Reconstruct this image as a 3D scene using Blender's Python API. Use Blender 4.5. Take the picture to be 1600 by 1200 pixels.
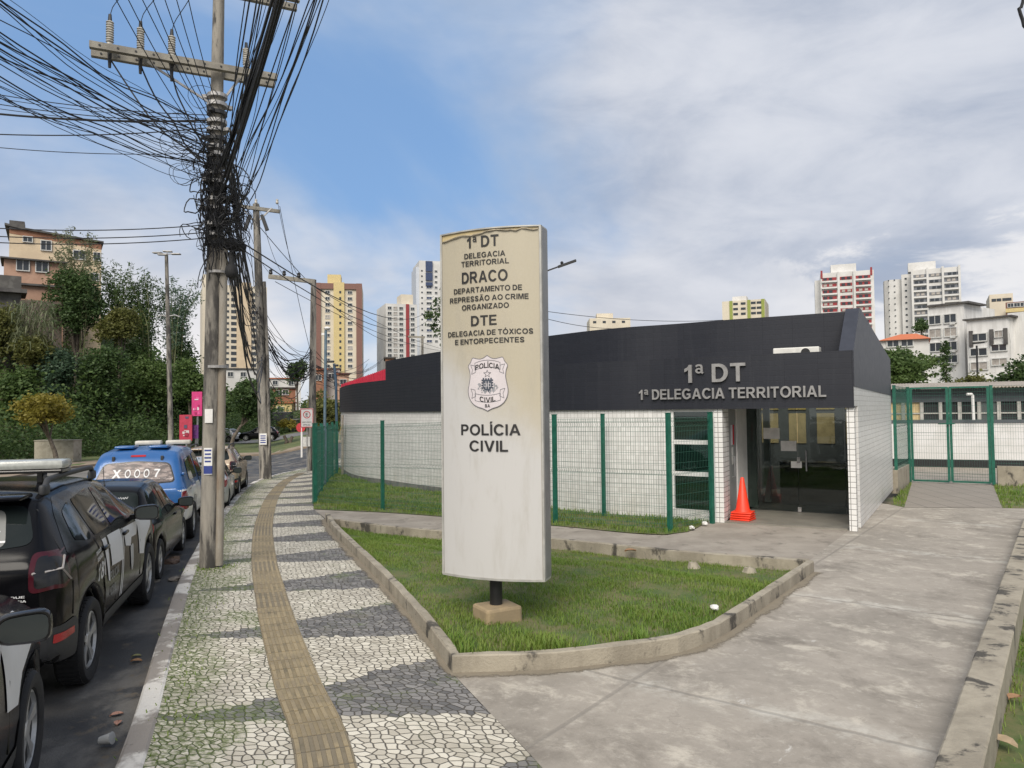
import bpy, bmesh, math, random
import numpy as np
from mathutils import Vector, Matrix
from mathutils.bvhtree import BVHTree
R = math.radians
random.seed(7); rng = np.random.default_rng(7)
for o in list(bpy.data.objects): bpy.data.objects.remove(o)
S = bpy.context.scene
COL = S.collection
# ------------------------------------------------------------------ camera
FPX, CX, CY = 1150.0, 800.0, 600.0
CAMZ = 2.3
PITCH, ROLL = R(2.0), R(0.6)
fw = Vector((0, math.cos(PITCH), math.sin(PITCH)))
r0 = Vector((1, 0, 0)); u0 = r0.cross(fw)
rt = r0*math.cos(ROLL) - u0*math.sin(ROLL)
up = u0*math.cos(ROLL) + r0*math.sin(ROLL)
cam = bpy.data.cameras.new('camera'); camo = bpy.data.objects.new('camera', cam); COL.objects.link(camo)
cam.sensor_width = 36; cam.lens = 36*FPX/1600; cam.clip_start = .05; cam.clip_end = 4000
m = Matrix((rt, up, -fw)).transposed().to_4x4(); m.translation = (0, 0, CAMZ)
camo.matrix_world = m; S.camera = camo
# ------------------------------------------------------------------ sky and sun
SUN_EL, SUN_AZ = R(44), R(192)      # azimuth clockwise from +Y: behind the camera, a little to the left
W = bpy.data.worlds.new('World'); S.world = W; W.use_nodes = True
nt = W.node_tree; nt.nodes.clear()
class NB:
    """small node builder"""
    def __init__(s, tree): s.t = tree
    def n(s, typ, ins=None, **kw):
        nd = s.t.nodes.new(typ)
        for k, v in kw.items(): setattr(nd, k, v)
        for k, v in (ins or {}).items():
            sk = nd.inputs[k]
            if hasattr(v, 'is_output') and v.is_output: s.t.links.new(v, sk)
            elif v is not None: sk.default_value = v
        return nd
    def m(s, op, a, b=None, c=None, clamp=False):
        d = {0: a}
        if b is not None: d[1] = b
        if c is not None: d[2] = c
        return s.n('ShaderNodeMath', d, operation=op, use_clamp=clamp).outputs[0]
    def vm(s, op, a, b=None):
        d = {0: a}
        if b is not None: d[1] = b
        return s.n('ShaderNodeVectorMath', d, operation=op).outputs[0]
    def mix(s, f, a, b, blend='MIX'):
        nd = s.t.nodes.new('ShaderNodeMix'); nd.data_type = 'RGBA'; nd.blend_type = blend
        for k, v in ((0, f), (6, a), (7, b)):
            if hasattr(v, 'is_output'): s.t.links.new(v, nd.inputs[k])
            else: nd.inputs[k].default_value = (tuple(v)+(1,))[:4] if k else v
        return nd.outputs[2]
    def noise(s, vec, scale, detail=4, rough=.55, dist=0, out=0):
        return s.n('ShaderNodeTexNoise', {'Vector': vec, 'Scale': scale, 'Detail': detail, 'Roughness': rough, 'Distortion': dist}).outputs[out]
    def ss(s, v, a, b):
        return s.n('ShaderNodeMapRange', {0: v, 1: a, 2: b, 3: 0., 4: 1.}, interpolation_type='SMOOTHSTEP').outputs[0]
    def comb(s, x, y, z): return s.n('ShaderNodeCombineXYZ', {0: x, 1: y, 2: z}).outputs[0]
    def sep(s, v): return s.n('ShaderNodeSeparateXYZ', {0: v}).outputs
w = NB(nt)
sky = w.n('ShaderNodeTexSky', sky_type='NISHITA', sun_disc=False, sun_elevation=SUN_EL, sun_rotation=SUN_AZ, dust_density=.6, ozone_density=1.6)
gen = w.n('ShaderNodeTexCoord').outputs['Generated']
dx, dy, dz = w.sep(gen)
zz = w.m('ADD', w.m('MAXIMUM', dz, 0.), .34)
pl = w.comb(w.m('DIVIDE', dx, zz), w.m('DIVIDE', dy, zz), 0.)
n1 = w.noise(w.vm('ADD', pl, (3.1, 1.7, 0)), .85, 6, .55, .5)
n2 = w.noise(w.vm('ADD', pl, (8.2, 4.4, 0)), 2.0, 5, .5, .3)
n3 = w.noise(w.vm('MULTIPLY', gen, (1, 1, 2.6)), 5.5, 7, .6, .4)
# the large gap in the cloud lies to the upper left of the street
gd = w.n('ShaderNodeVectorMath', {0: gen, 1: Vector((-.27, .83, .43)).normalized()}, operation='DOT_PRODUCT').outputs['Value']
gd2 = w.n('ShaderNodeVectorMath', {0: gen, 1: Vector((-.10, .88, .36)).normalized()}, operation='DOT_PRODUCT').outputs['Value']
gap = w.m('MAXIMUM', w.ss(gd, .87, .99), w.m('MULTIPLY', w.ss(gd2, .93, .998), .9))
cover = w.m('ADD', w.m('ADD', w.m('MULTIPLY', n1, 1.35), w.m('MULTIPLY', n2, .38)), w.m('MULTIPLY', gap, -.34))
low = w.ss(dz, .30, .02)
cover = w.m('ADD', cover, w.m('MULTIPLY', low, .16))
mask = w.ss(cover, .40, .86)
shade = w.ss(w.m('ADD', w.m('ADD', w.m('MULTIPLY', n2, .55), w.m('MULTIPLY', n3, .35)), w.m('MULTIPLY', n1, .35)), .46, .78)
ccol = w.mix(shade, (2.55, 3.0, 3.9), (5.0, 5.2, 5.7))
right = w.ss(dx, -.1, .55)
ccol = w.mix(w.m('MULTIPLY', w.m('MULTIPLY', w.ss(dz, .26, .03), w.m('SUBTRACT', 1., right)), .8), ccol, (6.9, 6.65, 6.5))
skc = w.mix(.7, w.n('ShaderNodeHueSaturation', {'Saturation': 1.15, 'Value': 1.0, 'Color': sky.outputs[0]}).outputs[0], (1.45, 2.75, 5.1))
skc = w.mix(w.m('ADD', .10, w.m('MULTIPLY', w.ss(n1, .38, .62), .34)), skc, (3.6, 4.5, 5.6))
allc = w.mix(mask, skc, ccol)
# cumulus low on the right
cum = w.m('MULTIPLY', w.ss(w.m('ADD', n3, w.m('MULTIPLY', w.ss(dz, .235, .12), .22)), .56, .70), w.m('MULTIPLY', w.ss(dz, .27, .20), w.ss(dx, .28, .42)))
allc = w.mix(w.m('MULTIPLY', cum, .7), allc, (6.6,6.5,6.5))
bg = w.n('ShaderNodeBackground', {'Color': allc, 'Strength': .092})
w.n('ShaderNodeOutputWorld', {'Surface': bg.outputs[0]})
sun = bpy.data.lights.new('sun', 'SUN'); sun.energy = 2.6; sun.angle = R(40); sun.color = (1, .93, .82)
suno = bpy.data.objects.new('sun', sun); COL.objects.link(suno)
sd = Vector((math.sin(SUN_AZ)*math.cos(SUN_EL), math.cos(SUN_AZ)*math.cos(SUN_EL), math.sin(SUN_EL)))
suno.rotation_euler = sd.to_track_quat('Z', 'Y').to_euler(); suno.location = (0, -20, 40)
S.view_settings.view_transform = 'Standard'; S.view_settings.look = 'None'
S.view_settings.exposure = 0.62; S.view_settings.gamma = 1
# ------------------------------------------------------------------ measuring helpers
def ray(px, py): return fw + rt*((px-CX)/FPX) + up*((CY-py)/FPX)
def at(px, py, Y):
    """point of the place seen at (px,py) in the photo at distance Y"""
    d = ray(px, py); return Vector((0, 0, CAMZ)) + d*(Y/d.y)
def sst(a, b, v):
    t = np.clip((np.asarray(v, float)-a)/(b-a), 0, 1); return t*t*(3-2*t)
def edge_x(y): return -.53 - .373*(np.asarray(y, float)-6.5)
def gz(x, y):
    """lie of the land: the street falls away beyond y = 10"""
    return -.022*np.clip(np.asarray(y, float)-10, 0, 35)*(1-sst(0, 6, np.asarray(x, float)-edge_x(y)))
def ong(px, py, dz=0.):
    """where the line of sight meets the ground (dz above it)"""
    d = ray(px, py); z = dz
    for _ in range(12):
        k = (z-CAMZ)/d.z; p = Vector((0, 0, CAMZ)) + d*k; z = float(gz(p.x, p.y)) + dz
    return p
def spline(pts, step):
    """Catmull-Rom through 2D/3D points, resampled at even steps"""
    P = [np.array(p, float) for p in pts]; P = [2*P[0]-P[1]] + P + [2*P[-1]-P[-2]]
    out = []
    for i in range(1, len(P)-2):
        a, b, c, d = P[i-1:i+3]
        for t in np.linspace(0, 1, 24, endpoint=False):
            out.append(.5*(2*b + (c-a)*t + (2*a-5*b+4*c-d)*t*t + (-a+3*b-3*c+d)*t**3))
    out.append(P[-2]); out = np.array(out)
    L = np.concatenate([[0], np.cumsum(np.linalg.norm(np.diff(out, axis=0), axis=1))])
    n = max(2, int(round(L[-1]/step))+1); s = np.linspace(0, L[-1], n)
    return np.stack([np.interp(s, L, out[:, k]) for k in range(out.shape[1])], 1)
# ------------------------------------------------------------------ object helpers
OFF = {}
def tag(o, label=None, cat=None, group=None, kind=None):
    if label: o['label'] = label
    if cat: o['category'] = cat
    if group: o['group'] = group
    if kind: o['kind'] = kind
    return o
def thing(name, label, cat, loc=(0, 0, 0), rotz=0, group=None, local=False):
    o = bpy.data.objects.new(name, None); COL.objects.link(o); o.empty_display_size = .2
    o.location = loc; o.rotation_euler = (0, 0, rotz); tag(o, label, cat, group)
    OFF[o.name] = Vector((0, 0, 0)) if local else Vector(loc)
    return o
def copy_tree(o, parent=None):
    c = o.copy(); COL.objects.link(c); c.parent = parent
    for ch in list(o.children): copy_tree(ch, c)
    return c
class MB:
    def __init__(s): s.v = []; s.f = []; s.mi = []; s.uv = {}; s.cur = 0
    def face(s, idx, uv=None):
        s.f.append(tuple(idx)); s.mi.append(s.cur)
        if uv: s.uv[len(s.f)-1] = uv
    def add(s, vs, fs):
        b = len(s.v); s.v += [tuple(v) for v in vs]
        for f in fs: s.face([b+i for i in f])
        return s
    def box(s, c, d, rz=0, bev=0, M=None):
        hx, hy, hz = d[0]/2, d[1]/2, d[2]/2
        if bev > 0:
            b = min(bev, hx*.9, hy*.9, hz*.9); bm = bmesh.new(); bmesh.ops.create_cube(bm, size=1)
            for v in bm.verts: v.co = Vector((v.co.x*2*hx, v.co.y*2*hy, v.co.z*2*hz))
            bmesh.ops.bevel(bm, geom=bm.edges[:], offset=b, segments=2, affect='EDGES', profile=.5)
            vs = [v.co.copy() for v in bm.verts]; bm.verts.index_update()
            fs = [[v.index for v in f.verts] for f in bm.faces]; bm.free()
        else:
            vs = [Vector((x, y, z)) for z in (-hz, hz) for y in (-hy, hy) for x in (-hx, hx)]
            fs = [(0, 2, 3, 1), (4, 5, 7, 6), (0, 1, 5, 4), (2, 6, 7, 3), (0, 4, 6, 2), (1, 3, 7, 5)]
        m = Matrix.Translation(c) @ (M.to_4x4() if M is not None else Matrix.Rotation(rz, 4, 'Z'))
        return s.add([m @ v for v in vs], fs)
    def bar(s, a, b, w, h=None):
        """box beam from a to b, w wide and h high"""
        a, b = Vector(a), Vector(b); d = b-a; h = h or w
        q = d.to_track_quat('X', 'Z').to_matrix()
        return s.box((a+b)/2, (d.length, w, h), M=q)
    def tube(s, pts, r, n=6, cap=True, closed=False):
        pts = [Vector(p) for p in pts]; N = len(pts)
        rr = r if hasattr(r, '__len__') else [r]*N
        b = len(s.v); ref = None
        for i, p in enumerate(pts):
            if closed: t = pts[(i+1) % N]-pts[i-1]
            else: t = pts[min(i+1, N-1)]-pts[max(i-1, 0)]
            t = t.normalized() if t.length > 1e-9 else Vector((0, 0, 1))
            if ref is None: ref = Vector((0, 0, 1)) if abs(t.z) < .9 else Vector((1, 0, 0))
            a = (ref - t*ref.dot(t))
            a = a.normalized() if a.length > 1e-6 else t.orthogonal().normalized()
            ref = a; c = t.cross(a)
            for k in range(n):
                an = 2*math.pi*k/n; s.v.append(tuple(p + (a*math.cos(an)+c*math.sin(an))*rr[i]))
        for i in range(N if closed else N-1):
            j = (i+1) % N
            for k in range(n):
                k2 = (k+1) % n; s.face((b+i*n+k, b+i*n+k2, b+j*n+k2, b+j*n+k))
        if cap and not closed:
            s.face([b+k for k in range(n)][::-1]); s.face([b+(N-1)*n+k for k in range(n)])
        return s
    def lathe(s, prof, c=(0, 0, 0), n=16, M=None):
        """profile (r,z) turned about z"""
        c = Vector(c); b = len(s.v)
        for (r, z) in prof:
            for k in range(n):
                a = 2*math.pi*k/n; v = Vector((r*math.cos(a), r*math.sin(a), z))
                s.v.append(tuple(c + (M @ v if M is not None else v)))
        for i in range(len(prof)-1):
            for k in range(n):
                k2 = (k+1) % n; s.face((b+i*n+k, b+i*n+k2, b+(i+1)*n+k2, b+(i+1)*n+k))
        s.face([b+k for k in range(n)][::-1]); s.face([b+(len(prof)-1)*n+k for k in range(n)])
        return s
    def prism(s, poly, z0, z1):
        n = len(poly); z0 = z0 if hasattr(z0, '__len__') else [z0]*n; z1 = z1 if hasattr(z1, '__len__') else [z1]*n
        vs = [(p[0], p[1], z) for p, z in zip(poly, z0)] + [(p[0], p[1], z) for p, z in zip(poly, z1)]
        ar = sum(poly[i][0]*poly[(i+1) % n][1]-poly[(i+1) % n][0]*poly[i][1] for i in range(n))
        fs = [tuple(range(n))[::-1], tuple(range(n, 2*n))] + [(i, (i+1) % n, n+(i+1) % n, n+i) for i in range(n)]
        if ar < 0: fs = [f[::-1] for f in fs]
        return s.add(vs, fs)
    def build(s, name, mats, parent=None, smooth=False, base=False, local=False):
        off = Vector((0, 0, 0))
        if parent is not None: off = OFF[parent.name]
        elif base and s.v:
            A = np.array(s.v); off = Vector(((A[:, 0].min()+A[:, 0].max())/2, (A[:, 1].min()+A[:, 1].max())/2, A[:, 2].min()))
        me = bpy.data.meshes.new(name)
        me.from_pydata([tuple(Vector(v)-off) for v in s.v], [], s.f)
        for mt in (mats if isinstance(mats, (list, tuple)) else [mats]): me.materials.append(mt)
        me.polygons.foreach_set('material_index', s.mi)
        if s.uv:
            ul = me.uv_layers.new(name='UVMap'); 
            for fi, uvs in s.uv.items():
                st = me.polygons[fi].loop_start
                for k, q in enumerate(uvs): ul.data[st+k].uv = q
        if smooth: shade(me, smooth)
        me.update()
        o = bpy.data.objects.new(name, me); COL.objects.link(o)
        if parent is not None: o.parent = parent
        else: o.location = off
        OFF[o.name] = off
        return o
def shade(me, ang=True):
    me.polygons.foreach_set('use_smooth', [True]*len(me.polygons))
    try: me.set_sharp_from_angle(angle=R(35 if ang is True else ang))
    except Exception: pass
def bulk(name, V, F, mat, parent=None, smooth=False):
    """fast mesh: V (n,3), F (m,k) arrays"""
    V = np.asarray(V, np.float32); F = np.asarray(F, np.int32); k = F.shape[1]
    off = OFF[parent.name] if parent is not None else Vector((0, 0, 0))
    V = V - np.array(off, np.float32)
    me = bpy.data.meshes.new(name); me.vertices.add(len(V)); me.vertices.foreach_set('co', V.ravel())
    me.loops.add(F.size); me.loops.foreach_set('vertex_index', F.ravel())
    me.polygons.add(len(F)); me.polygons.foreach_set('loop_start', np.arange(0, F.size, k, dtype=np.int32))
    me.materials.append(mat); me.update(calc_edges=True)
    if smooth: shade(me, smooth)
    o = bpy.data.objects.new(name, me); COL.objects.link(o)
    if parent is not None: o.parent = parent
    OFF[o.name] = off
    return o
def place(me_obj, name, M, parent=None):
    """another object sharing the mesh of me_obj, put at matrix M (local to parent)"""
    o = bpy.data.objects.new(name, me_obj if isinstance(me_obj, bpy.types.Mesh) else me_obj.data); COL.objects.link(o)
    if parent is not None:
        o.parent = parent; M = Matrix.Translation(-OFF[parent.name]) @ M; OFF[o.name] = OFF[parent.name]
    o.matrix_local = M
    return o
def bm_put(mb, bm, fn):
    bm.verts.index_update()
    b = len(mb.v); mb.v += [tuple(fn(v.co)) for v in bm.verts]
    for f in bm.faces: mb.face([b+v.index for v in f.verts])
    bm.free(); return mb
# ------------------------------------------------------------------ materials
MT = {}
def newmat(name):
    mt = bpy.data.materials.new(name); mt.use_nodes = True; t = mt.node_tree; t.nodes.clear()
    b = NB(t); p = b.n('ShaderNodeBsdfPrincipled'); o = b.n('ShaderNodeOutputMaterial', {0: p.outputs[0]})
    MT[name] = mt; return mt, b, p
def setp(b, p, **kw):
    for k, v in kw.items():
        k = k.replace('_', ' ')
        if hasattr(v, 'is_output'): b.t.links.new(v, p.inputs[k])
        else: p.inputs[k].default_value = (tuple(v)+(1,))[:4] if hasattr(v, '__len__') else v
def plain(name, c, rough=.5, metal=0, var=.12, scale=6, bump=0, bscale=40, coat=0, spec=.5, emit=None):
    """one colour with a little uneven wear and roughness"""
    mt, b, p = newmat(name); co = b.n('ShaderNodeTexCoord').outputs['Object']
    n = b.noise(co, scale, 5, .6)
    f = b.ss(n, .3, .7)
    setp(b, p, Base_Color=b.mix(f, tuple(x*(1-var) for x in c), tuple(min(1, x*(1+var)) for x in c)), Metallic=metal,
         Roughness=b.m('ADD', b.m('MULTIPLY', n, .2), rough-.1), Coat_Weight=coat, Specular_IOR_Level=spec)
    if bump:
        bn = b.n('ShaderNodeBump', {'Strength': bump, 'Distance': .01, 'Height': b.noise(co, bscale, 4, .6)}); setp(b, p, Normal=bn.outputs[0])
    return mt
def two(name, c1, c2, scale, lo=.4, hi=.6, rough=.8, bump=.2, bscale=30, c3=None, s3=3, lo3=.55, hi3=.7, stretch=(1, 1, 1), coord='Object'):
    """two colours in noisy patches, a third in larger stains"""
    mt, b, p = newmat(name); co = b.n('ShaderNodeTexCoord').outputs[coord]
    cs = b.vm('MULTIPLY', co, stretch)
    col = b.mix(b.ss(b.noise(cs, scale, 8, .65, .2), lo, hi), c1, c2)
    if c3: col = b.mix(b.ss(b.noise(cs, s3, 7, .65, .3), lo3, hi3), col, c3)
    setp(b, p, Base_Color=col, Roughness=rough)
    if bump:
        bn = b.n('ShaderNodeBump', {'Strength': bump, 'Distance': .02, 'Height': b.noise(co, bscale, 6, .65)}); setp(b, p, Normal=bn.outputs[0])
    return mt
def leafmat(name, c1, c2, c3, trans=.35):
    mt, b, p = newmat(name)
    g = b.n('ShaderNodeNewGeometry'); rnd = g.outputs['Random Per Island']
    co = b.n('ShaderNodeTexCoord').outputs['Object']
    col = b.mix(b.ss(b.noise(co, .45, 4, .6), .35, .65), c1, c2)
    col = b.mix(b.m('MULTIPLY', rnd, .55), col, c3)
    setp(b, p, Base_Color=col, Roughness=.55, Specular_IOR_Level=.35)
    tr = b.n('ShaderNodeBsdfTranslucent', {'Color': col})
    mx = b.n('ShaderNodeMixShader', {0: trans, 1: p.outputs[0], 2: tr.outputs[0]})
    out = [n for n in b.t.nodes if n.type == 'OUTPUT_MATERIAL'][0]; b.t.links.new(mx.outputs[0], out.inputs[0])
    return mt
# ------------------------------------------------------------------ bold grotesque capitals drawn as outlines (cap height 1)
from mathutils.geometry import tessellate_polygon
def arc_(cx, cy, rx, ry, a0, a1, n=14): return [(cx+rx*math.cos(R(a0+(a1-a0)*i/n)), cy+ry*math.sin(R(a0+(a1-a0)*i/n))) for i in range(n+1)]
def strk(pts, wd):
    P = np.array(pts, float); t = np.gradient(P, axis=0); t /= np.linalg.norm(t, axis=1)[:, None]+1e-9; nr = np.stack([-t[:, 1], t[:, 0]], 1)*wd/2
    return [tuple(p) for p in P+nr] + [tuple(p) for p in (P-nr)[::-1]]
def rc(x0, y0, x1, y1): return [(x0, y0), (x1, y0), (x1, y1), (x0, y1)]
def ring(cx, cy, rx, ry, ix, iy): return [arc_(cx, cy, rx, ry, 0, 360, 32)[:-1], arc_(cx, cy, ix, iy, 360, 0, 32)[:-1]]
def glyphs():
    s = .2; h = .165; G = {}
    G['A'] = (.96, [[[(0, 0), (.37, 1), (.59, 1), (.96, 0), (.74, 0), (.665, .225), (.295, .225), (.22, 0)], [(.35, .39), (.61, .39), (.48, .78)]]])
    G['B'] = (.80, [[[(0, 0)]+arc_(.47, .29, .33, .29, -90, 62)+arc_(.45, .745, .295, .255, -38, 90)+[(0, 1)], [(s, h)]+arc_(.45, .3, .13, .13, -90, 90)+[(s, .43)], [(s, .585)]+arc_(.42, .71, .115, .125, -90, 90)+[(s, .835)]]])
    G['C'] = (.93, [[arc_(.49, .5, .49, .52, 32, 328, 30)+arc_(.50, .5, .285, .345, 318, 42, 24)]])
    G['D'] = (.86, [[[(0, 0), (.36, 0)]+arc_(.38, .5, .48, .5, -88, 88, 20)+[(.36, 1), (0, 1)], [(s, h)]+arc_(.36, .5, .28, .335, -90, 90, 18)+[(s, 1-h)]]])
    G['E'] = (.74, [[[(0, 0), (.74, 0), (.74, h), (s, h), (s, .43), (.68, .43), (.68, .43+h), (s, .43+h), (s, 1-h), (.72, 1-h), (.72, 1), (0, 1)]]])
    G['F'] = (.69, [[[(0, 0), (s, 0), (s, .42), (.62, .42), (.62, .42+h), (s, .42+h), (s, 1-h), (.69, 1-h), (.69, 1), (0, 1)]]])
    G['G'] = (.99, [[arc_(.5, .5, .5, .52, 36, 305, 30)+[(.94, .13), (.94, .54), (.53, .54), (.53, .375), (.745, .375), (.745, .235)]+arc_(.51, .5, .295, .345, 308, 44, 24)]])
    G['H'] = (.84, [[[(0, 0), (s, 0), (s, .42), (.64, .42), (.64, 0), (.84, 0), (.84, 1), (.64, 1), (.64, .59), (s, .59), (s, 1), (0, 1)]]])
    G['I'] = (.2, [[rc(0, 0, s, 1)]])
    G['L'] = (.69, [[[(0, 0), (.69, 0), (.69, h), (s, h), (s, 1), (0, 1)]]])
    G['M'] = (1.0, [[[(0, 0), (.19, 0), (.19, .74), (.40, 0), (.60, 0), (.81, .74), (.81, 0), (1, 0), (1, 1), (.70, 1), (.5, .31), (.30, 1), (0, 1)]]])
    G['N'] = (.84, [[[(0, 0), (.19, 0), (.19, .65), (.64, 0), (.84, 0), (.84, 1), (.65, 1), (.65, .36), (.21, 1), (0, 1)]]])
    G['O'] = (1.02, [ring(.51, .5, .51, .52, .30, .345)])
    G['P'] = (.77, [[[(0, 0), (s, 0), (s, .37), (.44, .37)]+arc_(.45, .685, .32, .315, -88, 90)+[(0, 1)], [(s, .535)]+arc_(.42, .685, .14, .148, -90, 90)+[(s, .835)]]])
    G['R'] = (.90, [[[(0, 0), (s, 0), (s, .40), (.36, .40), (.64, 0), (.90, 0), (.60, .415)]+arc_(.50, .70, .32, .30, -58, 90)+[(0, 1)], [(s, .56)]+arc_(.47, .70, .14, .14, -90, 90)+[(s, .835)]]])
    G['S'] = (.80, [[strk(spline([(.09, .27), (.20, .115), (.42, .085), (.62, .13), (.69, .275), (.58, .41), (.40, .485), (.21, .57), (.115, .72), (.20, .865), (.40, .917), (.58, .885), (.69, .74)], .06), .19)]])
    G['T'] = (.80, [[[(.30, 0), (.50, 0), (.50, 1-h), (.80, 1-h), (.80, 1), (0, 1), (0, 1-h), (.30, 1-h)]]])
    G['U'] = (.84, [[[(0, 1)]+[(0, .38)]+arc_(.42, .38, .42, .40, 180, 360, 18)+[(.84, 1), (.64, 1), (.64, .38)]+arc_(.42, .38, .22, .235, 360, 180, 14)+[(s, 1)]]])
    G['V'] = (.92, [[[(.35, 0), (.57, 0), (.92, 1), (.70, 1), (.46, .27), (.22, 1), (0, 1)]]])
    G['X'] = (.92, [[[(0, 0), (.24, 0), (.46, .34), (.68, 0), (.92, 0), (.58, .515), (.89, 1), (.65, 1), (.46, .70), (.27, 1), (.03, 1), (.34, .515)]]])
    G['Q'] = (1.02, [ring(.51, .5, .51, .52, .30, .345), [[(.55, .28), (.66, .36), (1.0, .02), (.88, -.08)]]])
    G['Z'] = (.80, [[[(0, 0), (.80, 0), (.80, h), (.27, h), (.78, .86), (.78, 1), (.04, 1), (.04, 1-h), (.51, 1-h), (0, .15)]]])
    G['1'] = (.50, [[[(.22, 0), (.42, 0), (.42, 1), (.26, 1), (.19, .88), (0, .77), (0, .60), (.13, .65), (.22, .72)]]])
    G['0'] = (.66, [ring(.33, .5, .33, .515, .14, .36)])
    G['2'] = (.68, [[arc_(.33, .68, .32, .33, 172, -25, 18)+[(.50, .36), (.32, .18), (.67, .18), (.67, 0), (0, 0), (.04, .14), (.34, .45)]+arc_(.33, .68, .13, .165, -40, 168, 14)]])
    G['7'] = (.64, [[[(.12, 0), (.32, 0), (.36, .25), (.48, .58), (.64, .84), (.64, .98), (0, .98), (0, .80), (.42, .80), (.26, .52), (.16, .25)]]])
    G['8'] = (.68, [[arc_(.34, .29, .34, .305, -240, 60, 26)+arc_(.34, .74, .31, .265, -50, 230, 24), arc_(.34, .29, .145, .145, 360, 0, 18)[:-1], arc_(.34, .745, .125, .115, 360, 0, 18)[:-1]]])
    G['ª'] = (.46, [[arc_(.19, .655, .19, .155, 0, 360, 20)[:-1], arc_(.20, .655, .085, .07, 360, 0, 16)[:-1]], [strk([(.04, .88), (.10, .945), (.20, .965), (.31, .94), (.355, .85), (.355, .70), (.36, .56), (.42, .50)], .105)]])
    acute = [[(.30, 1.07), (.42, 1.07), (.58, 1.26), (.36, 1.26)]]
    G['Í'] = (.2, G['I'][1]+[[[(x-.34, y) for x, y in acute[0]]]]); G['Ó'] = (1.02, G['O'][1]+[[[(x+.07, y) for x, y in acute[0]]]]); G['Ú'] = (.84, G['U'][1]+[acute])
    G['Ã'] = (.96, G['A'][1]+[[strk([(.22, 1.10), (.30, 1.20), (.40, 1.20), (.56, 1.13), (.66, 1.14), (.74, 1.22)], .09)]])
    return G
GL = glyphs()
def text_geo(txt, cap, spacing=.12, thin=0):
    """bmesh of a line of capitals, cap height `cap`, starting at x=0 on the base line"""
    bm = bmesh.new(); x = 0
    for ch in txt:
        if ch == ' ': x += .32; continue
        wd, groups = GL[ch]
        for gi, g in enumerate(groups):
            P = [[Vector((p[0]+x, p[1], gi*.004)) for p in c] for c in g]
            flat = [p for c in P for p in c]; vs = [bm.verts.new(p*cap) for p in flat]
            for t in tessellate_polygon(P):
                a, b, c = (flat[i] for i in t)
                if abs((b-a).cross(c-a).z) < 1e-9: continue
                if (b-a).cross(c-a).z < 0: t = t[::-1]
                try: bm.faces.new([vs[i] for i in t])
                except ValueError: pass
        x += wd+spacing
    bmesh.ops.recalc_face_normals(bm, faces=bm.faces[:])
    for f in bm.faces:
        f.normal_update()
        if f.normal.z < 0: f.normal_flip()
    return bm
# ------------------------------------------------------------------ materials of the place
GRASSY = leafmat('grass_blade', (.11, .235, .028), (.18, .28, .045), (.29, .30, .08), .42)
two('lawn_earth', (.075, .115, .03), (.15, .14, .06), 2.2, .38, .62, .95, .6, 60, (.2, .13, .075), 1.1, .64, .72)
two('kerb_paint', (.60, .575, .53), (.25, .225, .20), 1.6, .44, .54, .8, .35, 30, (.12, .11, .10), 9, .6, .7)
two('old_concrete', (.36, .32, .25), (.25, .22, .17), 3, .35, .65, .9, .5, 45, (.07, .063, .052), 2.6, .53, .62, (1, 1, .55))
two('pale_concrete', (.36, .32, .25), (.27, .24, .19), 5, .35, .65, .9, .4, 45, (.12, .105, .08), 3, .6, .72)
two('pole_concrete', (.30, .275, .235), (.16, .148, .13), 1.9, .38, .62, .9, .6, 50, (.065, .06, .055), 1.7, .48, .58, (2.2, 2.2, .42))
two('arm_concrete', (.30, .28, .235), (.20, .185, .16), 5, .35, .65, .9, .3, 50)
two('far_verge', (.30, .235, .17), (.22, .175, .13), 1.2, .35, .65, .95, .2, 20)
plain('green_paint', (.012, .105, .07), .4, 0, .2, 9)
plain('mesh_wire', (.03, .11, .08), .45)
plain('bluegrey_steel', (.13, .19, .235), .45, .3, .15)
plain('grey_steel', (.28, .285, .29), .45, .6, .15)
plain('galvanised', (.36, .35, .34), .5, .4, .25, 14)
plain('black_paint', (.015, .015, .016), .45)
plain('black_rubber', (.016, .016, .017), .8, 0, .3, 12, .3)
plain('cable_black', (.012, .012, .014), .6)
plain('conduit_rust', (.26, .17, .09), .75, 0, .4, 5)
plain('white_paint', (.72, .71, .69), .5, 0, .06)
plain('porcelain', (.42, .40, .36), .35, 0, .25, 20)
plain('cone_orange', (.86, .05, .018), .45, 0, .06)
plain('paper', (.70, .69, .66), .8)
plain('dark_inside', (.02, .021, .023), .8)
plain('skin_ac', (.62, .61, .57), .6, 0, .1)
def asphalt():
    mt, b, p = newmat('asphalt'); co = b.n('ShaderNodeTexCoord').outputs['Object']
    x, y, z = b.sep(co)
    d = b.m('ADD', x, b.m('MULTIPLY', y, .36))                 # distance across the street
    gut = b.ss(b.m('ADD', d, b.m('MULTIPLY', b.noise(co, .9, 5, .6), 1.6)), -1.6, -.2)
    base = b.mix(b.ss(b.noise(co, .8, 7, .65), .35, .65), (.175, .165, .15), (.125, .118, .108))
    base = b.mix(b.ss(b.noise(co, 60, 3, .7), .55, .75), base, (.21, .20, .18))
    wet = b.m('MULTIPLY', gut, b.ss(b.noise(co, 1.1, 6, .65, .4), .38, .56))
    col = b.mix(b.m('MULTIPLY', wet, .9), base, (.028, .028, .029))
    col = b.mix(b.m('MULTIPLY', gut, b.ss(b.noise(co, 3, 6, .65), .58, .68)), col, (.13, .105, .075))
    setp(b, p, Base_Color=col, Roughness=b.m('SUBTRACT', .92, b.m('MULTIPLY', wet, .35)))
    bn = b.n('ShaderNodeBump', {'Strength': .6, 'Distance': .012, 'Height': b.noise(co, 70, 4, .7)}); setp(b, p, Normal=bn.outputs[0])
asphalt()
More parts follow.
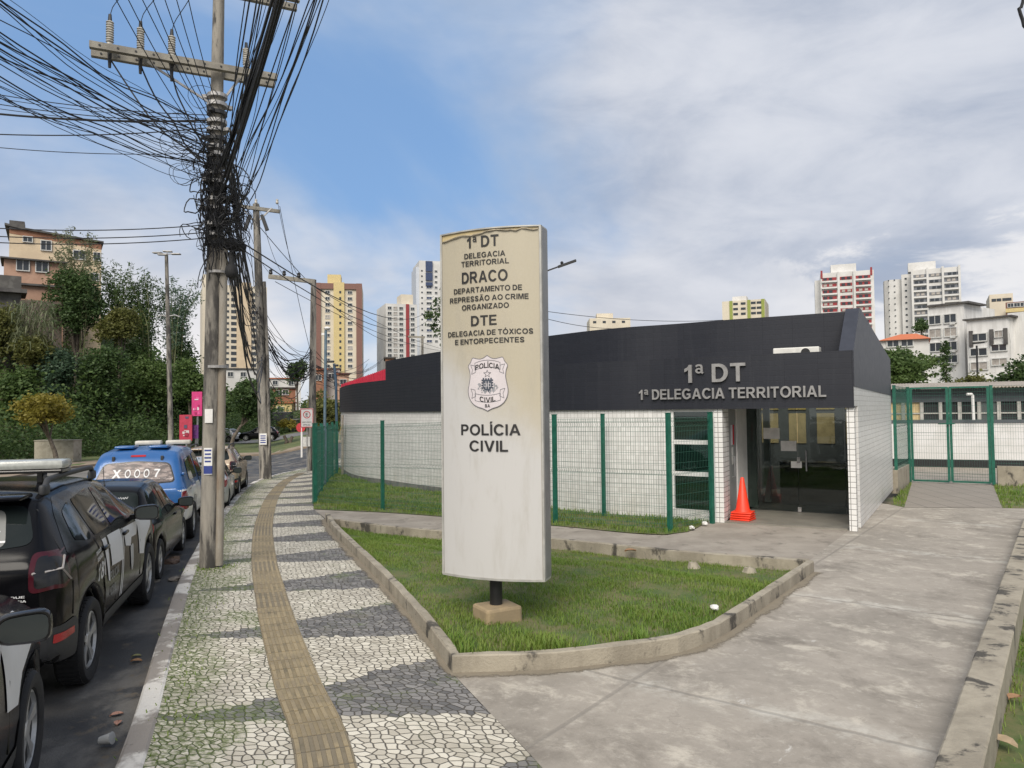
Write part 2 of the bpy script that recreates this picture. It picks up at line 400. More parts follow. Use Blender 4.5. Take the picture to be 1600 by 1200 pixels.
def stones(v0):
    """black and white mosaic paving laid in waves; uv in metres (across from the kerb, along)"""
    mt, b, p = newmat('stone_paving'); uv = b.n('ShaderNodeTexCoord').outputs['UV']
    wob = b.vm('ADD', uv, b.vm('MULTIPLY', b.vm('SUBTRACT', b.noise(uv, 2.5, 3, .5, 0, 1), (.5, .5, .5)), (.10, .10, 0)))
    sc = 13.5
    cell = b.n('ShaderNodeTexVoronoi', {'Vector': wob, 'Scale': sc, 'Randomness': .8}, voronoi_dimensions='2D')
    dist = b.n('ShaderNodeTexVoronoi', {'Vector': wob, 'Scale': sc, 'Randomness': .8}, voronoi_dimensions='2D', feature='DISTANCE_TO_EDGE').outputs['Distance']
    u, v, _ = b.sep(cell.outputs['Position'])
    rnd = b.sep(cell.outputs['Color'])[0]
    ph = b.m('ADD', b.m('DIVIDE', b.m('SUBTRACT', v, v0), 2.13), b.m('ADD', b.m('MULTIPLY', b.m('SINE', b.m('MULTIPLY', u, 1.6)), .03), b.m('MULTIPLY', b.m('SUBTRACT', b.noise(b.comb(u, v, 0.), .45, 3), .5), .16)))
    fr = b.m('FRACT', b.m('ADD', ph, 8.))
    dk = b.n('ShaderNodeMapRange', {0: u, 1: .15, 2: 2.7, 3: .02, 4: .68}).outputs[0]
    isd = b.m('LESS_THAN', fr, dk)
    wh = b.mix(rnd, (.42, .385, .315), (.64, .60, .505))
    wh = b.mix(b.ss(b.noise(uv, 1.0, 5, .6), .5, .75), wh, (.33, .30, .25))
    bl = b.mix(rnd, (.10, .098, .098), (.235, .225, .215))
    col = b.mix(isd, wh, bl)
    joint = b.ss(dist, b.m('ADD', .045, b.m('MULTIPLY', b.noise(uv, 5, 3), .085)), .01)
    un = b.sep(uv)[0]
    nz = b.noise(uv, 1.15, 7, .68, .3)
    edge = b.ss(b.m('SUBTRACT', un, b.m('MULTIPLY', nz, 1.2)), .0, -.42)
    edge2 = b.m('MULTIPLY', b.ss(un, 1.9, .0), .30)
    moss = b.ss(b.m('ADD', nz, b.m('ADD', b.m('MULTIPLY', edge2, .55), b.m('MULTIPLY', isd, .045))), .61, .72)
    jc = b.mix(b.ss(b.m('ADD', nz, b.m('MULTIPLY', edge2, .45)), .52, .66), (.085, .072, .056), (.10, .13, .035))
    col = b.mix(joint, col, jc)
    mm = b.m('MULTIPLY', b.m('MAXIMUM', moss, edge), b.ss(b.m('ADD', b.noise(uv, 16, 4, .7), b.m('MULTIPLY', joint, .25)), .38, .62))
    col = b.mix(b.m('MULTIPLY', mm, .92), col, b.mix(b.noise(uv, 7, 5, .6), (.06, .105, .02), (.155, .175, .06)))
    dirt = b.ss(b.noise(uv, .55, 6, .65), .58, .72)
    col = b.mix(b.m('MULTIPLY', dirt, .5), col, (.17, .15, .12))
    col = b.mix(b.m('MULTIPLY', b.ss(b.noise(uv, 2.2, 6, .7), .5, .72), .35), col, (.20, .19, .13))
    setp(b, p, Base_Color=col, Roughness=.85)
    h = b.m('ADD', b.m('MULTIPLY', b.ss(dist, .0, .12), 1.), b.m('ADD', b.m('MULTIPLY', rnd, .25), b.m('MULTIPLY', b.noise(uv, 50, 3), .12)))
    bn = b.n('ShaderNodeBump', {'Strength': .9, 'Distance': .012, 'Height': h}); setp(b, p, Normal=bn.outputs[0])
def tactile():
    mt, b, p = newmat('tactile_tile'); uv = b.n('ShaderNodeTexCoord').outputs['UV']
    u, v, _ = b.sep(uv)
    tile = b.n('ShaderNodeTexWhiteNoise', {0: b.comb(b.m('FLOOR', b.m('DIVIDE', u, .215)), b.m('FLOOR', b.m('DIVIDE', v, .25)), 0.)}, noise_dimensions='2D').outputs['Value']
    row = b.n('ShaderNodeTexWhiteNoise', {0: b.comb(0., b.m('FLOOR', b.m('DIVIDE', v, .75)), 3.)}, noise_dimensions='2D').outputs['Value']
    col = b.mix(tile, (.215, .17, .10), (.285, .23, .14))
    col = b.mix(b.m('MULTIPLY', b.m('GREATER_THAN', row, .72), .75), col, (.17, .145, .105))
    col = b.mix(b.ss(b.noise(uv, 3, 7, .7), .45, .72), col, (.135, .115, .075))
    ju = b.m('PINGPONG', u, .1075); jv = b.m('PINGPONG', v, .125)
    j = b.m('MAXIMUM', b.ss(ju, .008, .003), b.ss(jv, .009, .003))
    col = b.mix(b.m('MULTIPLY', j, .6), col, (.06, .055, .045))
    setp(b, p, Base_Color=col, Roughness=.85)
tactile()
def plaza_mat():
    """worn power-floated slab, uv in metres (along the low wall, across)"""
    mt, b, p = newmat('plaza_concrete'); uv = b.n('ShaderNodeTexCoord').outputs['UV']
    u, v, _ = b.sep(uv)
    col = b.mix(b.ss(b.noise(uv, .55, 8, .62, .2), .36, .64), (.25, .225, .19), (.34, .305, .26))
    st = b.noise(b.vm('MULTIPLY', uv, (1.25, .95, 1)), 1.9, 9, .74, .3)
    col = b.mix(b.m('MULTIPLY', b.ss(st, .50, .68), .85), col, (.52, .475, .40))
    col = b.mix(b.m('MULTIPLY', b.ss(b.noise(b.vm('MULTIPLY', uv, (1.1, .9, 1)), .9, 8, .72, .3), .50, .68), .75), col, (.165, .145, .12))
    fine = b.noise(b.vm('MULTIPLY', uv, (1.2, 1, 1)), 7, 8, .75, .2); col = b.mix(b.m('MULTIPLY', b.ss(fine, .50, .72), .45), col, (.50, .46, .40)); col = b.mix(b.m('MULTIPLY', b.ss(fine, .46, .28), .45), col, (.17, .15, .125))
    crk = b.n('ShaderNodeTexVoronoi', {'Vector': b.vm('ADD', uv, b.vm('MULTIPLY', b.noise(uv, 1.5, 6, .65, 0, 1), (.9, .9, 0))), 'Scale': .33}, voronoi_dimensions='2D', feature='DISTANCE_TO_EDGE').outputs['Distance']; col = b.mix(b.m('MULTIPLY', b.ss(crk, .004, .0005), .22), col, (.14, .125, .11))
    col = b.mix(b.m('MULTIPLY', b.ss(b.noise(uv, 26, 4, .7), .60, .76), .5), col, (.15, .14, .125))
    scuff = b.m('MULTIPLY', b.ss(b.noise(b.vm('MULTIPLY', uv, (1.2, 3, 1)), 1.7, 6, .62, .6), .66, .74), b.ss(b.noise(uv, 14, 4, .7), .42, .6))
    col = b.mix(b.m('MULTIPLY', scuff, .8), col, (.62, .60, .56))
    jw = b.m('MULTIPLY', b.m('SUBTRACT', b.noise(uv, 1.2, 3), .5), .12)
    ja = b.m('PINGPONG', b.m('ADD', b.m('ADD', u, .55), jw), 1.85)
    jn = b.m('MAXIMUM', b.ss(ja, .035, .008), b.ss(b.m('ABSOLUTE', b.m('ADD', b.m('SUBTRACT', v, .0), b.m('MULTIPLY', jw, .3))), .03, .008))
    halo = b.m('MULTIPLY', b.ss(ja, .30, .02), b.ss(b.noise(uv, 3, 6, .7), .42, .68))
    col = b.mix(b.m('MULTIPLY', halo, .85), col, (.50, .475, .42))
    col = b.mix(b.m('MULTIPLY', jn, .45), col, (.17, .155, .135))
    setp(b, p, Base_Color=col, Roughness=.88)
    h = b.m('SUBTRACT', b.noise(uv, 45, 5, .7), b.m('MULTIPLY', jn, 1.5))
    bn = b.n('ShaderNodeBump', {'Strength': .35, 'Distance': .01, 'Height': h}); setp(b, p, Normal=bn.outputs[0])
plaza_mat()
def tiles(name, c1, c2, grout, w, h, gap, rough, dirt, bump=.5, vary=.5, streak=None):
    mt, b, p = newmat(name); uv = b.n('ShaderNodeTexCoord').outputs['UV']
    u, v, _ = b.sep(uv)
    cell = b.n('ShaderNodeTexWhiteNoise', {0: b.comb(b.m('FLOOR', b.m('DIVIDE', u, w)), b.m('FLOOR', b.m('DIVIDE', v, h)), 0.)}, noise_dimensions='2D').outputs['Value']
    g = b.m('MAXIMUM', b.ss(b.m('PINGPONG', u, w/2), gap, gap*.4), b.ss(b.m('PINGPONG', v, h/2), gap, gap*.4))
    col = b.mix(b.m('ADD', b.m('MULTIPLY', cell, vary), b.m('MULTIPLY', b.noise(uv, .8, 5, .6), 1-vary)), c1, c2)
    if dirt: col = b.mix(b.m('MULTIPLY', b.m('MULTIPLY', b.ss(b.noise(b.vm('MULTIPLY', uv, (1.5, .6, 1)), 1.3, 7, .7), .42, .7), b.ss(b.m('ADD', v, b.m('MULTIPLY', b.noise(uv, 2), .5)), 1.1, -.1)), .6), col, dirt)
    if streak: col = b.mix(b.m('MULTIPLY', b.ss(b.noise(b.vm('MULTIPLY', uv, (5, .35, 1)), 1.4, 7, .7), .50, .74), .5), col, streak)
    col = b.mix(g, col, grout)
    setp(b, p, Base_Color=col, Roughness=b.m('ADD', rough, b.m('MULTIPLY', g, .4)))
    bn = b.n('ShaderNodeBump', {'Strength': bump, 'Distance': .006, 'Height': b.m('ADD', b.m('SUBTRACT', 1., g), b.m('MULTIPLY', cell, .3))}); setp(b, p, Normal=bn.outputs[0])
tiles('white_tile', (.58, .57, .55), (.78, .77, .75), (.40, .39, .37), .10, .10, .006, .3, (.47, .42, .33))
tiles('white_tile_grid', (.70, .69, .67), (.78, .77, .75), (.19, .18, .17), .10, .10, .008, .3, (.47, .42, .33))
tiles('dark_tile', (.011, .0125, .0195), (.016, .0175, .025), (.009, .010, .016), .60, .10, .004, .5, None, .22, .5, (.028, .030, .038))
tiles('block_paving', (.22, .195, .165), (.28, .25, .215), (.09, .085, .075), .5, .25, .012, .9, None, .5)
def glassy(name, tint, refl=.12, rough=.02):
    mt, b, p = newmat(name)
    t = b.n('ShaderNodeBsdfTransparent', {'Color': tint+(1,)}); g = b.n('ShaderNodeBsdfGlossy', {'Color': (.8, .85, .85, 1), 'Roughness': rough})
    fr = b.n('ShaderNodeFresnel', {'IOR': 1.5}); f = b.m('ADD', b.m('MULTIPLY', fr.outputs[0], 1.1), refl, clamp=True)
    mx = b.n('ShaderNodeMixShader', {0: f, 1: t.outputs[0], 2: g.outputs[0]})
    out = [n for n in b.t.nodes if n.type == 'OUTPUT_MATERIAL'][0]; b.t.links.new(mx.outputs[0], out.inputs[0])
glassy('shop_glass', (.62, .66, .64), .0)
glassy('green_glass', (.58, .68, .63), .04)
# ------------------------------------------------------------------ land
def grid_sheet(name, xs, ys, fz, mat, kind='structure', smooth=True):
    X, Y = np.meshgrid(xs, ys); Z = fz(X, Y)
    V = np.stack([X, Y, Z], -1).reshape(-1, 3); nx = len(xs)
    i, j = np.meshgrid(np.arange(nx-1), np.arange(len(ys)-1)); a = (j*nx+i).ravel()
    o = bulk(name, V, np.stack([a, a+1, a+nx+1, a+nx], 1), mat, smooth=smooth); tag(o, kind=kind); return o
axx = np.concatenate([np.linspace(-900, -70, 20), np.linspace(-60, 60, 81), np.linspace(70, 900, 20)])
ayy = np.concatenate([np.linspace(-80, -14, 8), np.linspace(-10, 70, 61), np.linspace(75, 1500, 30)])
two('dry_earth', (.11, .12, .06), (.17, .145, .10), .6, .4, .6, .95, .3, 5)
grid_sheet('ground', axx, ayy, lambda x, y: gz(x, y)-.22, MT['dry_earth'])
road = grid_sheet('road', np.linspace(-60, 6, 67), np.linspace(-12, 120, 133), lambda x, y: gz(x, y)-.13, MT['asphalt'])
bm = bmesh.new(); bm.from_mesh(road.data)       # no asphalt under the lawns
bmesh.ops.delete(bm, geom=[f for f in bm.faces if (lambda c: 3 < c.y < 33 and c.x > float(edge_x(c.y))-.3)(f.calc_center_median())], context='FACES')
bm.to_mesh(road.data); bm.free()
# kerb line (outer edge) traced along the street
KL = [(-.55, -1.2), (-1.7, 2.0)] + [tuple(ong(*q).xy) for q in ((180, 1200), (247, 1000), (297, 872), (346, 800), (388, 757), (432, 741), (470, 733))]
KL += [(KL[-1][0]+2.2, KL[-1][1]+5.5), (KL[-1][0]+6.5, KL[-1][1]+11)]
KL = spline(KL, .5)
def normals2(L):
    t = np.gradient(L, axis=0); t /= np.linalg.norm(t, axis=1)[:, None]; return np.stack([t[:, 1], -t[:, 0]], 1)   # right-hand side
KN = normals2(KL); KI = KL + KN*.17
# right edge of the stone paving
RE = [(1.15, 2.2), tuple(ong(848, 1200).xy), tuple(ong(707, 1052).xy), tuple(ong(640, 962).xy), tuple(ong(560, 872).xy), tuple(ong(508, 812).xy), tuple(ong(490, 793).xy)]
RE += [tuple(ong(*q).xy) for q in ((492, 772), (494, 757), (497, 743))]
RE += [(RE[-1][0]+1.5, RE[-1][1]+6), (RE[-1][0]+5.5, RE[-1][1]+11)]
RE = spline(RE, .5)
def arc(L): return np.concatenate([[0], np.cumsum(np.linalg.norm(np.diff(L, axis=0), axis=1))])
def strip(name, L1, L2, n, dz, mat, uvm=True, kind='structure', label=None, cat=None, m=260, raw=False):
    """sheet between two lines, following the land; uv in metres from the first line"""
    def rs(L):
        s = np.concatenate([[0], np.cumsum(np.linalg.norm(np.diff(L, axis=0), axis=1))]); q = np.linspace(0, s[-1], m)
        return np.stack([np.interp(q, s, L[:, k]) for k in (0, 1)], 1), q
    A, s = rs(np.asarray(L1)); B, _ = rs(np.asarray(L2))
    if raw: A, B, s, m = np.asarray(L1), np.asarray(L2), arc(np.asarray(L1)), len(L1)
    mb = MB(); uvs = []
    for i in range(m):
        for k in range(n+1):
            f = k/n; x, y = A[i]*(1-f)+B[i]*f; mb.v.append((x, y, float(gz(x, y))+dz)); uvs.append((f*np.linalg.norm(B[i]-A[i]), s[i]))
    for i in range(m-1):
        for k in range(n):
            q = (i*(n+1)+k, i*(n+1)+k+1, (i+1)*(n+1)+k+1, (i+1)*(n+1)+k); mb.face(q, [uvs[j] for j in q])
    o = mb.build(name, mat, smooth=True)
    if kind: tag(o, kind=kind)
    if label: tag(o, label, cat)
    return o
# pair the two edges at equal distance from the camera so the waves run straight across
ysm = np.linspace(-1.2, min(KL[-1][1], RE[-1][1])-.3, 300)
order = lambda L: L[np.argsort(L[:, 1])]
k2, r2 = order(KI), order(RE)
SWL = np.stack([np.interp(ysm, k2[:, 1], k2[:, 0]), ysm], 1)
ry = np.clip(ysm+.0, r2[0, 1], r2[-1, 1]); SWR = np.stack([np.interp(ry, r2[:, 1], r2[:, 0]), ry], 1)
stones(float(np.interp(5.65, ysm, arc(SWL))))
strip('sidewalk', SWL, SWR, 6, 0, MT['stone_paving'], raw=True)
def kerb(name, L1, L2, z0, z1, mat, label=None, cat=None, kind='structure', base=None):
    """solid kerb between two lines, from z0 to z1 above the land"""
    mb = MB(); n = len(L1); rr = np.random.default_rng(3)
    for i in range(n):
        for (p, z) in ((L1[i], z0), (L1[i], z1-.012), (L1[i]*.88+L2[i]*.12, z1), (L1[i]*.12+L2[i]*.88, z1), (L2[i], z1-.012), (L2[i], z0)):
            zz_ = z if not callable(z) else z(p[0], p[1])
            mb.v.append((p[0], p[1], float(gz(p[0], p[1]))+zz_+(rr.normal(0, .004) if z != z0 else 0)))
    for i in range(n-1):
        for k in range(5): a = i*6+k; mb.face((a, a+6, a+7, a+1))
    mb.face(range(6)); mb.face([(n-1)*6+k for k in range(6)][::-1])
    o = mb.build(name, mat)
    if kind: tag(o, kind=kind)
    if label: tag(o, label, cat)
    return o
kerb('kerb', KL, KI, -.2, .012, MT['kerb_paint'])
# tactile guide strip: tiles with raised bars
TP = [tuple(ong(*q).xy) for q in ((510, 1200), (462, 1060), (428, 950), (412, 870), (413, 815), (427, 775), (447, 752), (470, 739))]
TP = [(TP[0][0]*2-TP[1][0]+.25, TP[0][1]*2-TP[1][1]-1.5)] + TP
TL = spline(TP, .25); TN = normals2(TL)
strip('tactile_paving', TL-TN*.19, TL+TN*.19, 2, .005, MT['tactile_tile'], m=len(TL))
bars = MB(); ta = arc(TL)
for i in range(min(len(TL)-1, 72)):
    for k in range(6):
        for h in range(1):
            o_ = (-.19+.38*(k+.5)/6); p = TL[i]*.5+TL[i+1]*.5 + TN[i]*o_; d = TL[i+1]-TL[i]
            bars.box((p[0], p[1], float(gz(*p))+.0075), (.225, .030, .006), math.atan2(d[1], d[0]))
tag(bars.build('tactile_bars', two('tactile_bar', (.30, .24, .145), (.215, .175, .115), 2.5, .38, .62, .85, .2, 60)), kind='structure')
# ------------------------------------------------------------------ planter, path, plaza
A_ = ong(707, 1052); PF = [ong(*q).xy for q in ((707, 1052), (860, 1047), (1000, 1031), (1060, 1021), (1095, 1010), (1125, 997), (1160, 974), (1272, 894))]
PLs = [ong(*q).xy for q in ((508, 812), (520, 832), (560, 874), (640, 962))] + [PF[0]]
PB = [ong(*q).xy for q in ((508, 810), (600, 822), (700, 831), (860, 842), (1060, 862), (1263, 877))]
PBs = spline([tuple(p) for p in PB], .3)
outer = spline([tuple(p) for p in PLs], .3); front = np.concatenate([spline([tuple(p) for p in PF[:4]], .3), spline([tuple(p) for p in PF[3:7]], .15)[1:], spline([tuple(p) for p in PF[6:]], .3)[1:]])
PLN = np.concatenate([outer, front[1:]])
def inset(L, w):
    t = np.gradient(L, axis=0); t /= np.linalg.norm(t, axis=1)[:, None]; return L + np.stack([-t[:, 1], t[:, 0]], 1)*w
PIN = inset(PLN, .10)
kerb('planter_kerb', PIN, PLN, -.25, .155, MT['old_concrete'], 'low mouldy concrete edging round the front lawn under the totem sign', 'kerb', None)
back_in = PBs - normals2(PBs)*-.001
# sandy dirt washed up against the planter and the kerb foot
dm_, db_, dp_ = newmat('sandy_dirt'); duv = db_.n('ShaderNodeTexCoord').outputs['UV']; du_, dv_, _ = db_.sep(duv)
setp(db_, dp_, Base_Color=db_.mix(db_.noise(duv, 6, 6, .7), (.15, .125, .09), (.27, .235, .18)), Roughness=.95, Alpha=db_.ss(db_.m('SUBTRACT', db_.m('ADD', db_.m('MULTIPLY', db_.m('SUBTRACT', db_.noise(duv, 1.6, 7, .75), .25), .34), db_.m('MULTIPLY', db_.noise(duv, 22, 4, .7), .10)), du_), .0, .07))
strip('dirt_strip', PLN, inset(PLN, -.4), 2, .005, dm_, m=200)
# concrete walk behind the planter, level with the forecourt
FL = [ong(*q).xy for q in ((490, 796), (598, 801), (745, 812), (868, 822), (1047, 836), (1118, 812), (1200, 812), (1335, 822))]
FLs = spline([tuple(p) for p in FL], .3)
mtx = two('walk_concrete', (.33, .295, .25), (.25, .22, .185), 1.4, .36, .64, .9, .3, 45, (.17, .15, .125), 2.2, .56, .7)
strip('path', PBs, FLs, 3, .0, mtx)
kerb('path_edge', PBs+normals2(PBs)*.0, PBs+normals2(PBs)*-.12, -.45, .008, MT['old_concrete'])
for k, q in enumerate(((1082, 868), (1168, 876))):
    p = ong(*q); mb = MB(); mb.lathe([(.02, .09), (.06, .08), (.11, .01), (.16, -.06), (.2, -.2)], (p.x-.02, p.y-.14, -.16), 9)
    for i, v in enumerate(mb.v): mb.v[i] = tuple(np.array(v)+rng.normal(0, .014, 3))
    tag(mb.build('mortar_lump', MT['old_concrete'], base=True, smooth=50), ('left' if k == 0 else 'right')+' one of two crumbling mortar lumps against the path edge in the lawn', 'mortar lump', 'mortar lumps in the lawn')
# forecourt: one slab
wdir = Vector((5.74, 7.64)).normalized(); wperp = Vector((wdir.y, -wdir.x))
W0 = ong(1457, 1200, .2).xy; W1 = W0 + wdir*13.0; Wm = W0 - wdir*1.3
J0 = ong(1330, 845).xy
COLN = ong(1337, 830).xy
poly = [(1.2, 2.5), tuple(ong(848, 1200).xy), tuple(PF[0])] + [tuple(p) for p in front[1:]] + [tuple(ong(1263, 877).xy), tuple(FL[-1])]
poly += [tuple(ong(1325, 818).xy), tuple(ong(1368, 785).xy), tuple(ong(1394, 789).xy), tuple(ong(1640, 794).xy), tuple(W1+wperp*.3), tuple(Wm+wperp*.1)]
bm = bmesh.new(); vs = [bm.verts.new((p[0], p[1], 0)) for p in poly]; f = bm.faces.new(vs)
if f.normal.z < 0: f.normal_flip()
f.normal_update()
mb = MB(); cs = [v.co.copy() for v in (l.vert for l in f.loops)]; bm.free()
if sum(cs[i].x*cs[(i+1) % len(cs)].y-cs[(i+1) % len(cs)].x*cs[i].y for i in range(len(cs))) < 0: cs = cs[::-1]
from mathutils.geometry import tessellate_polygon
mb.v = [tuple(c) for c in cs]
for t in tessellate_polygon([cs]):
    t = list(t)
    if (cs[t[1]]-cs[t[0]]).cross(cs[t[2]]-cs[t[0]]).z < 0: t = t[::-1]
    mb.face(t, [(((cs[i].xy-J0).dot(wdir)), (cs[i].xy-J0).dot(wperp)) for i in t])
tag(mb.build('forecourt', MT['plaza_concrete']), kind='structure')
# low wall on the right
def lowwall():
    mb = MB(); n = 60
    for i in range(n+1):
        p = Wm + (W1-Wm)*i/n; j = rng.normal(0, .004, 2)
        for (o_, z) in ((0, -.3), (0, .19), (.012, .2), (.222, .2), (.234, .19), (.234, -.3)):
            q = p + wperp*o_; mb.v.append((q.x, q.y, z+(j[0] if z > 0 else 0)))
    for i in range(n):
        for k in range(5): a = i*6+k; mb.face((a, a+1, a+7, a+6))
    mb.face(range(6)); mb.face([n*6+k for k in range(6)][::-1])
    return mb
tag(lowwall().build('low_wall', MT['old_concrete'], base=True, smooth=20), 'low stained concrete wall running along the right side of the forecourt', 'wall')
# lawns
def in_poly(P, poly):
    x, y = P[:, 0], P[:, 1]; c = np.zeros(len(P), bool); q = np.array(poly); j = len(q)-1
    for i in range(len(q)):
        xi, yi, xj, yj = q[i, 0], q[i, 1], q[j, 0], q[j, 1]
        t = ((yi > y) != (yj > y)) & (x < (xj-xi)*(y-yi)/(yj-yi+1e-12)+xi); c ^= t; j = i
    return c
def lawn(name, poly, fz, step=.25):
    poly = [(p[0], p[1]) for p in poly]
    bm = bmesh.new(); f = bm.faces.new([bm.verts.new((p[0], p[1], 0)) for p in poly])
    a = np.array(poly)
    for ax in (0, 1):
        for c in np.arange(a[:, ax].min()+step, a[:, ax].max(), step):
            no = (1, 0, 0) if ax == 0 else (0, 1, 0); co = (c, 0, 0) if ax == 0 else (0, c, 0)
            bmesh.ops.bisect_plane(bm, geom=bm.verts[:]+bm.edges[:]+bm.faces[:], plane_co=co, plane_no=no)
    for v in bm.verts: v.co.z = float(fz(v.co.x, v.co.y))
    bmesh.ops.recalc_face_normals(bm, faces=bm.faces[:])
    me = bpy.data.meshes.new(name); bm.normal_update()
    if sum(f.normal.z for f in bm.faces) < 0: bmesh.ops.reverse_faces(bm, faces=bm.faces[:])
    bm.to_mesh(me); bm.free(); me.materials.append(MT['lawn_earth']); shade(me, 60)
    o = bpy.data.objects.new(name, me); COL.objects.link(o); tag(o, kind='structure'); return o
def blades(name, poly, fz, dens, h, wid, tall=None, fade=None, mat=GRASSY):
    """single grass blades, each a bent strip of two quads"""
    a = np.array([(p[0], p[1]) for p in poly]); lo, hi = a.min(0), a.max(0)
    n = int(dens*np.prod(hi-lo)); P = rng.uniform(lo, hi, (n, 2)); P = P[in_poly(P, a)]
    cl = np.sin(P[:, 0]*2.3+1.1*np.sin(P[:, 1]*1.7))*np.cos(P[:, 1]*2.1+.8*np.sin(P[:, 0]*3.1)) + .5*np.sin(P[:, 0]*7.1+P[:, 1]*5.3)
    keep = rng.uniform(0, 1, len(P)) < np.clip(.66+.40*cl, .10, 1)
    if fade is not None: keep &= rng.uniform(0, 1, len(P)) < fade(P)
    P = P[keep]; cl = cl[keep]; n = len(P)
    H = h*rng.uniform(.5, 1.3, n)*(1+.25*cl)
    if tall is not None: H = H*tall(P)
    an = rng.uniform(0, 2*np.pi, n); ln = rng.uniform(.25, 1.0, n)*H; d = np.stack([np.cos(an), np.sin(an)], 1); sd_ = np.stack([-d[:, 1], d[:, 0]], 1)*(wid*rng.uniform(.7, 1.3, n)*(H/h)**.5)[:, None]
    z = fz(P[:, 0], P[:, 1])
    b0 = np.column_stack([P, z-.005]); b1 = np.column_stack([P+d*(ln*.35)[:, None], z+H*.62]); b2 = np.column_stack([P+d*ln[:, None], z+H*.95])
    s3 = np.column_stack([sd_, np.zeros(n)])
    V = np.stack([b0-s3, b0+s3, b1+s3*.8, b1-s3*.8, b2+s3*.12, b2-s3*.12], 1).reshape(-1, 3)
    k = np.arange(n)[:, None]*6
    F = np.concatenate([k+np.array([0, 1, 2, 3]), k+np.array([3, 2, 4, 5])])
    o = bulk(name, V, F, mat); tag(o, kind='stuff'); return o
plan_poly = [tuple(p) for p in PIN] + [tuple(p) for p in (PBs+normals2(PBs)*.0)[::-1]]
fa = np.array([tuple(q) for q in PF])
def planter_z(x, y):
    x = np.asarray(x, float); y = np.asarray(y, float)
    yb = np.interp(x, PBs[:, 0], PBs[:, 1]); d = np.clip((yb-y), 0, 5)
    return .07 - .24*(1-sst(0, 3.2, d)) + .012*np.sin(3*x+2*y) + gz(x, y)
def bare(P):   # thin worn strip along the walk at the back
    yb = np.interp(P[:, 0], PBs[:, 0], PBs[:, 1]); d = yb-P[:, 1]
    w_ = np.exp(-((d-1.0)/.5)**2)*(sst(-1.5, .5, P[:, 0])); return 1-.8*w_
lawn('lawn', plan_poly, planter_z)
def tallf(P):
    d = np.min(np.linalg.norm(P[:, None, :]-front[None, ::3, :], axis=2), 1); return 1+2.4*np.exp(-(d/.55)**2)*(P[:, 0] < 1.3)+.25*np.exp(-(d/.9)**2)
blades('grass', plan_poly, planter_z, 2900, .036, .0032, tallf, bare)
# lawn between the fence and the police station: built after the building, see below
# ------------------------------------------------------------------ police station
FB = [ong(*q).xy for q in ((1340, 831), (1128, 817), (1040, 810), (880, 797), (690, 771), (605, 758), (552, 748), (533, 735))]
e = FB[-1]
FB += [e+Vector((-.15, 1.5)), e+Vector((.5, 3.0)), e+Vector((2.2, 4.6))]
FC = spline([tuple(p) for p in FB], .1)            # facade line, from the right-hand corner leftwards
FS = arc(FC); FN = -normals2(FC)                    # outward?
if FN[0].dot(np.array([0, -1.])) < 0: FN = -FN
def fpt(s, o=0.):
    """point on the facade at arc length s, o metres outward"""
    x = np.interp(s, FS, FC[:, 0]); y = np.interp(s, FS, FC[:, 1]); nx = np.interp(s, FS, FN[:, 0]); ny = np.interp(s, FS, FN[:, 1])
    return np.array([x+nx*o, y+ny*o])
def s_at(px, o=0.):
    best = None
    for s in np.linspace(0, FS[-1], 900):
        p = fpt(s, o); d = Vector((p[0], p[1], 1.2-CAMZ)); X = CX+FPX*d.dot(rt)/d.dot(fw)
        if abs(X-px) < (best or (1e9,))[0] and s < FS[-1]*.8: best = (abs(X-px), s)
    return best[1]
def fwall(mb, s0, s1, z0, z1, o0=0., o1=-.15, step=.3, gnd=False, caps=True):
    """curved wall piece: outer face at o0, inner at o1; uv = (arc length, height) on the outer face"""
    n = max(2, int((s1-s0)/step)+1); ss_ = np.linspace(s0, s1, n); b = len(mb.v)
    for s in ss_:
        a, c = fpt(s, o0), fpt(s, o1); zb = z0(a) if callable(z0) else z0
        mb.v += [(a[0], a[1], zb), (a[0], a[1], z1), (c[0], c[1], z1), (c[0], c[1], zb)]
    for i in range(n-1):
        q = b+i*4
        zb0, zb1 = mb.v[q][2], mb.v[q+4][2]
        mb.face((q, q+4, q+5, q+1)[::-1], [(ss_[i], zb0), (ss_[i+1], zb1), (ss_[i+1], z1), (ss_[i], z1)][::-1])
        mb.face((q+1, q+5, q+6, q+2)[::-1], [(ss_[i], 0), (ss_[i+1], 0), (ss_[i+1], .2), (ss_[i], .2)][::-1])
        mb.face((q+2, q+6, q+7, q+3)[::-1], [(ss_[i], z1), (ss_[i+1], z1), (ss_[i+1], zb1), (ss_[i], zb0)][::-1])
        mb.face((q+3, q+7, q+4, q)[::-1], [(ss_[i], 0), (ss_[i+1], 0), (ss_[i+1], .2), (ss_[i], .2)][::-1])
    for i, fl in ((0, 1), (n-1, -1)):
        q = b+i*4; w_ = abs(o0-o1); zb = mb.v[q][2]
        mb.face((q, q+1, q+2, q+3)[::-fl], [(0, zb), (0, z1), (w_, z1), (w_, zb)][::-fl])
    return mb
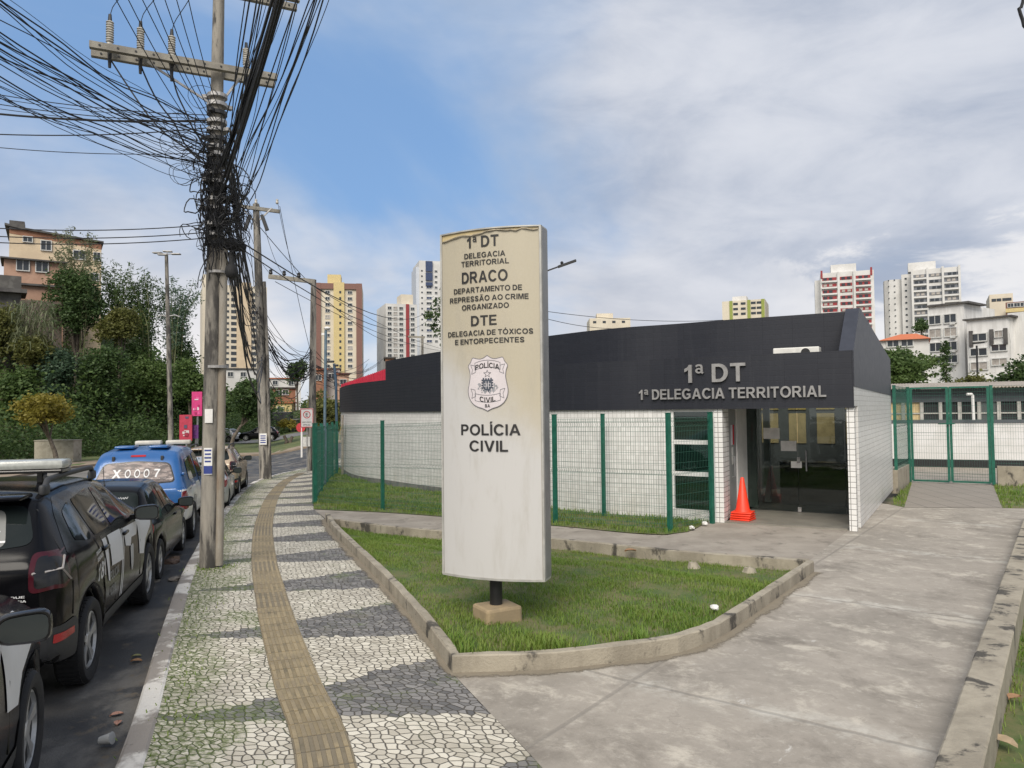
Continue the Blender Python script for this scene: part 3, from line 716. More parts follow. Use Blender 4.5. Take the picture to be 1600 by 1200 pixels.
def slab(mb, a, b, z0, z1, th, uo=0.):
    """straight wall panel from a to b (2D), th thick to the left of a->b, with metre uvs"""
    a, b = np.array(a), np.array(b); d = b-a; L = np.linalg.norm(d); d /= L; nrm = np.array([-d[1], d[0]])*th
    P = [a, b, b+nrm, a+nrm]; z0_ = z0 if hasattr(z0, '__len__') else (z0, z0); z1_ = z1 if hasattr(z1, '__len__') else (z1, z1)
    zb = [z0_[0], z0_[1], z0_[1], z0_[0]]; zt = [z1_[0], z1_[1], z1_[1], z1_[0]]; q = len(mb.v)
    mb.v += [(p[0], p[1], z) for p, z in zip(P, zb)] + [(p[0], p[1], z) for p, z in zip(P, zt)]
    ls = [L, abs(th), L, abs(th)]
    for i in range(4):
        j = (i+1) % 4; f = (q+i, q+j, q+4+j, q+4+i); u = [(uo, zb[i]), (uo+ls[i], zb[j]), (uo+ls[i], zt[j]), (uo, zt[i])]
        mb.face(f if th > 0 else f[::-1], u if th > 0 else u[::-1])
    for f, u in (((q+4, q+5, q+6, q+7), [(0, 0), (L, 0), (L, abs(th)), (0, abs(th))]), ((q+3, q+2, q+1, q), [(0, 0), (L, 0), (L, abs(th)), (0, abs(th))])):
        mb.face(f if th > 0 else f[::-1], u)
    return mb
Zh, Zb, Zu = 2.27, 3.33, 4.18       # soffit of the dark band, its top, top of the upper wall
C0 = fpt(0); n0 = -FN[5]            # into the building at the right-hand corner
RW = np.array(ong(1396, 765).xy) - C0; RWL = np.linalg.norm(RW); rw = RW/RWL
def rpt(t, o=0.): return C0 + rw*t + np.array([rw[1], -rw[0]])*o
st = thing('police_station', 'low police station of white tile with dark band and sloping dark roof wall', 'building', (float(C0[0]), float(C0[1]), 0))
sC = s_at(1325); sP1 = s_at(1131); sP0 = s_at(1117); sW = s_at(1049)
lz = lambda p: float(gz(*p))-.1
SE = FS[-1]
mb = MB(); fwall(mb, 0, sC, 0.001, Zh, 0, -.14); mb.build('column', MT['white_tile_grid'], st)
mb = MB(); fwall(mb, sP1, sP0, .001, Zh, 0, -.30); mb.build('pillar', MT['white_tile_grid'], st)
mb = MB(); fwall(mb, sW, SE, lz, Zh, 0, -.15); fwall(mb, sP0, sW, -.1, .22, 0, -.15); mb.build('wall', MT['white_tile'], st)
sPl = s_at(760)
mb = MB(); fwall(mb, s_at(700), SE, lambda p: float(gz(*p))-.1, .0, .02, -.02)
for i, v in enumerate(mb.v):
    if v[2] > -.05+.0 and v[2] == .0: mb.v[i] = (v[0], v[1], float(gz(v[0], v[1]))+.17)
mb.build('plinth', two('plinth_grey', (.13, .125, .12), (.20, .19, .175), 2, .4, .6, .9), st)
mb = MB(); fwall(mb, -.02, SE, Zh, Zb, .05, -.22); mb.build('dark_band', MT['dark_tile'], st)
# upper wall, set back
UO = -1.07; sU = s_at(604, UO)
mb = MB(); fwall(mb, .1, sU, Zb-.3, Zu, UO, UO-.2)
ue = fpt(sU, UO); uu = (fpt(sU, UO)-fpt(sU-.3, UO)); uu /= np.linalg.norm(uu); un_ = -np.array(FN[int(sU/.1)])
prev = None
for k in range(9):
    a = k/8*math.pi/2; p = ue + uu*.9*math.sin(a) + un_*.9*(1-math.cos(a))
    if prev is not None: slab(mb, p, prev, Zb-.3, Zu, .2, k*.18)
    prev = p
slab(mb, prev+un_*5, prev, Zb-.3, Zu-.2, .2, 2)
mb.build('upper_wall', MT['dark_tile'], st)
# flat deck behind the band, roof falling to the back
DP = RWL-.3
def deck(mb, s0, s1, oa, ob, za, zb_, th=.1, step=.4):
    n = max(2, int((s1-s0)/step)+1); b = len(mb.v)
    for s in np.linspace(s0, s1, n):
        p, q = fpt(s, oa), fpt(s, ob); mb.v += [(p[0], p[1], za), (q[0], q[1], zb_), (q[0], q[1], zb_-th), (p[0], p[1], za-th)]
    for i in range(n-1):
        for k in range(4): a = b+i*4; mb.face((a+k, a+(k+1) % 4, a+4+(k+1) % 4, a+4+k)[::-1])
    for i in (0, n-1): mb.face([b+i*4+k for k in range(4)])
rf = two('roof_grey', (.10, .10, .105), (.15, .145, .14), 2)
mb = MB(); deck(mb, .0, SE-2, -.25, UO+.02, Zb-.06, Zb-.06, .12); deck(mb, .3, 3.2, UO-.22, -3.1, Zu-.06, 3.85); deck(mb, 3.2, sU, UO-.22, -DP, Zu-.06, 3.5)  # roof stops short behind the entrance, an added opening to let sky light in
mb.build('roof', rf, st)
# right-hand side wall with its sloping fin
LT, DK = MT['white_tile'], MT['dark_tile']
peak = 1.1
mb = MB()
slab(mb, rpt(.50), rpt(RWL), 0.001, 2.3, .15, 0); slab(mb, rpt(.14), rpt(RWL), 2.3, (2.66, 2.58), .15, .14)
slab(mb, rpt(0), rpt(.14), 2.301, 2.66, .15, 0)
mb.build('side_wall', LT, st)
mb = MB()
P = [(0, 2.66), (0, Zb), (peak, Zu+.06), (peak+.25, Zu+.06), (RWL, 3.58), (RWL, 2.58)]
q = len(mb.v)
fin = [rpt(t, .012) for t, z in P]; fin2 = [rpt(t, -.24) for t, z in P]; N_ = len(P)
mb.v += [(p[0], p[1], z) for p, (t, z) in zip(fin, P)] + [(p[0], p[1], z) for p, (t, z) in zip(fin2, P)]
mb.face(range(N_)[::-1], [(t, z) for t, z in P][::-1]); mb.face(range(N_, 2*N_), [(t, z) for t, z in P])
for i in range(N_):
    j = (i+1) % N_; mb.face((i, j, N_+j, N_+i), [(P[i][0], P[i][1]), (P[j][0], P[j][1]), (P[j][0]+.03, P[j][1]), (P[i][0]+.03, P[i][1])])
mb.build('gable_fin', plain('fin_grey', (.030, .033, .045), .5), st)
# back and rear walls
mb = MB(); 
pts = [fpt(s, -DP) for s in np.linspace(0.2, sU, 30)]
for i in range(6, 29): slab(mb, pts[i+1], pts[i], -.6, 3.45, .15)
mb.build('rear_wall', MT['white_paint'], st)
# porch: floor, soffit, left return with door, glass front
ux = -(fpt(1.2)-fpt(.8)); ux /= np.linalg.norm(ux)        # to the right along the entrance
nn = np.array([-ux[1], ux[0]])                            # inwards
PL = fpt(sP1); PW = np.linalg.norm(fpt(sC)-PL)
def pp(u, d): return PL + ux*u + nn*d
GD = 2.0
def pr(d, o=-.17): return rpt(d+.02, o)          # inner face of the side wall
def ur(d): return float((pr(d)-PL).dot(ux))
mb = MB(); a, b_, c_, d_ = pp(.0, .02), pr(.04), pr(GD+4.3), pp(-2.6, GD+4.5)
mb.prism([a, b_, c_, d_], -.02, .03); floor_m = plain('porch_floor', (.21, .195, .165), .45, 0, .15, 3); mb.build('porch_floor', floor_m, st)
mb = MB(); mb.prism([pp(-.3, .12), pr(.14), pr(GD+1.3), pp(-2.6, GD+1.3)], Zh+.02, Zh+.12); mb.build('ceiling', plain('soffit', (.30, .30, .29), .8), st)
mb = MB(); slab(mb, pp(-.01, .16), pp(-.01, .58), .03, Zh+.02, .12); mb.build('return_wall', MT['white_tile_grid'], st)
mb = MB(); slab(mb, pp(.0, 1.32), pp(.06, GD), .03, Zh+.02, .2); mb.build('return_wall', MT['white_paint'], st)
dm = plain('door_grey', (.30, .31, .31), .5, 0, .06)
mb = MB(); slab(mb, pp(-.03, .60), pp(-.03, 1.30), .03, Zh+.02, .05); side_door = mb.build('side_door', dm, st)
M3 = lambda p, z: (p[0], p[1], z)
mb = MB(); mb.tube([M3(pp(.02, .72), .85), M3(pp(.07, .72), .87), M3(pp(.07, .72), 1.28), M3(pp(.02, .72), 1.30)], .014, 6); mb.build('handle', MT['grey_steel'], side_door)
for nm, zc, hh, ww, dd, col_ in (('notice', 1.72, .42, .16, .80, (.70, .70, .74)), ('notice', 1.72, .42, .14, .96, (.62, .03, .05)), ('notice', 1.28, .36, .14, .86, (.66, .66, .64))):
    mb = MB(); slab(mb, pp(-.022, dd), pp(-.022, dd+ww), zc-hh/2, zc+hh/2, -.004); mb.build(nm, plain('paper_%d' % int(dd*100), col_, .8), side_door)
gl = MT['shop_glass']
mb = MB(); slab(mb, pp(.06, GD), pp(1.12, GD), .05, Zh+.01, .012); mb.build('glass_panel', gl, st)
mb = MB(); slab(mb, pp(1.13, GD+.003), pp(2.05, GD+.003), .05, Zh+.01, .012); gdo = mb.build('glass_door', gl, st)
mb = MB(); slab(mb, pp(2.06, GD), pp(ur(GD)-.005, GD), .05, Zh+.01, .012); mb.build('glass_panel', gl, st)
mb = MB(); mb.tube([M3(pp(1.30, GD-.06), .92), M3(pp(1.30, GD-.06), 1.36)], .018, 8); mb.tube([M3(pp(1.30, GD-.06), 1.0), M3(pp(1.30, GD+.02), 1.0)], .012, 6); mb.tube([M3(pp(1.30, GD-.06), 1.28), M3(pp(1.30, GD+.02), 1.28)], .012, 6)
mb.build('handle', MT['grey_steel'], gdo)
mb = MB(); mb.box(M3(pp(1.14, GD-.02), .09), (.07, .05, .10), math.atan2(ux[1], ux[0])); mb.box(M3(pp(1.14, GD-.02), 1.15), (.06, .05, .12), math.atan2(ux[1], ux[0])); mb.build('lock', MT['galvanised'], gdo)
for (u, z, w_, h_) in ((.42, 1.72, .34, .24), (.78, 1.45, .32, .22), (.98, 1.05, .22, .14)):
    mb = MB(); slab(mb, pp(u, GD-.006), pp(u+w_, GD-.006), z-h_/2, z+h_/2, .003); mb.build('paper_notice', MT['paper'], st)
# dark lobby; unseen roof opening added at the back so the sky lights it
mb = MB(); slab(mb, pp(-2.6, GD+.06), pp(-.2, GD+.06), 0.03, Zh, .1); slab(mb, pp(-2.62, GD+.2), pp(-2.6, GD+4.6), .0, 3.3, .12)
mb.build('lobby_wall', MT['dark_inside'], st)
mb = MB(); slab(mb, pp(.14, GD+1.5), pp(.28, GD+1.5), .03, Zh, .12); mb.build('lobby_post', MT['white_paint'], st)
mb = MB(); slab(mb, pp(.55, GD+1.2), pp(ur(GD+1.2)-.1, GD+1.2), .03, 1.02, .4); mb.build('counter', plain('counter_dark', (.035, .04, .045), .3), st)
yel = plain('yellow_frame', (.55, .40, .12), .6); bei = plain('beige_panel', (.55, .42, .22), .7)
rear = MB(); slab(rear, pp(-2.6, GD+4.6), pp(ur(GD+4.6)-.01, GD+4.6), 0, 3.2, .15); rear.build('court_wall', plain('court_grey', (.12, .125, .13), .8), st)
for k in range(6):
    u = -1.9+k*.72
    if u+.5 > ur(GD+4.6): break
    mb = MB(); slab(mb, pp(u, GD+4.57), pp(u+.44, GD+4.57), 1.30, 2.12, .02); mb.build('shutter_panel', bei, st)
    mb = MB()
    for (a, b_) in ((0, .04), (.21, .25), (.42, .46)): slab(mb, pp(u-.01+a, GD+4.56), pp(u-.01+b_, GD+4.56), 2.22, 2.9, .03)
    for z in (2.22, 2.42, 2.86): slab(mb, pp(u-.01, GD+4.565), pp(u+.45, GD+4.565), z, z+.04, .03)
    mb.build('window_frame', yel, st)
# glazed window beside the pillar
wn = MB(); fwall(wn, sP0+.02, sW-.02, .22, Zh, -.05, -.065, .5); wg = wn.build('window', MT['green_glass'], st)
mb = MB(); w_ = .05
for z in (.90, 1.55): mb = MB(); fwall(mb, sP0+.02, sW-.02, z, z+.09, -.03, -.09, .5); mb.build('rail', MT['white_paint'], wg)
mb = MB(); fwall(mb, sP0, sP0+.05, .22, Zh, -.02, -.1); fwall(mb, sW-.05, sW, .22, Zh, -.02, -.1); fwall(mb, sP0+.05, sW-.05, Zh-.05, Zh, -.02, -.1); mb.build('frame', MT['white_paint'], wg)
mb = MB(); wi = 2.2
rm = plain('waiting_room', (.36, .40, .37), .8)
fwall(mb, sP0-.3, sW+1.4, 0, Zh, -2.4, -2.5); mb.build('lobby_wall', rm, st)
mb = MB(); 
for (ds, o_) in ((.35, -1.2), (.95, -1.0)):
    p = fpt(sP0+ds, o_); mb.box((p[0], p[1], .45), (.45, .45, .06), .6, .02); mb.box((p[0]+.12, p[1]+.16, .85), (.46, .06, .5), .6, .02); mb.box((p[0], p[1], .22), (.08, .08, .42))
mb.build('office_chair', MT['black_paint'], st)
mb = MB(); mb.prism([fpt(sP0-.2, -.16), fpt(sW+1.4, -.16), fpt(sW+1.4, -2.38), fpt(sP0-.2, -2.38)], 0.0, .03); mb.build('porch_floor', floor_m, st)
# raised steel letters on the band
letm = plain('steel_letters', (.36, .35, .34), .42, .55, .12, 8)
def face_text(parent, txt, size, px0, px1, zc, name, bold=.0):
    sa, sb = s_at(px0, .06), s_at(px1, .06)      # left and right ends
    bm = text_geo(txt, size); xs = [v.co.x for v in bm.verts]; x0, x1 = min(xs), max(xs)
    r = bmesh.ops.extrude_face_region(bm, geom=bm.faces[:])
    for v in r['geom']:
        if isinstance(v, bmesh.types.BMVert): v.co.z += .04
    def fn(c):
        s = sa + (sb-sa)*(c.x-x0)/(x1-x0); p = fpt(s, .065+c.z); return (p[0], p[1], zc+c.y-size/2)
    mb = bm_put(MB(), bm, fn); return mb.build(name, letm, parent)
zt_ = lambda px, py, s: float(at(px, py, fpt(s)[1]).z)
zA, zB2 = zt_(1120, 583, s_at(1120)), zt_(1147, 614, s_at(1147))
face_text(st, '1ª DT', .365, 1073, 1169, zA, 'lettering'); face_text(st, '1ª DELEGACIA TERRITORIAL', .212, 1001, 1294, zB2, 'lettering')
# air-conditioning unit on the ledge
acs = s_at(1248, -.5); p = fpt(acs, -.62); an = math.atan2(ux[1], ux[0])
t = thing('air_conditioner', 'white air conditioner unit lying on the ledge above the entrance lettering', 'air conditioner', (p[0], p[1], Zb))
mb = MB(); mb.box((p[0], p[1], Zb+.02), (.86, .34, .24), an, .02); mb.build('casing', MT['skin_ac'], t)
q = p + ux*.18 - nn*.18; mb = MB(); mb.lathe([(.085, -.005), (.085, .005)], (q[0], q[1], Zb+.03), 16, Matrix.Rotation(an, 3, 'Z') @ Matrix.Rotation(R(90), 3, 'X')); mb.build('fan_grille', MT['black_paint'], t)
# stack of traffic cones
cp = ong(1161, 812, .03); 
for k in range(4):
    t = thing('traffic_cone', ['lowest orange cone base of the stack by the entrance', 'second orange cone base from the bottom of the entrance stack', 'third orange cone base from the bottom of the entrance stack', 'topmost whole orange traffic cone of the stack by the entrance'][k], 'traffic cone', (cp.x, cp.y, .031+k*.045), R(-38)+k*.05, 'stacked traffic cones', local=True)
    mb = MB(); mb.box((0, 0, .018), (.40, .40, .034), 0, .012); mb.build('base', MT['cone_orange'], t, True)
    mb = MB()
    if k == 3: mb.lathe([(.155, .03), (.15, .05), (.135, .09), (.035, .70), (.025, .715), (.012, .70)], (0, 0, 0), 24)
    else: mb.lathe([(.155, .03), (.15, .04), (.142, .0755), (.135, .0755)], (0, 0, 0), 24)
    mb.build('body', MT['cone_orange'], t, 50)
# tattered banner and stay on the left end of the building
sE = s_at(541)
p = fpt(sE, .15)
t = thing('banner_pole', 'old wooden post with a small torn yellow banner at the building left end', 'post', (p[0], p[1], float(gz(*p))))
mb = MB(); mb.tube([(p[0], p[1], float(gz(*p))), (p[0], p[1], 2.15)], .05, 8); mb.build('post', two('old_timber', (.20, .17, .14), (.32, .29, .25), 4), t)
mb = MB(); u_ = fpt(sE+.9, .2); b = len(mb.v)
for i in range(6):
    f = i/5; x, y = p[0]*(1-f)+u_[0]*f, p[1]*(1-f)+u_[1]*f; z = 2.0-.75*f+.05*math.sin(9*f); mb.v += [(x, y-.08, z), (x, y-.08-.03*math.sin(7*f), z-.30), (x, y-.072-.03*math.sin(7*f), z-.30), (x, y-.072, z)]
for i in range(5):
    for k in range(4): mb.face((b+i*4+k, b+i*4+(k+1) % 4, b+i*4+4+(k+1) % 4, b+i*4+4+k))
mb.build('banner', two('banner_cloth', (.55, .36, .05), (.55, .52, .48), 1.6, .45, .55, .8, 0), t)
# red sheet-metal roofed building behind the left end
redm = plain('red_sheet', (.78, .05, .095), .45, 0, .1)
t = thing('red_warehouse', 'building with bright red ribbed metal wall behind the station left end', 'building', tuple(at(600, 620, 42)))
a = at(533, 612, 40); b_ = at(660, 560, 46); mb = MB(); n = 46
a2, b2 = np.array(a.xy), np.array(b_.xy); za, zb_ = at(533, 600, 40).z, at(660, 556, 46).z
for i in range(n):
    f0, f1 = i/n, (i+.62)/n; mb.prism([a2+(b2-a2)*f0, a2+(b2-a2)*f1, a2+(b2-a2)*f1+(.3, 5), a2+(b2-a2)*f0+(.3, 5)], 2.9, za+(zb_-za)*f0)
    mb.prism([a2+(b2-a2)*f1+(0, .05), a2+(b2-a2)*(i+1)/n+(0, .05), a2+(b2-a2)*(i+1)/n+(.3, 5), a2+(b2-a2)*f1+(.3, 5)], 2.9, za+(zb_-za)*f0-.02)
mb.build('cladding', redm, t)
mb = MB(); mb.prism([a2+(.05, .1), b2+(-.05, .1), b2+(.2, 4.9), a2+(.3, 4.9)], -1, 2.88); mb.build('wall', MT['old_concrete'], t)
# ------------------------------------------------------------------ totem sign
sgL, sgR = at(690, 640, 8.02), at(849, 640, 7.62)
a2, b2 = np.array(sgL.xy), np.array(sgR.xy); SW = np.linalg.norm(b2-a2); ux_s = (b2-a2)/SW; ns = np.array([ux_s[1], -ux_s[0]]); mid = (a2+b2)/2
zt, zb_ = at(845, 352, 7.64).z, at(848, 907, 7.63).z
BOW, TH = .11, .20
sign = thing('totem_sign', 'tall weathered totem sign board with police lettering standing in the lawn', 'sign', (mid[0], mid[1]+.1, float(planter_z(mid[0], mid[1]+.1))))
def sp(x, z, o=0.):
    """point on the bowed face: x from the centre line, z up, o outward"""
    q = mid + ux_s*x + ns*(BOW*(1-(2*x/SW)**2)+o); return (q[0], q[1], z)
plm, pb, pp_ = newmat('sign_plastic'); co = pb.n('ShaderNodeTexCoord').outputs['Object']; x_, y_, z_ = pb.sep(co)
yel_ = pb.ss(pb.m('ADD', pb.m('ADD', z_, pb.m('MULTIPLY', x_, .7)), pb.m('MULTIPLY', pb.noise(co, 1.1, 5, .6), 1.3)), 2.6, 3.5)
cl = pb.mix(pb.m('MULTIPLY', yel_, .85), (.50, .49, .475), (.44, .39, .285))
cl = pb.mix(pb.m('MULTIPLY', pb.ss(pb.noise(pb.vm('MULTIPLY', co, (3, 3, .7)), 1.6, 8, .7, .3), .48, .75), .45), cl, (.36, .335, .29))
cl = pb.mix(pb.m('MULTIPLY', pb.ss(pb.noise(pb.vm('MULTIPLY', co, (10, 10, 1.2)), 2.2, 6, .7), .60, .78), .35), cl, (.30, .285, .27))
cl = pb.mix(pb.m('MULTIPLY', pb.m('MULTIPLY', pb.noise(pb.vm('MULTIPLY', co, (60, 60, 30)), 1, 3, .6), yel_), .35), cl, (.36, .31, .20))
setp(pb, pp_, Base_Color=cl, Roughness=.5)
mb = MB(); n = 20; m_ = 30; wob = rng.normal(0, 1, (n+1,))
topj = [zt-.085+.05*min(1, i/12)-.008*math.sin(i*.9+1)-.008*abs(wob[i]) for i in range(n+1)]
for i in range(n+1):
    for j in range(m_+1):
        x = -SW/2+.025+(SW-.05)*i/n; mb.v.append(sp(x, zb_+.012+(topj[i]-zb_-.012)*j/m_, .006*math.sin(i*.35)*math.sin(j*.2)*.5))
for i in range(n):
    for j in range(m_): a = i*(m_+1)+j; mb.face((a, a+m_+1, a+m_+2, a+1))
mb.build('face_panel', plm, sign, 60)
# torn strip at the top showing the yellowed board behind
mb = MB()
for i in range(n+1):
    x = -SW/2+.02+(SW-.04)*i/n
    for z in (zb_+.01, zt-.015): mb.v.append(sp(x, z, -.012))
for i in range(n): a = i*2; mb.face((a, a+2, a+3, a+1))
backing = mb.build('backing', two('yellowed_board', (.56, .45, .24), (.46, .38, .22), 4, .4, .6, .6, .1), sign)
# curled edge of the torn face
mb = MB()
for i in range(n+1):
    x = -SW/2+.025+(SW-.05)*i/n; c = .006+.010*abs(math.sin(i*1.3))
    mb.v += [sp(x, topj[i]-.002, .001), sp(x, topj[i]+.008, c), sp(x, topj[i]-.004, c+.006)]
for i in range(n):
    for k in range(2): a = i*3+k; mb.face((a, a+3, a+4, a+1))
mb.build('torn_edge', plain('torn_dark', (.26, .22, .155), .7, 0, .4, 20), sign)
fr = plain('sign_frame', (.235, .235, .235), .45, .35, .12, 5)
mb = MB()
for x in (-SW/2, SW/2):
    q = mid+ux_s*x; s_ = .022 if x < 0 else -.022
    mb.prism([q+ns*.012, q+ns*.012+ux_s*s_, q-ns*TH*.0+ux_s*s_-ns*.02, q-ns*.02], zb_, zt)
n2 = 20
P = [sp(-SW/2+SW*i/n2, 0, .006)[:2] for i in range(n2+1)]; Q = [tuple(mid+ux_s*(-SW/2+SW*i/n2)-ns*(TH+BOW*(1-(2*i/n2-1)**2))) for i in range(n2+1)]
for z0, z1 in ((zb_-.012, zb_+.012), (zt-.015, zt)): mb.prism([Vector(p) for p in P]+[Vector(q) for q in Q[::-1]], z0, z1)
mb.build('frame', plain('frame_edge', (.42, .41, .38), .5, .3, .15), sign)
mb = MB()
for x in (-SW/2, SW/2):
    q = mid+ux_s*x; e_ = .004*(1 if x > 0 else -1)
    mb.prism([q-ns*.021+ux_s*e_, q-ns*(TH)+ux_s*e_, q-ns*TH-ux_s*e_*4, q-ns*.021-ux_s*e_*4], zb_+.0125, zt-.0155)
mb.build('side_panel', fr, sign)
mb = MB(); 
for i in range(n2+1): mb.v += [Q[i]+(zb_+.012,), Q[i]+(zt-.015,)]
for i in range(n2): mb.face((2*i, 2*i+1, 2*i+3, 2*i+2))
mb.build('rear_panel', plm, sign, 60)
pc = mid - ns*.12 + ux_s*(-.0); pg = float(planter_z(pc[0], pc[1]))
blk = ong(779, 958, .25)
pc = np.array([at(775, 925, mid[1]+.12).x, mid[1]+.12])
mb = MB(); mb.tube([(pc[0], pc[1], pg-.1), (pc[0], pc[1], zb_-.013)], .068, 18); mb.build('post', MT['black_paint'], sign, True)
mb = MB(); mb.box((pc[0]+.01, pc[1]-.02, pg+.03), (.42, .37, .25), .5, .03); mb.build('footing', two('footing_tan', (.33, .25, .15), (.26, .20, .125), 4, .4, .6, .95), sign)
inkm = plain('sign_ink', (.018, .017, .017), .55)
def sign_text(txt, px, py, cap_px, name='lettering', bold=.012, wpx=None, arch=0.):
    """text on the bowed face centred on the photo spot, cap height in photo pixels"""
    c = at(px, py, mid[1]-.12); d = c.y; k = FPX/d
    x0 = (np.array(c.xy)-mid).dot(ux_s); 
    cap = cap_px/k; bm = text_geo(txt, cap)
    xs = [v.co.x for v in bm.verts]; cx_ = (min(xs)+max(xs))/2; ww = max(xs)-min(xs)
    sx_ = (wpx/k/abs(ux_s[0])*.985)/ww if wpx else 1
    mb = bm_put(MB(), bm, lambda v: sp(x0+(v.x-cx_)*sx_, c.z+v.y-cap/2, .007+v.z)); return mb.build(name, inkm, sign)
for txt, px, py, cp_, wd in (('1ª DT', 752, 376, 18, 52), ('DELEGACIA', 755, 397, 8.4, 67), ('TERRITORIAL', 755, 409, 8.4, 78), ('DRACO', 754.5, 431, 18, 75),
        ('DEPARTAMENTO DE', 758, 451, 8.4, 111), ('REPRESSÃO AO CRIME', 759, 465, 8.4, 128), ('ORGANIZADO', 755.5, 478, 8.4, 77), ('DTE', 754, 500, 16, 42),
        ('DELEGACIA DE TÓXICOS', 760.5, 519, 8.2, 138), ('E ENTORPECENTES', 761, 532, 8.2, 112), ('POLÍCIA', 764, 671.5, 17, 95), ('CIVIL', 762, 697, 17, 62)):
    sign_text(txt, px, py, cp_, 'lettering', .02 if cp_ > 12 else .018, wd)
# badge
bc = at(761, 598, mid[1]-.12); kx = FPX/bc.y; bx0 = (np.array(bc.xy)-mid).dot(ux_s)
def bp(x, y, o): return sp(bx0+x/kx/abs(ux_s[0]), bc.z-y/kx, o)      # x,y in photo pixels from the badge centre
half = [(0, -43), (6, -39), (12, -37.5), (20, -39), (24, -39.5), (27, -33), (31, -27), (29, -20), (28, -10), (29.5, 0), (31.5, 12), (30, 22), (25, 31), (17, 37), (8, 40), (0, 44)]
shield = spline(half, 2.); shield = [tuple(p) for p in shield] + [(-p[0], p[1]) for p in shield[::-1][1:-1]]
def flat_poly(mb, poly, o, step=6):
    bm = bmesh.new(); bm.faces.new([bm.verts.new((p[0], p[1], 0)) for p in poly])
    for c in np.arange(-30, 31, step): bmesh.ops.bisect_plane(bm, geom=bm.verts[:]+bm.edges[:]+bm.faces[:], plane_co=(c, 0, 0), plane_no=(1, 0, 0))
    return bm_put(mb, bm, lambda v: bp(v.x, v.y, o))
def outline(mb, poly, o, wd, closed=True):
    P = [Vector(p) for p in poly]; n = len(P)
    for i in range(n if closed else n-1):
        a, b = P[i], P[(i+1) % n]; d = (b-a); 
        if d.length < 1e-6: continue
        q = Vector((-d.y, d.x)).normalized()*wd/2; d = d.normalized()*wd*.3; k = len(mb.v)
        mb.v += [bp(*(a-q-d), o), bp(*(b-q+d), o), bp(*(b+q+d), o), bp(*(a+q-d), o)]; mb.face((k, k+1, k+2, k+3))
mb = MB(); flat_poly(mb, shield, .007); badge = mb.build('badge', plain('badge_white', (.60, .55, .56), .5, 0, .05), sign)
lg = plain('badge_line', (.16, .155, .17), .6); dgm = plain('badge_dark', (.055, .065, .09), .6); mg = plain('badge_mid', (.27, .28, .30), .6)
mb = MB(); outline(mb, shield, .009, .9)
for sgn, cy_, hgt in ((-1, -26, 9), (1, 22, 9)):
    up_, dn = [], []
    for x in np.linspace(-20, 20, 9): b_ = sgn*(-1)*0 + (1-(x/20)**2)*(-4 if sgn < 0 else 3); up_.append((x, cy_-hgt/2-1+b_)); dn.append((x, cy_+hgt/2+1+b_))
    outline(mb, up_+dn[::-1], .0095, .7)
    for sx_ in (-1, 1):
        ty = cy_+(5 if sgn < 0 else -5); outline(mb, [(sx_*20, ty-6), (sx_*27, ty-8), (sx_*24, ty), (sx_*25.5, ty+7), (sx_*19, ty+4)], .0095, .7)
star = [(math.sin(k*math.pi/5)*(6 if k % 2 == 0 else 2.4), -14-math.cos(k*math.pi/5)*(6 if k % 2 == 0 else 2.4)) for k in range(10)]
mb.build('badge_outline', lg, badge); mb = MB(); outline(mb, star, .0095, .8); mb.build('star', lg, badge)
mb = MB(); flat_poly(mb, [(-7, -5), (7, -5), (7, 8), (3, 12), (-3, 12), (-7, 8)], .0095)
for k in range(16):
    x = (-8, -8, -8, -8, 8, 8, 8, 8, -6, -2, 2, 6, -5, -2, 2, 5)[k]; y = (-4, 0, 4, 8, -4, 0, 4, 8, -6.5, -6, -6, -6.5, 12, 13, 13, 12)[k]
    flat_poly(mb, [(x+1.5*math.cos(a), y+1.5*math.sin(a)) for a in np.linspace(0, 2*math.pi, 7)[:-1]], .0098)
mb.build('crest', dgm, badge)
mb = MB()
for sx_ in (-1, 1):
    outline(mb, [(sx_*2, -2), (sx_*2, 9)], .0105, 1.0, False); outline(mb, [(sx_*1, 1), (sx_*5, 1), (sx_*5, 6), (sx_*1, 6)], .0105, .8)
mb.build('crest_detail', plain('badge_pale', (.52, .50, .52), .6), badge)
mb = MB(); rr = random.Random(4)
for k in range(44):
    sx_ = 1 if k % 2 else -1; a = rr.uniform(-.2, 1.45); r_ = rr.uniform(10.5, 16.5); x, y = sx_*r_*math.cos(a), 3+r_*.9*math.sin(a)*.95
    th_ = rr.uniform(0, 3); flat_poly(mb, [(x+1.9*math.cos(th_+q)*(1 if i % 2 else .45), y+1.9*math.sin(th_+q)*(1 if i % 2 else .45)) for i, q in enumerate((0, 1.57, 3.14, 4.71))], .0096+.0001*(k % 5))
mb.build('wreath', mg, badge)
def badge_text(txt, y, cap, wd, arch):
    bm = text_geo(txt, cap); xs = [v.co.x for v in bm.verts]; c = (min(xs)+max(xs))/2; W_ = max(xs)-min(xs)
    mb = bm_put(MB(), bm, lambda v: bp((v.x-c)*wd/W_, y+cap/2-v.y-arch*(1-((v.x-c)/(W_/2))**2), .0105+v.z*.0)); mb.build('badge_lettering', inkm, badge)
badge_text('POLÍCIA', -24, 8, 38, 3.5); badge_text('CIVIL', 24.5, 8, 25, -2.5); badge_text('BA', 36, 5, 8, 0)
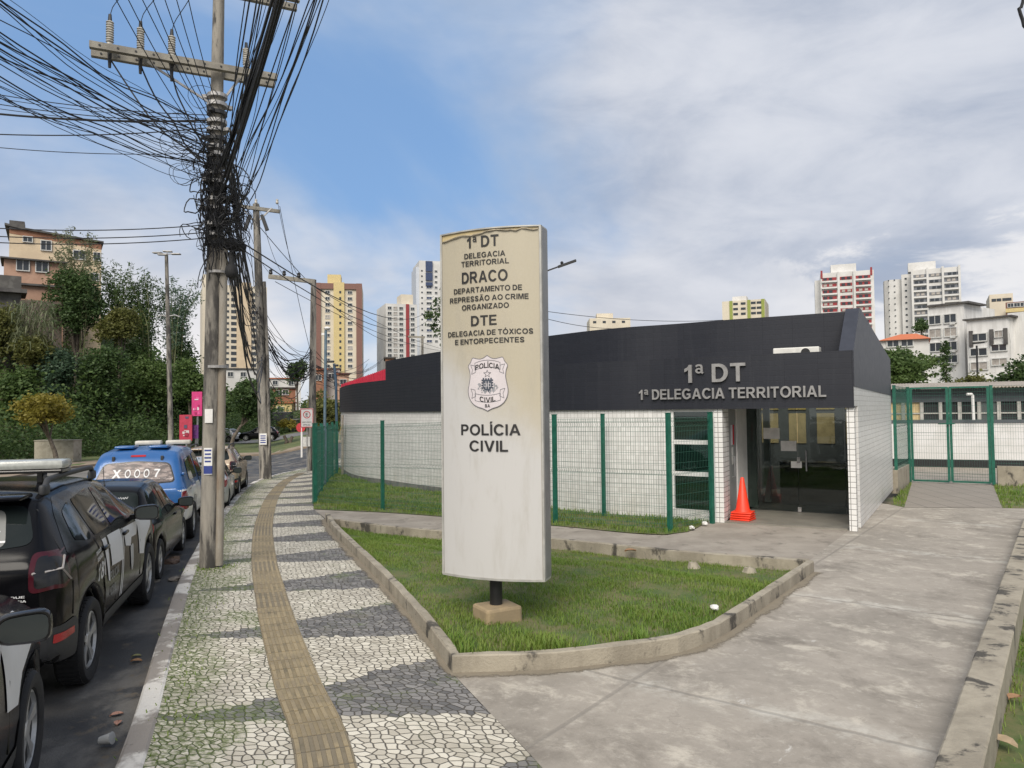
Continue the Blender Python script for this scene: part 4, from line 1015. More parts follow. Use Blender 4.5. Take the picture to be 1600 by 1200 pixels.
# ------------------------------------------------------------------ lawn in front of the station, and mesh fence
lawn_poly = [tuple(p) for p in FLs[::2] if p[0] < 3.6] + [tuple(fpt(s, .0)) for s in np.linspace(sP0+.15, SE-.2, 40)]
bk = [tuple(np.interp(yy, RE[:, 1], RE[:, 0]) * np.array([1, 0]) + np.array([0, yy])) for yy in np.linspace(FS[-1]*0+34, FLs[0][1]+.3, 12)]
lawn_poly += bk
def lawn_z(x, y): return gz(x, y)+.012
lawn('lawn', lawn_poly, lawn_z, .5)
blades('grass', lawn_poly, lawn_z, 620, .075, .006)
right_poly = [tuple(Wm+wperp*.235), tuple(W1+wperp*.235), tuple(W1+wperp*6), tuple(Wm+wperp*6)]
rz_ = lambda x, y: -.11+.03*np.sin(1.3*x)*np.sin(.9*y)
lawn('lawn', right_poly, rz_, .3); 
blades('grass', right_poly, rz_, 1300, .05, .004, None, lambda P: np.clip(.9-.8*np.exp(-(((P-np.array(W0))@np.array(wperp)-.35)/.22)**2)*(.5+.5*np.sin(P[:, 1]*1.5)), .05, 1))
def post(mb, p, z0, z1, wd=.065, an=0):
    mb.box((p[0], p[1], (z0+z1)/2), (wd, wd, z1-z0), an); mb.box((p[0], p[1], z1+.008), (wd*1.15, wd*1.15, .015), an)
def panel(mb, a, b, z0, z1, ga, gb, step=.05, hs=.2, wd=.005):
    """welded mesh with pressed V beams"""
    a, b = np.array(a), np.array(b); L = np.linalg.norm(b-a); d = (b-a)/L; nrm = np.array([-d[1], d[0]]); n = int(L/step); H = z1-z0
    vz = [.05, .50, .95, 1.0]
    def off(z):
        r = 0.
        for c in (.06*H, .5*H, .94*H): r = max(r, .035*max(0, 1-abs(z-c)/.05))
        return r
    zs = sorted(set([0, H] + [c+k for c in (.06*H, .5*H, .94*H) for k in (-.05, 0, .05)])); an = math.atan2(d[1], d[0])
    for i in range(n+1):
        f = i/n; p = a+(b-a)*f; g = ga+(gb-ga)*f
        pts = [(p[0]+nrm[0]*off(z), p[1]+nrm[1]*off(z), g+z0+z) for z in zs if 0 <= z <= H]
        mb.tube(pts, wd*.56, 4, False)
    hz = [z for z in np.arange(.2, H, hs)] + [c+k for c in (.06*H, .5*H, .94*H) for k in (-.045, .045)] + [.01, H-.01]
    for z in hz: mb.bar((a[0]+nrm[0]*off(z), a[1]+nrm[1]*off(z), ga+z0+z), (b[0]+nrm[0]*off(z), b[1]+nrm[1]*off(z), gb+z0+z), wd, wd)
FP = [np.array(ong(*q).xy) for q in ((492, 787), (598, 797), (734, 808), (868, 818), (1047, 831), (1113, 818))]
FH = 2.2
fence = thing('mesh_fence', 'green welded mesh fence in front of the white station wall', 'fence', (FP[3][0], FP[3][1], 0))
for i, p in enumerate(FP):
    mb = MB(); g = float(gz(*p)); w_ = .11 if i == 0 else .075; post(mb, p, g-.05, g+FH, w_, .6); o = mb.build('post', MT['green_paint'], fence)
for i in range(5):
    mb = MB(); panel(mb, FP[i], FP[i+1], .06, FH-.08, float(gz(*FP[i])), float(gz(*FP[i+1]))); mb.build('mesh_panel', MT['mesh_wire'], fence)
mb = MB(); p = fpt(s_at(953), .32); post(mb, p, -.05, FH-.02, .065, .6)
tag(mb.build('fence_post', MT['green_paint'], base=True), 'lone green fence post standing close to the white station wall', 'post')
# fence running back along the pavement
sf = thing('side_fence', 'green fence of close upright posts running back beside the stone pavement', 'fence', (FP[0][0], FP[0][1], float(gz(*FP[0]))))
BP = [FP[0], np.array(ong(502, 768).xy)+(.0, 0), np.array(ong(511, 755).xy), np.array(ong(519, 746).xy), np.array(ong(526, 741).xy)]
for i, p in enumerate(BP[1:]):
    mb = MB(); g = float(gz(*p)); post(mb, p, g-.05, g+FH, .09, .4); mb.build('post', MT['green_paint'], sf)
for i in range(4):
    mb = MB(); panel(mb, BP[i], BP[i+1], .06, FH-.08, float(gz(*BP[i])), float(gz(*BP[i+1])), .05); mb.build('mesh_panel', MT['mesh_wire'], sf)
# ------------------------------------------------------------------ gate and fence at the back right
def opt(px, py, Y): return np.array(at(px, py, Y).xy)
GA, GBm, GB = np.array(ong(1427, 753).xy), np.array(ong(1486, 755).xy), np.array(ong(1548, 757).xy)
gd_ = (GB-GA)/np.linalg.norm(GB-GA); GH = 2.85
FX = np.array(rpt(RWL))+gd_*.08
ga = thing('mesh_gate', 'double leaf green mesh gate at the end of the paved path', 'gate', (GBm[0], GBm[1], 0))
for a, b_ in ((GA, GBm-gd_*.04), (GBm+gd_*.04, GB)):
    mb = MB()
    for q in (a, b_): mb.box((q[0], q[1], GH/2+.02), (.07, .05, GH-.06), math.atan2(gd_[1], gd_[0]))
    for z in (.05, GH-.03): mb.bar((a[0], a[1], z), (b_[0], b_[1], z), .05, .05)
    lf = mb.build('gate_leaf', MT['green_paint'], ga)
    mb = MB(); panel(mb, a, b_, .08, GH-.05, 0, 0, .06); mb.build('mesh_panel', MT['mesh_wire'], lf)
mb = MB(); mb.bar((GBm[0]-.35, GBm[1]-.06, 1.75), (GBm[0]+.12, GBm[1]-.06, 1.75), .03, .03); mb.build('latch', MT['green_paint'], ga)
bf = thing('mesh_fence', 'tall green mesh fence on a low wall beside the gate', 'fence', (GB[0], GB[1], 0))
GC = GB + gd_*2.6; GD_ = GB + gd_*5.2
for a, b_ in ((FX, GA-gd_*.09), (GB+gd_*.09, GC), (GC, GD_)):
    mb = MB(); panel(mb, a, b_, .52, GH, 0, 0, .06); mb.build('mesh_panel', MT['mesh_wire'], bf)
for q, z in ((FX, .45), (GA-gd_*.08, 0), (GB+gd_*.08, 0), (GC, .45), (GD_, .45)):
    mb = MB(); post(mb, q, z, GH, .08, math.atan2(gd_[1], gd_[0])); mb.build('post', MT['green_paint'], bf)
for nm, a, b_ in (('short piece', FX, GA-gd_*.13), ('long piece', GB+gd_*.13, GD_+gd_*3)):
    mb = MB(); slab(mb, a-np.array([0, .08]), b_-np.array([0, .08]), -.1, .54, .17)
    tag(mb.build('fence_base_wall', MT['old_concrete'], base=True), ('short stained concrete base wall between station and gate' if nm == 'short piece' else 'long stained concrete base wall right of the gate'), 'wall', 'base walls under the back fence')
# paving up to the gate, lawns beside it
tp = [ong(1413, 793).xy, ong(1566, 794).xy, ong(1552, 759).xy, ong(1425, 754).xy]
mb = MB(); mb.v = [(p.x, p.y, .006) for p in tp]; dU = (tp[1]-tp[0]).normalized(); dV = Vector((-dU.y, dU.x)); mb.face((0, 1, 2, 3), [((p-tp[0]).dot(dU), (p-tp[0]).dot(dV)) for p in tp])
tag(mb.build('paved_path', MT['block_paving']), kind='structure')
g1 = [ong(1394, 789).xy, tp[0], tp[3], Vector(FX)+Vector((.1, -.1))]
g2 = [tp[1], ong(1700, 796).xy, ong(1700, 762).xy, tp[2]]
for g in (g1, g2):
    lawn('lawn', [tuple(p) for p in g], lambda x, y: 0*x+.004, .5); blades('grass', [tuple(p) for p in g], lambda x, y: 0*x+.004, 330, .08, .007)
mb = MB(); mb.prism([GA+gd_*-3, GB+gd_*9, GB+gd_*9+(2, 11), GA+gd_*-3+(2, 11)], -.05, -.012); tag(mb.build('yard', mtx), kind='structure')
# long low block behind the fence
a = np.array(at(1380, 600, 28.3).xy); b_ = np.array(at(1680, 600, 26.0).xy); d = (b_-a)/np.linalg.norm(b_-a); nr = np.array([-d[1], d[0]]); Lb = np.linalg.norm(b_-a)
blk = thing('office_block', 'long low white block with window row and corrugated roof behind the gate', 'building', (a[0], a[1], 0))
def bq(u, o): return a+d*u-nr*o
z1, z2, z3, z4 = (at(1500, y, 27.2).z for y in (661, 656, 628, 607))
mb = MB(); slab(mb, bq(0, 0), bq(Lb, 0), -.1, z1, .2); mb.build('wall', two('white_plaster', (.66, .65, .64), (.58, .57, .55), 1, .4, .6, .8, .1), blk)
mb = MB(); slab(mb, bq(0, .03), bq(Lb, .03), z1, z2, .23); slab(mb, bq(0, .01), bq(Lb, .01), z3, z4, .2); mb.build('dark_fascia', plain('fascia_grey', (.075, .085, .095), .7), blk)
mb = MB(); slab(mb, bq(0, 0.02), bq(Lb, .02), -.1, .28, .02); mb.build('plinth', MT['black_paint'], blk)
k = 0; u = .1
while u < Lb-.4:
    w_ = .50; 
    mb = MB(); slab(mb, bq(u, -.08), bq(u+w_, -.08), z2, z3, .03); pn = mb.build('window', bei if k in (0, 1) else (MT['dark_inside'] if k % 5 else plain('grey_pane%d' % k, (.09, .10, .10), .2)), blk)
    mb = MB(); slab(mb, bq(u+w_, -.0), bq(u+w_+.12, -.0), z2, z3, .12)
    slab(mb, bq(u, -.04), bq(u+w_, -.04), z2+.22, z2+.27, .03); mb.build('frame', plain('mullion%d' % k, (.40, .39, .36), .7), pn); u += w_+.12; k += 1
mb = MB(); nn_ = 110; zr = z4+.02
for i in range(nn_+1):
    uu_ = Lb*i/nn_*1.02-.3; w_ = .05*math.cos(i*math.pi/1.0)
    for (o_, z) in ((.55, zr), (-6, zr+.32)): q = bq(uu_, o_); mb.v.append((q[0], q[1], z+w_*.5+.03)); mb.v.append((q[0], q[1], z+w_*.5-.0))
for i in range(nn_):
    a4, c4 = i*4, i*4+4; mb.face((a4, c4, c4+2, a4+2)); mb.face((a4+1, a4+3, c4+3, c4+1)); mb.face((a4, a4+1, c4+1, c4))
mb.build('corrugated_roof', two('asbestos', (.47, .42, .36), (.36, .31, .26), 1.5, .4, .6, .9, .1), blk)
mb = MB(); q = bq(3.6, .08); p0 = at(1517, 616, q[1]); mb.tube([(p0.x-.18, p0.y-.05, p0.z), (p0.x, p0.y-.05, p0.z), (p0.x+.03, p0.y-.05, p0.z-.06), (p0.x+.04, p0.y-.05, z2)], .05, 8); mb.build('drain_pipe', MT['white_paint'], blk)
# ------------------------------------------------------------------ vehicles
paint_black = plain('car_black', (.004, .004, .005), .16, .0, .05, 3, coat=.0, spec=.2)
paint_white = plain('car_white', (.62, .62, .61), .3, 0, .05, 3, coat=.6)
paint_blue = plain('car_blue', (.022, .105, .30), .3, .1, .06, 3, coat=.4)
paint_beige = plain('car_beige', (.40, .31, .22), .3, .15, .05, 3, coat=.7)
paint_silver = plain('car_silver', (.40, .41, .41), .3, .3, .05, 3, coat=.6)
car_glass = plain('car_glass', (.012, .016, .016), .05, 0, .05, coat=.0, spec=.3)
gloss_black = plain('trim_gloss', (.008, .008, .009), .18)
plastic = plain('trim_plastic', (.032, .033, .035), .6, 0, .12, 20)
red_lens = plain('red_lens', (.16, .010, .014), .12, 0, .1, coat=.8)
deep_lens = plain('dark_lens', (.05, .007, .012), .12, 0, .1, coat=.25, spec=.3)
clear_lens = plain('clear_lens', (.36, .33, .31), .15, 0, .1, coat=.6)
refl_red = plain('reflector_red', (.36, .015, .02), .2)
decal_white = plain('decal_white', (.62, .62, .62), .45, 0, .04)
decal_grey = plain('decal_grey', (.16, .165, .17), .45, 0, .04)
alloy = plain('alloy', (.46, .46, .45), .35, .5, .15, 12)
alloy_dark = plain('alloy_dark', (.06, .06, .062), .5, .3, .1)
chrome = plain('chrome', (.62, .62, .62), .12, 1, .03)
lightbar_m = plain('light_bar_lens', (.40, .41, .38), .25, 0, .12, 20, coat=.5)
def lerp(tab, x): a = np.array(tab, float); return np.interp(x, a[:, 0], a[:, 1])
def smooth_tab(tab, xs, wd=.06):
    f = np.linspace(-wd, wd, 9); return np.mean([lerp(tab, xs+q) for q in f], axis=0)
class Car:
    """shell lofted along x (0 = tail, L = nose), y to the left, z up"""
    def __init__(s, L, top, belt, half, roofw, zsill, wheels, rw, arch, paint, tumble=.0):
        s.L = L; s.wheels = wheels; s.rw = rw; s.arch = arch
        xs = set(np.round(np.concatenate([np.linspace(0, .3, 16), np.linspace(.3, L-.3, int((L-.6)/.045)), np.linspace(L-.3, L, 14)]), 4))
        for wx in wheels:
            for a in np.linspace(0, math.pi, 37): xs.add(round(wx+arch*math.cos(a), 4))
            xs.add(round(wx-arch-.003, 4)); xs.add(round(wx+arch+.003, 4))
        xs = np.array(sorted(x for x in xs if 0 <= x <= L)); s.xs = xs
        T = smooth_tab(top, xs, .05); B = smooth_tab(belt, xs, .08); H = smooth_tab(half, xs, .05); RW_ = smooth_tab(roofw, xs, .06)
        T[0], T[-1] = lerp(top, 0), lerp(top, L); H[0], H[-1] = lerp(half, 0), lerp(half, L)
        B = np.minimum(B, T-.02)
        Z = np.full(len(xs), 0.) + lerp(zsill, xs)
        for wx in wheels:
            d2 = arch**2-(xs-wx)**2; Z = np.where(d2 >= -1e-9, np.maximum(Z, rw+np.sqrt(np.maximum(d2, 0))), Z)
        V = []; n = None
        for x, zt, zb, w, wr, z0 in zip(xs, T, B, H, RW_, Z):
            wr = min(wr, w*.95); zm = z0+.5*(zb-z0)
            P = [(w*.90, z0), (w*.975, z0+.02), (w, z0+.35*(zb-z0)), (w*1.0, z0+.62*(zb-z0)), (w*.985, z0+.86*(zb-z0)), (w*.955, zb),
                 (wr+(w*.955-wr)*.55, zb+.42*(zt-zb)), (wr+(w*.955-wr)*.16, zb+.80*(zt-zb)), (wr-.035, zb+.95*(zt-zb)), (wr*.72, zt-.006), (wr*.3, zt+.006), (0, zt+.01)]
            for _ in range(2):
                Q = [P[0]]
                for a, b in zip(P[:-1], P[1:]): Q += [(a[0]*.75+b[0]*.25, a[1]*.75+b[1]*.25), (a[0]*.25+b[0]*.75, a[1]*.25+b[1]*.75)]
                Q.append(P[-1]); P = Q
            row = [(x, -p[0], p[1]) for p in P] + [(x, p[0], p[1]) for p in P[::-1][1:]]
            n = len(row); V += row
        F = []; m_ = len(xs)
        for i in range(m_-1):
            for k in range(n-1): a = i*n+k; F.append((a, a+1, a+n+1, a+n)[::-1])
        F.append(tuple(range(n))); F.append(tuple((m_-1)*n+k for k in range(n))[::-1])
        s.V, s.F = V, F
        s.bvh = BVHTree.FromPolygons([Vector(v) for v in V], F)
        me = bpy.data.meshes.new('body'); me.from_pydata(V, [], F); me.materials.append(paint); 
        bm = bmesh.new(); bm.from_mesh(me); bmesh.ops.recalc_face_normals(bm, faces=bm.faces[:]); bm.to_mesh(me); bm.free(); shade(me, 40); s.me = me
    def body(s, root):
        o = bpy.data.objects.new('body', s.me); COL.objects.link(o); o.parent = root; OFF[o.name] = Vector((0, 0, 0)); s.root = root; s.bodyo = o; return o
    def cast(s, a, b, view, off):
        if view == 'right': o, d = Vector((a, -3, b)), Vector((0, 1, 0))
        elif view == 'left': o, d = Vector((a, 3, b)), Vector((0, -1, 0))
        elif view == 'rear': o, d = Vector((-3, a, b)), Vector((1, 0, 0))
        elif view == 'front': o, d = Vector((s.L+3, a, b)), Vector((-1, 0, 0))
        else: o, d = Vector((a, b, 5)), Vector((0, 0, -1))
        h = s.bvh.ray_cast(o, d)
        if h[0] is None:
            h = s.bvh.find_nearest(o+d*2.2); return h[0]-d*off
        return h[0]-d*off
    def patch(s, name, poly, view, mat, off=.004, parent=None, step=.05, rnd=0., holes=None):
        """outline given in (x,z) for sides, (y,z) for the ends, laid on the shell"""
        if rnd: poly = round_poly(poly, rnd)
        bm = bmesh.new(); a = np.array(poly)
        bm.faces.new([bm.verts.new((p[0], p[1], 0)) for p in poly])
        for ax in (0, 1):
            for c in np.arange(a[:, ax].min()+step*.7, a[:, ax].max(), step):
                bmesh.ops.bisect_plane(bm, geom=bm.verts[:]+bm.edges[:]+bm.faces[:], plane_co=(c, 0, 0) if ax == 0 else (0, c, 0), plane_no=(1, 0, 0) if ax == 0 else (0, 1, 0))
        return s.put(name, bm, view, mat, off, parent)
    def put(s, name, bm, view, mat, off, parent):
        for v in bm.verts: v.co = s.cast(v.co.x, v.co.y, view, off+v.co.z*.2)
        me = bpy.data.meshes.new(name); bmesh.ops.recalc_face_normals(bm, faces=bm.faces[:]); bm.to_mesh(me); bm.free(); me.materials.append(mat); shade(me, 50)
        o = bpy.data.objects.new(name, me); COL.objects.link(o); o.parent = parent or s.root; OFF[o.name] = Vector((0, 0, 0)); return o
    def text(s, name, txt, c, cap, view, mat, wd=None, rot=0, off=.010, parent=None, flip=False):
        bm = text_geo(txt, cap); xs = [v.co.x for v in bm.verts]; m_ = (min(xs)+max(xs))/2; W_ = max(xs)-min(xs); k = (wd/W_) if wd else 1
        for v in bm.verts:
            x, y = (v.co.x-m_)*k, v.co.y-cap/2; x, y = x*math.cos(rot)-y*math.sin(rot), x*math.sin(rot)+y*math.cos(rot)
            v.co.x, v.co.y = c[0]+(-x if flip else x), c[1]+y
        return s.put(name, bm, view, mat, off, parent)
    def line(s, name, pts, view, mat, wd=.006, off=.003, parent=None):
        mb = MB(); P = [s.cast(a, b, view, off) for a, b in pts]; mb.tube(P, wd/2, 4); return mb.build(name, mat, parent or s.root)
    def wheel(s, x, side, rim=alloy, spokes=5, width=.21, half=.86):
        root = s.root; r = s.rw; y = side*(half-width/2)
        M_ = Matrix.Rotation(R(-90*side), 3, 'X')
        w_ = MB(); hw = width/2
        w_.lathe([(r*.66, -hw*.8), (r*.80, -hw*.96), (r*.93, -hw*.98), (r*.985, -hw*.80), (r, -hw*.5), (r, hw*.5), (r*.985, hw*.80), (r*.93, hw*.98), (r*.80, hw*.98), (r*.70, hw*.84), (r*.66, hw*.55)], (x, y, r), 40, M_)
        for q in range(44):     # tread blocks
            a = 2*math.pi*q/44; d = Vector((math.cos(a), 0, math.sin(a)))
            w_.box(Vector((x, y, r))+d*(r-.001), (.012, width*.72, .030), M=Matrix.Rotation(-a, 3, 'Y'))
        wo = w_.build('wheel', MT['black_rubber'], root, 40)
        m2 = MB(); m2.lathe([(r*.67, -.02), (r*.67, hw*.72), (r*.63, hw*.78), (r*.60, hw*.40), (r*.58, -.02)], (x, y, r), 36, M_)
        for q in range(spokes):
            a = 2*math.pi*q/spokes+.3; pts = []
            for (rr_, dw) in ((.10, .085), (.34, .062), (.62, .105)):
                pts.append((rr_*r, dw*r*1.1))
            vs = []
            for (rr_, hw_) in pts:
                for sg in (-1, 1):
                    d = Vector((math.cos(a)*rr_-sg*math.sin(a)*hw_, math.sin(a)*rr_+sg*math.cos(a)*hw_, 0))
                    zz2 = hw*.74 if rr_ > .5*r else hw*.66
                    vs.append(Vector((x, y, r)) + M_ @ Vector((d.x, d.y, zz2))); vs.append(Vector((x, y, r)) + M_ @ Vector((d.x, d.y, zz2-.05)))
            m2.add(vs, [(0, 4, 6, 2), (4, 8, 10, 6), (0, 1, 5, 4), (4, 5, 9, 8), (2, 6, 7, 3), (6, 10, 11, 7), (1, 3, 7, 5), (5, 7, 11, 9)])
        m2.lathe([(.012, hw*.72), (r*.16, hw*.70), (r*.20, hw*.60)], (x, y, r), 16, M_)
        m2.build('rim', rim, wo, 35)
        m3 = MB(); m3.lathe([(r*.60, -.03), (r*.60, hw*.15)], (x, y, r), 24, M_); m3.build('brake_disc', alloy_dark, wo)
    def repaint(s, mat, test):
        s.me.materials.append(mat); k = len(s.me.materials)-1
        for p in s.me.polygons:
            if test(p.center): p.material_index = k
    def under(s, half=.60, z0=.24, z1=.75, mat=None):
        mb = MB(); mb.box((s.L/2, 0, (z0+z1)/2), (s.L-.5, half*2, z1-z0)); mb.build('underbody', MT['dark_inside'], s.root)
    def arch_trim(s, x, view, wd=.05, mat=plastic, z0=.2, off=.006):
        o_, i_ = [], []
        for a in np.linspace(math.asin(max(-.9, min(.9, (z0-s.rw)/s.arch))), math.pi-math.asin(max(-.9, min(.9, (z0-s.rw)/s.arch))), 30):
            i_.append((x+(s.arch+.003)*math.cos(a), s.rw+(s.arch+.003)*math.sin(a))); o_.append((x+(s.arch+wd)*math.cos(a), s.rw+(s.arch+wd)*math.sin(a)))
        return s.patch('wheel_arch_trim', i_+o_[::-1], view, mat, off, None, .12)
    def mirror(s, x, z, side, half, mat):
        mb = MB(); M_ = Matrix.Rotation(side*R(-12), 3, 'Z')
        prof = [(-.045, .60), (-.05, .92), (-.03, 1), (.03, .96), (.075, .75), (.10, .40)]
        vs = []; nn2 = 20
        for (dx_, k) in prof:
            for q in range(nn2):
                a = 2*math.pi*q/nn2; ca, sa = math.cos(a), math.sin(a); e_ = .55
                yy = math.copysign(abs(ca)**e_, ca)*.125*k; zz3 = math.copysign(abs(sa)**e_, sa)*.082*k*(1+.12*ca*side)
                vs.append(Vector((x, side*(half+.13), z)) + M_ @ Vector((dx_, yy, zz3)))
        fs = [(i*nn2+q, i*nn2+(q+1) % nn2, (i+1)*nn2+(q+1) % nn2, (i+1)*nn2+q) for i in range(len(prof)-1) for q in range(nn2)]
        fs += [tuple(range(nn2)), tuple((len(prof)-1)*nn2+q for q in range(nn2))[::-1]]
        mb.add(vs, fs); mb.bar((x+.03, side*(half-.04), z-.05), (x+.02, side*(half+.06), z-.04), .06, .05)
        o = mb.build('wing_mirror', mat, s.root, 40)
        g = MB(); gv = []
        for q in range(nn2):
            a = 2*math.pi*q/nn2; ca, sa = math.cos(a), math.sin(a)
            gv.append(Vector((x, side*(half+.13), z)) + M_ @ Vector((-.055, math.copysign(abs(ca)**.55, ca)*.105, math.copysign(abs(sa)**.55, sa)*.064*(1+.12*ca*side))))
        g.add(gv, [tuple(range(nn2))]); g.build('mirror_glass', plain('mirror_glass', (.035, .042, .042), .08, 0, .02) if 'mirror_glass' not in MT else MT['mirror_glass'], o)
def round_poly(P, r, n=5):
    out = []; m_ = len(P)
    for i in range(m_):
        a, b, c = (np.array(P[j % m_], float) for j in (i-1, i, i+1)); u, v = a-b, c-b; lu, lv = np.linalg.norm(u), np.linalg.norm(v); q = min(r, lu*.45, lv*.45)
        p0, p2 = b+u/lu*q, b+v/lv*q
        for t in np.linspace(0, 1, n): out.append(tuple((1-t)**2*p0+2*t*(1-t)*b+t*t*p2))
    return out
HEAD = Vector((-.29, .957)).normalized(); HA = math.atan2(HEAD.y, HEAD.x)
def car_at(px, py, wx, wy, dzr=-.13, ha=HA):
    """origin of a car whose wheel foot (wx,wy) in its frame is seen at the photo pixel"""
    p = ong(px, py, dzr); c, s_ = math.cos(ha), math.sin(ha); return Vector((p.x-(c*wx-s_*wy), p.y-(s_*wx+c*wy), p.z))
def small_suv(name, label, loc, paint, police, ha=HA, kit=True):
    t = thing(name, label, 'car', loc, ha, 'police cars parked along the kerb' if police else None, local=True)
    L = 4.34; wh = (.83, 3.50)
    c = Car(L, [(0, 1.10), (.04, 1.18), (.10, 1.24), (.30, 1.49), (.42, 1.585), (.60, 1.63), (1.2, 1.655), (1.9, 1.64), (2.35, 1.585), (2.65, 1.48), (3.12, 1.24), (3.25, 1.19), (3.9, 1.10), (4.15, 1.0), (4.30, .78), (4.34, .64)],
            [(0, 1.03), (.1, 1.13), (.5, 1.15), (1.2, 1.13), (2.6, 1.10), (3.2, 1.07), (4.0, .96), (4.34, .56)],
            [(0, .73), (.03, .80), (.10, .855), (.3, .885), (.8, .905), (1.6, .895), (2.6, .895), (3.5, .905), (3.9, .86), (4.2, .74), (4.34, .56)],
            [(0, .66), (.1, .68), (.4, .615), (.7, .595), (2.0, .60), (2.7, .60), (3.2, .70), (3.9, .66), (4.34, .4)],
            [(0, .44), (.12, .38), (.5, .29), (3.9, .28), (4.2, .33), (4.34, .38)], wh, .345, .405, paint)
    c.body(t); c.under()
    for x in wh:
        for s_ in (-1, 1): c.wheel(x, s_, alloy, 5, .215, .90)
        c.arch_trim(x, 'right', .055)
    # right-hand glazing
    c.patch('window_surround', [(.30, 1.15), (.50, 1.46), (.66, 1.56), (1.3, 1.585), (2.05, 1.55), (2.42, 1.46), (3.0, 1.15), (2.60, 1.125), (1.5, 1.14)], 'right', gloss_black, .003, rnd=.06)
    c.patch('window', [(.56, 1.22), (.66, 1.44), (.93, 1.50), (1.01, 1.20), (.90, 1.165)], 'right', car_glass, .007, rnd=.05)
    c.patch('window', [(1.09, 1.175), (1.02, 1.50), (1.62, 1.545), (1.66, 1.165)], 'right', car_glass, .007, rnd=.04)
    c.patch('window', [(1.75, 1.165), (1.72, 1.54), (2.05, 1.515), (2.38, 1.43), (2.84, 1.16)], 'right', car_glass, .007, rnd=.04)
    c.patch('rear_window', [(-.66, 1.27), (-.56, 1.53), (0, 1.56), (.56, 1.53), (.66, 1.27), (0, 1.20)], 'rear', car_glass, .006, rnd=.08)
    c.patch('windscreen', [(-.62, 1.25), (-.52, 1.54), (.52, 1.54), (.62, 1.25)], 'front', car_glass, .006, rnd=.06)
    # lower cladding, doors
    c.patch('sill_trim', [(1.26, .29), (1.26, .44), (3.06, .43), (3.06, .29)], 'right', plastic, .007)
    c.patch('rear_bumper_trim', [(0.02, .39), (.005, .66), (.33, .68), (.40, .60), (.42, .36)], 'right', plastic, .007, rnd=.04)
    c.patch('rear_bumper_trim', [(-.78, .42), (-.78, .65), (-.3, .70), (.3, .70), (.78, .65), (.78, .42)], 'rear', plastic, .007, rnd=.03)
    c.patch('reflector', [(.05, .545), (.05, .61), (.29, .61), (.30, .555)], 'right', refl_red, .013, rnd=.01)
    for P in ([(1.70, .46), (1.705, 1.12)], [(1.16, .84), (1.05, 1.08), (1.03, 1.16)], [(2.88, .46), (2.86, .84), (2.82, 1.14)], [(1.26, .50), (1.24, .66), (1.16, .84)], [(.28, .70), (.30, .95)], [(.26, 1.2), (.36, 1.5)]): c.line('door_gap', P, 'right', gloss_black, .009)
    for x in (1.16, 2.02):
        mb = MB(); p = c.cast(x+.12, 1.03, 'right', .018); mb.box(p, (.19, .03, .035), 0, .012); mb.build('door_handle', paint, t, True)
    tl = c.patch('taillight', [(-.86, .95), (-.86, 1.20), (-.665, 1.22), (-.665, .93)], 'rear', deep_lens, .010, rnd=.05, step=.03)
    tl = c.patch('taillight', [(.012, .95), (.012, 1.20), (.17, 1.205), (.25, 1.15), (.25, .99), (.17, .93)], 'right', deep_lens, .010, rnd=.05, step=.03)
    tl2 = c.patch('taillight', [(.86, .95), (.86, 1.20), (.665, 1.22), (.665, .93)], 'rear', deep_lens, .010, rnd=.05, step=.03)
    c.patch('lamp_core', [(.03, .98), (.03, 1.17), (.16, 1.175), (.22, 1.13), (.22, 1.0), (.16, .96)], 'right', gloss_black, .0125, tl, rnd=.04, step=.03); c.patch('lamp_core', [(-.85, .98), (-.85, 1.17), (-.70, 1.19), (-.70, .96)], 'rear', gloss_black, .0125, tl2, rnd=.04, step=.03)
    for a, b in (((.03, 1.075), (.13, 1.08)), ((.13, 1.08), (.23, 1.16)), ((.13, 1.08), (.23, .98))): c.line('lamp_bar', [a, b], 'right', clear_lens, .018, .018, tl)
    c.line('lamp_bar', [(-.69, 1.075), (-.85, 1.075)], 'rear', clear_lens, .018, .018, tl2)
    for s_ in (-1, 1):
        c.mirror(2.68, 1.16, s_, .86, gloss_black)
        mb = MB(); P = []
        for (x, z) in ((.62, 1.595), (.70, 1.665), (.85, 1.70), (2.0, 1.70), (2.14, 1.665), (2.22, 1.60)): P.append((x, s_*.575, z))
        mb.tube(spline(P, .08), .024, 8); 
        for x in (.66, 2.16): mb.box((x, s_*.575, 1.62), (.16, .05, .09), 0, .02)
        mb.build('roof_rail', plastic, t, 50)
    mb = MB(); mb.box((.33, 0, 1.60), (.30, 1.10, .035), 0, .015); mb.build('roof_spoiler', paint, t, True)
    mb = MB(); mb.tube([(.75, 0, 1.63), (.62, 0, 1.82)], .006, 6); mb.build('aerial', plastic, t)
    c.patch('headlight', [(4.02, .88), (4.0, 1.0), (4.16, .96), (4.22, .84)], 'right', clear_lens, .008, rnd=.03)
    c.patch('number_plate', [(-.22, .80), (-.22, .92), (.22, .92), (.22, .80)], 'rear', decal_white, .012)
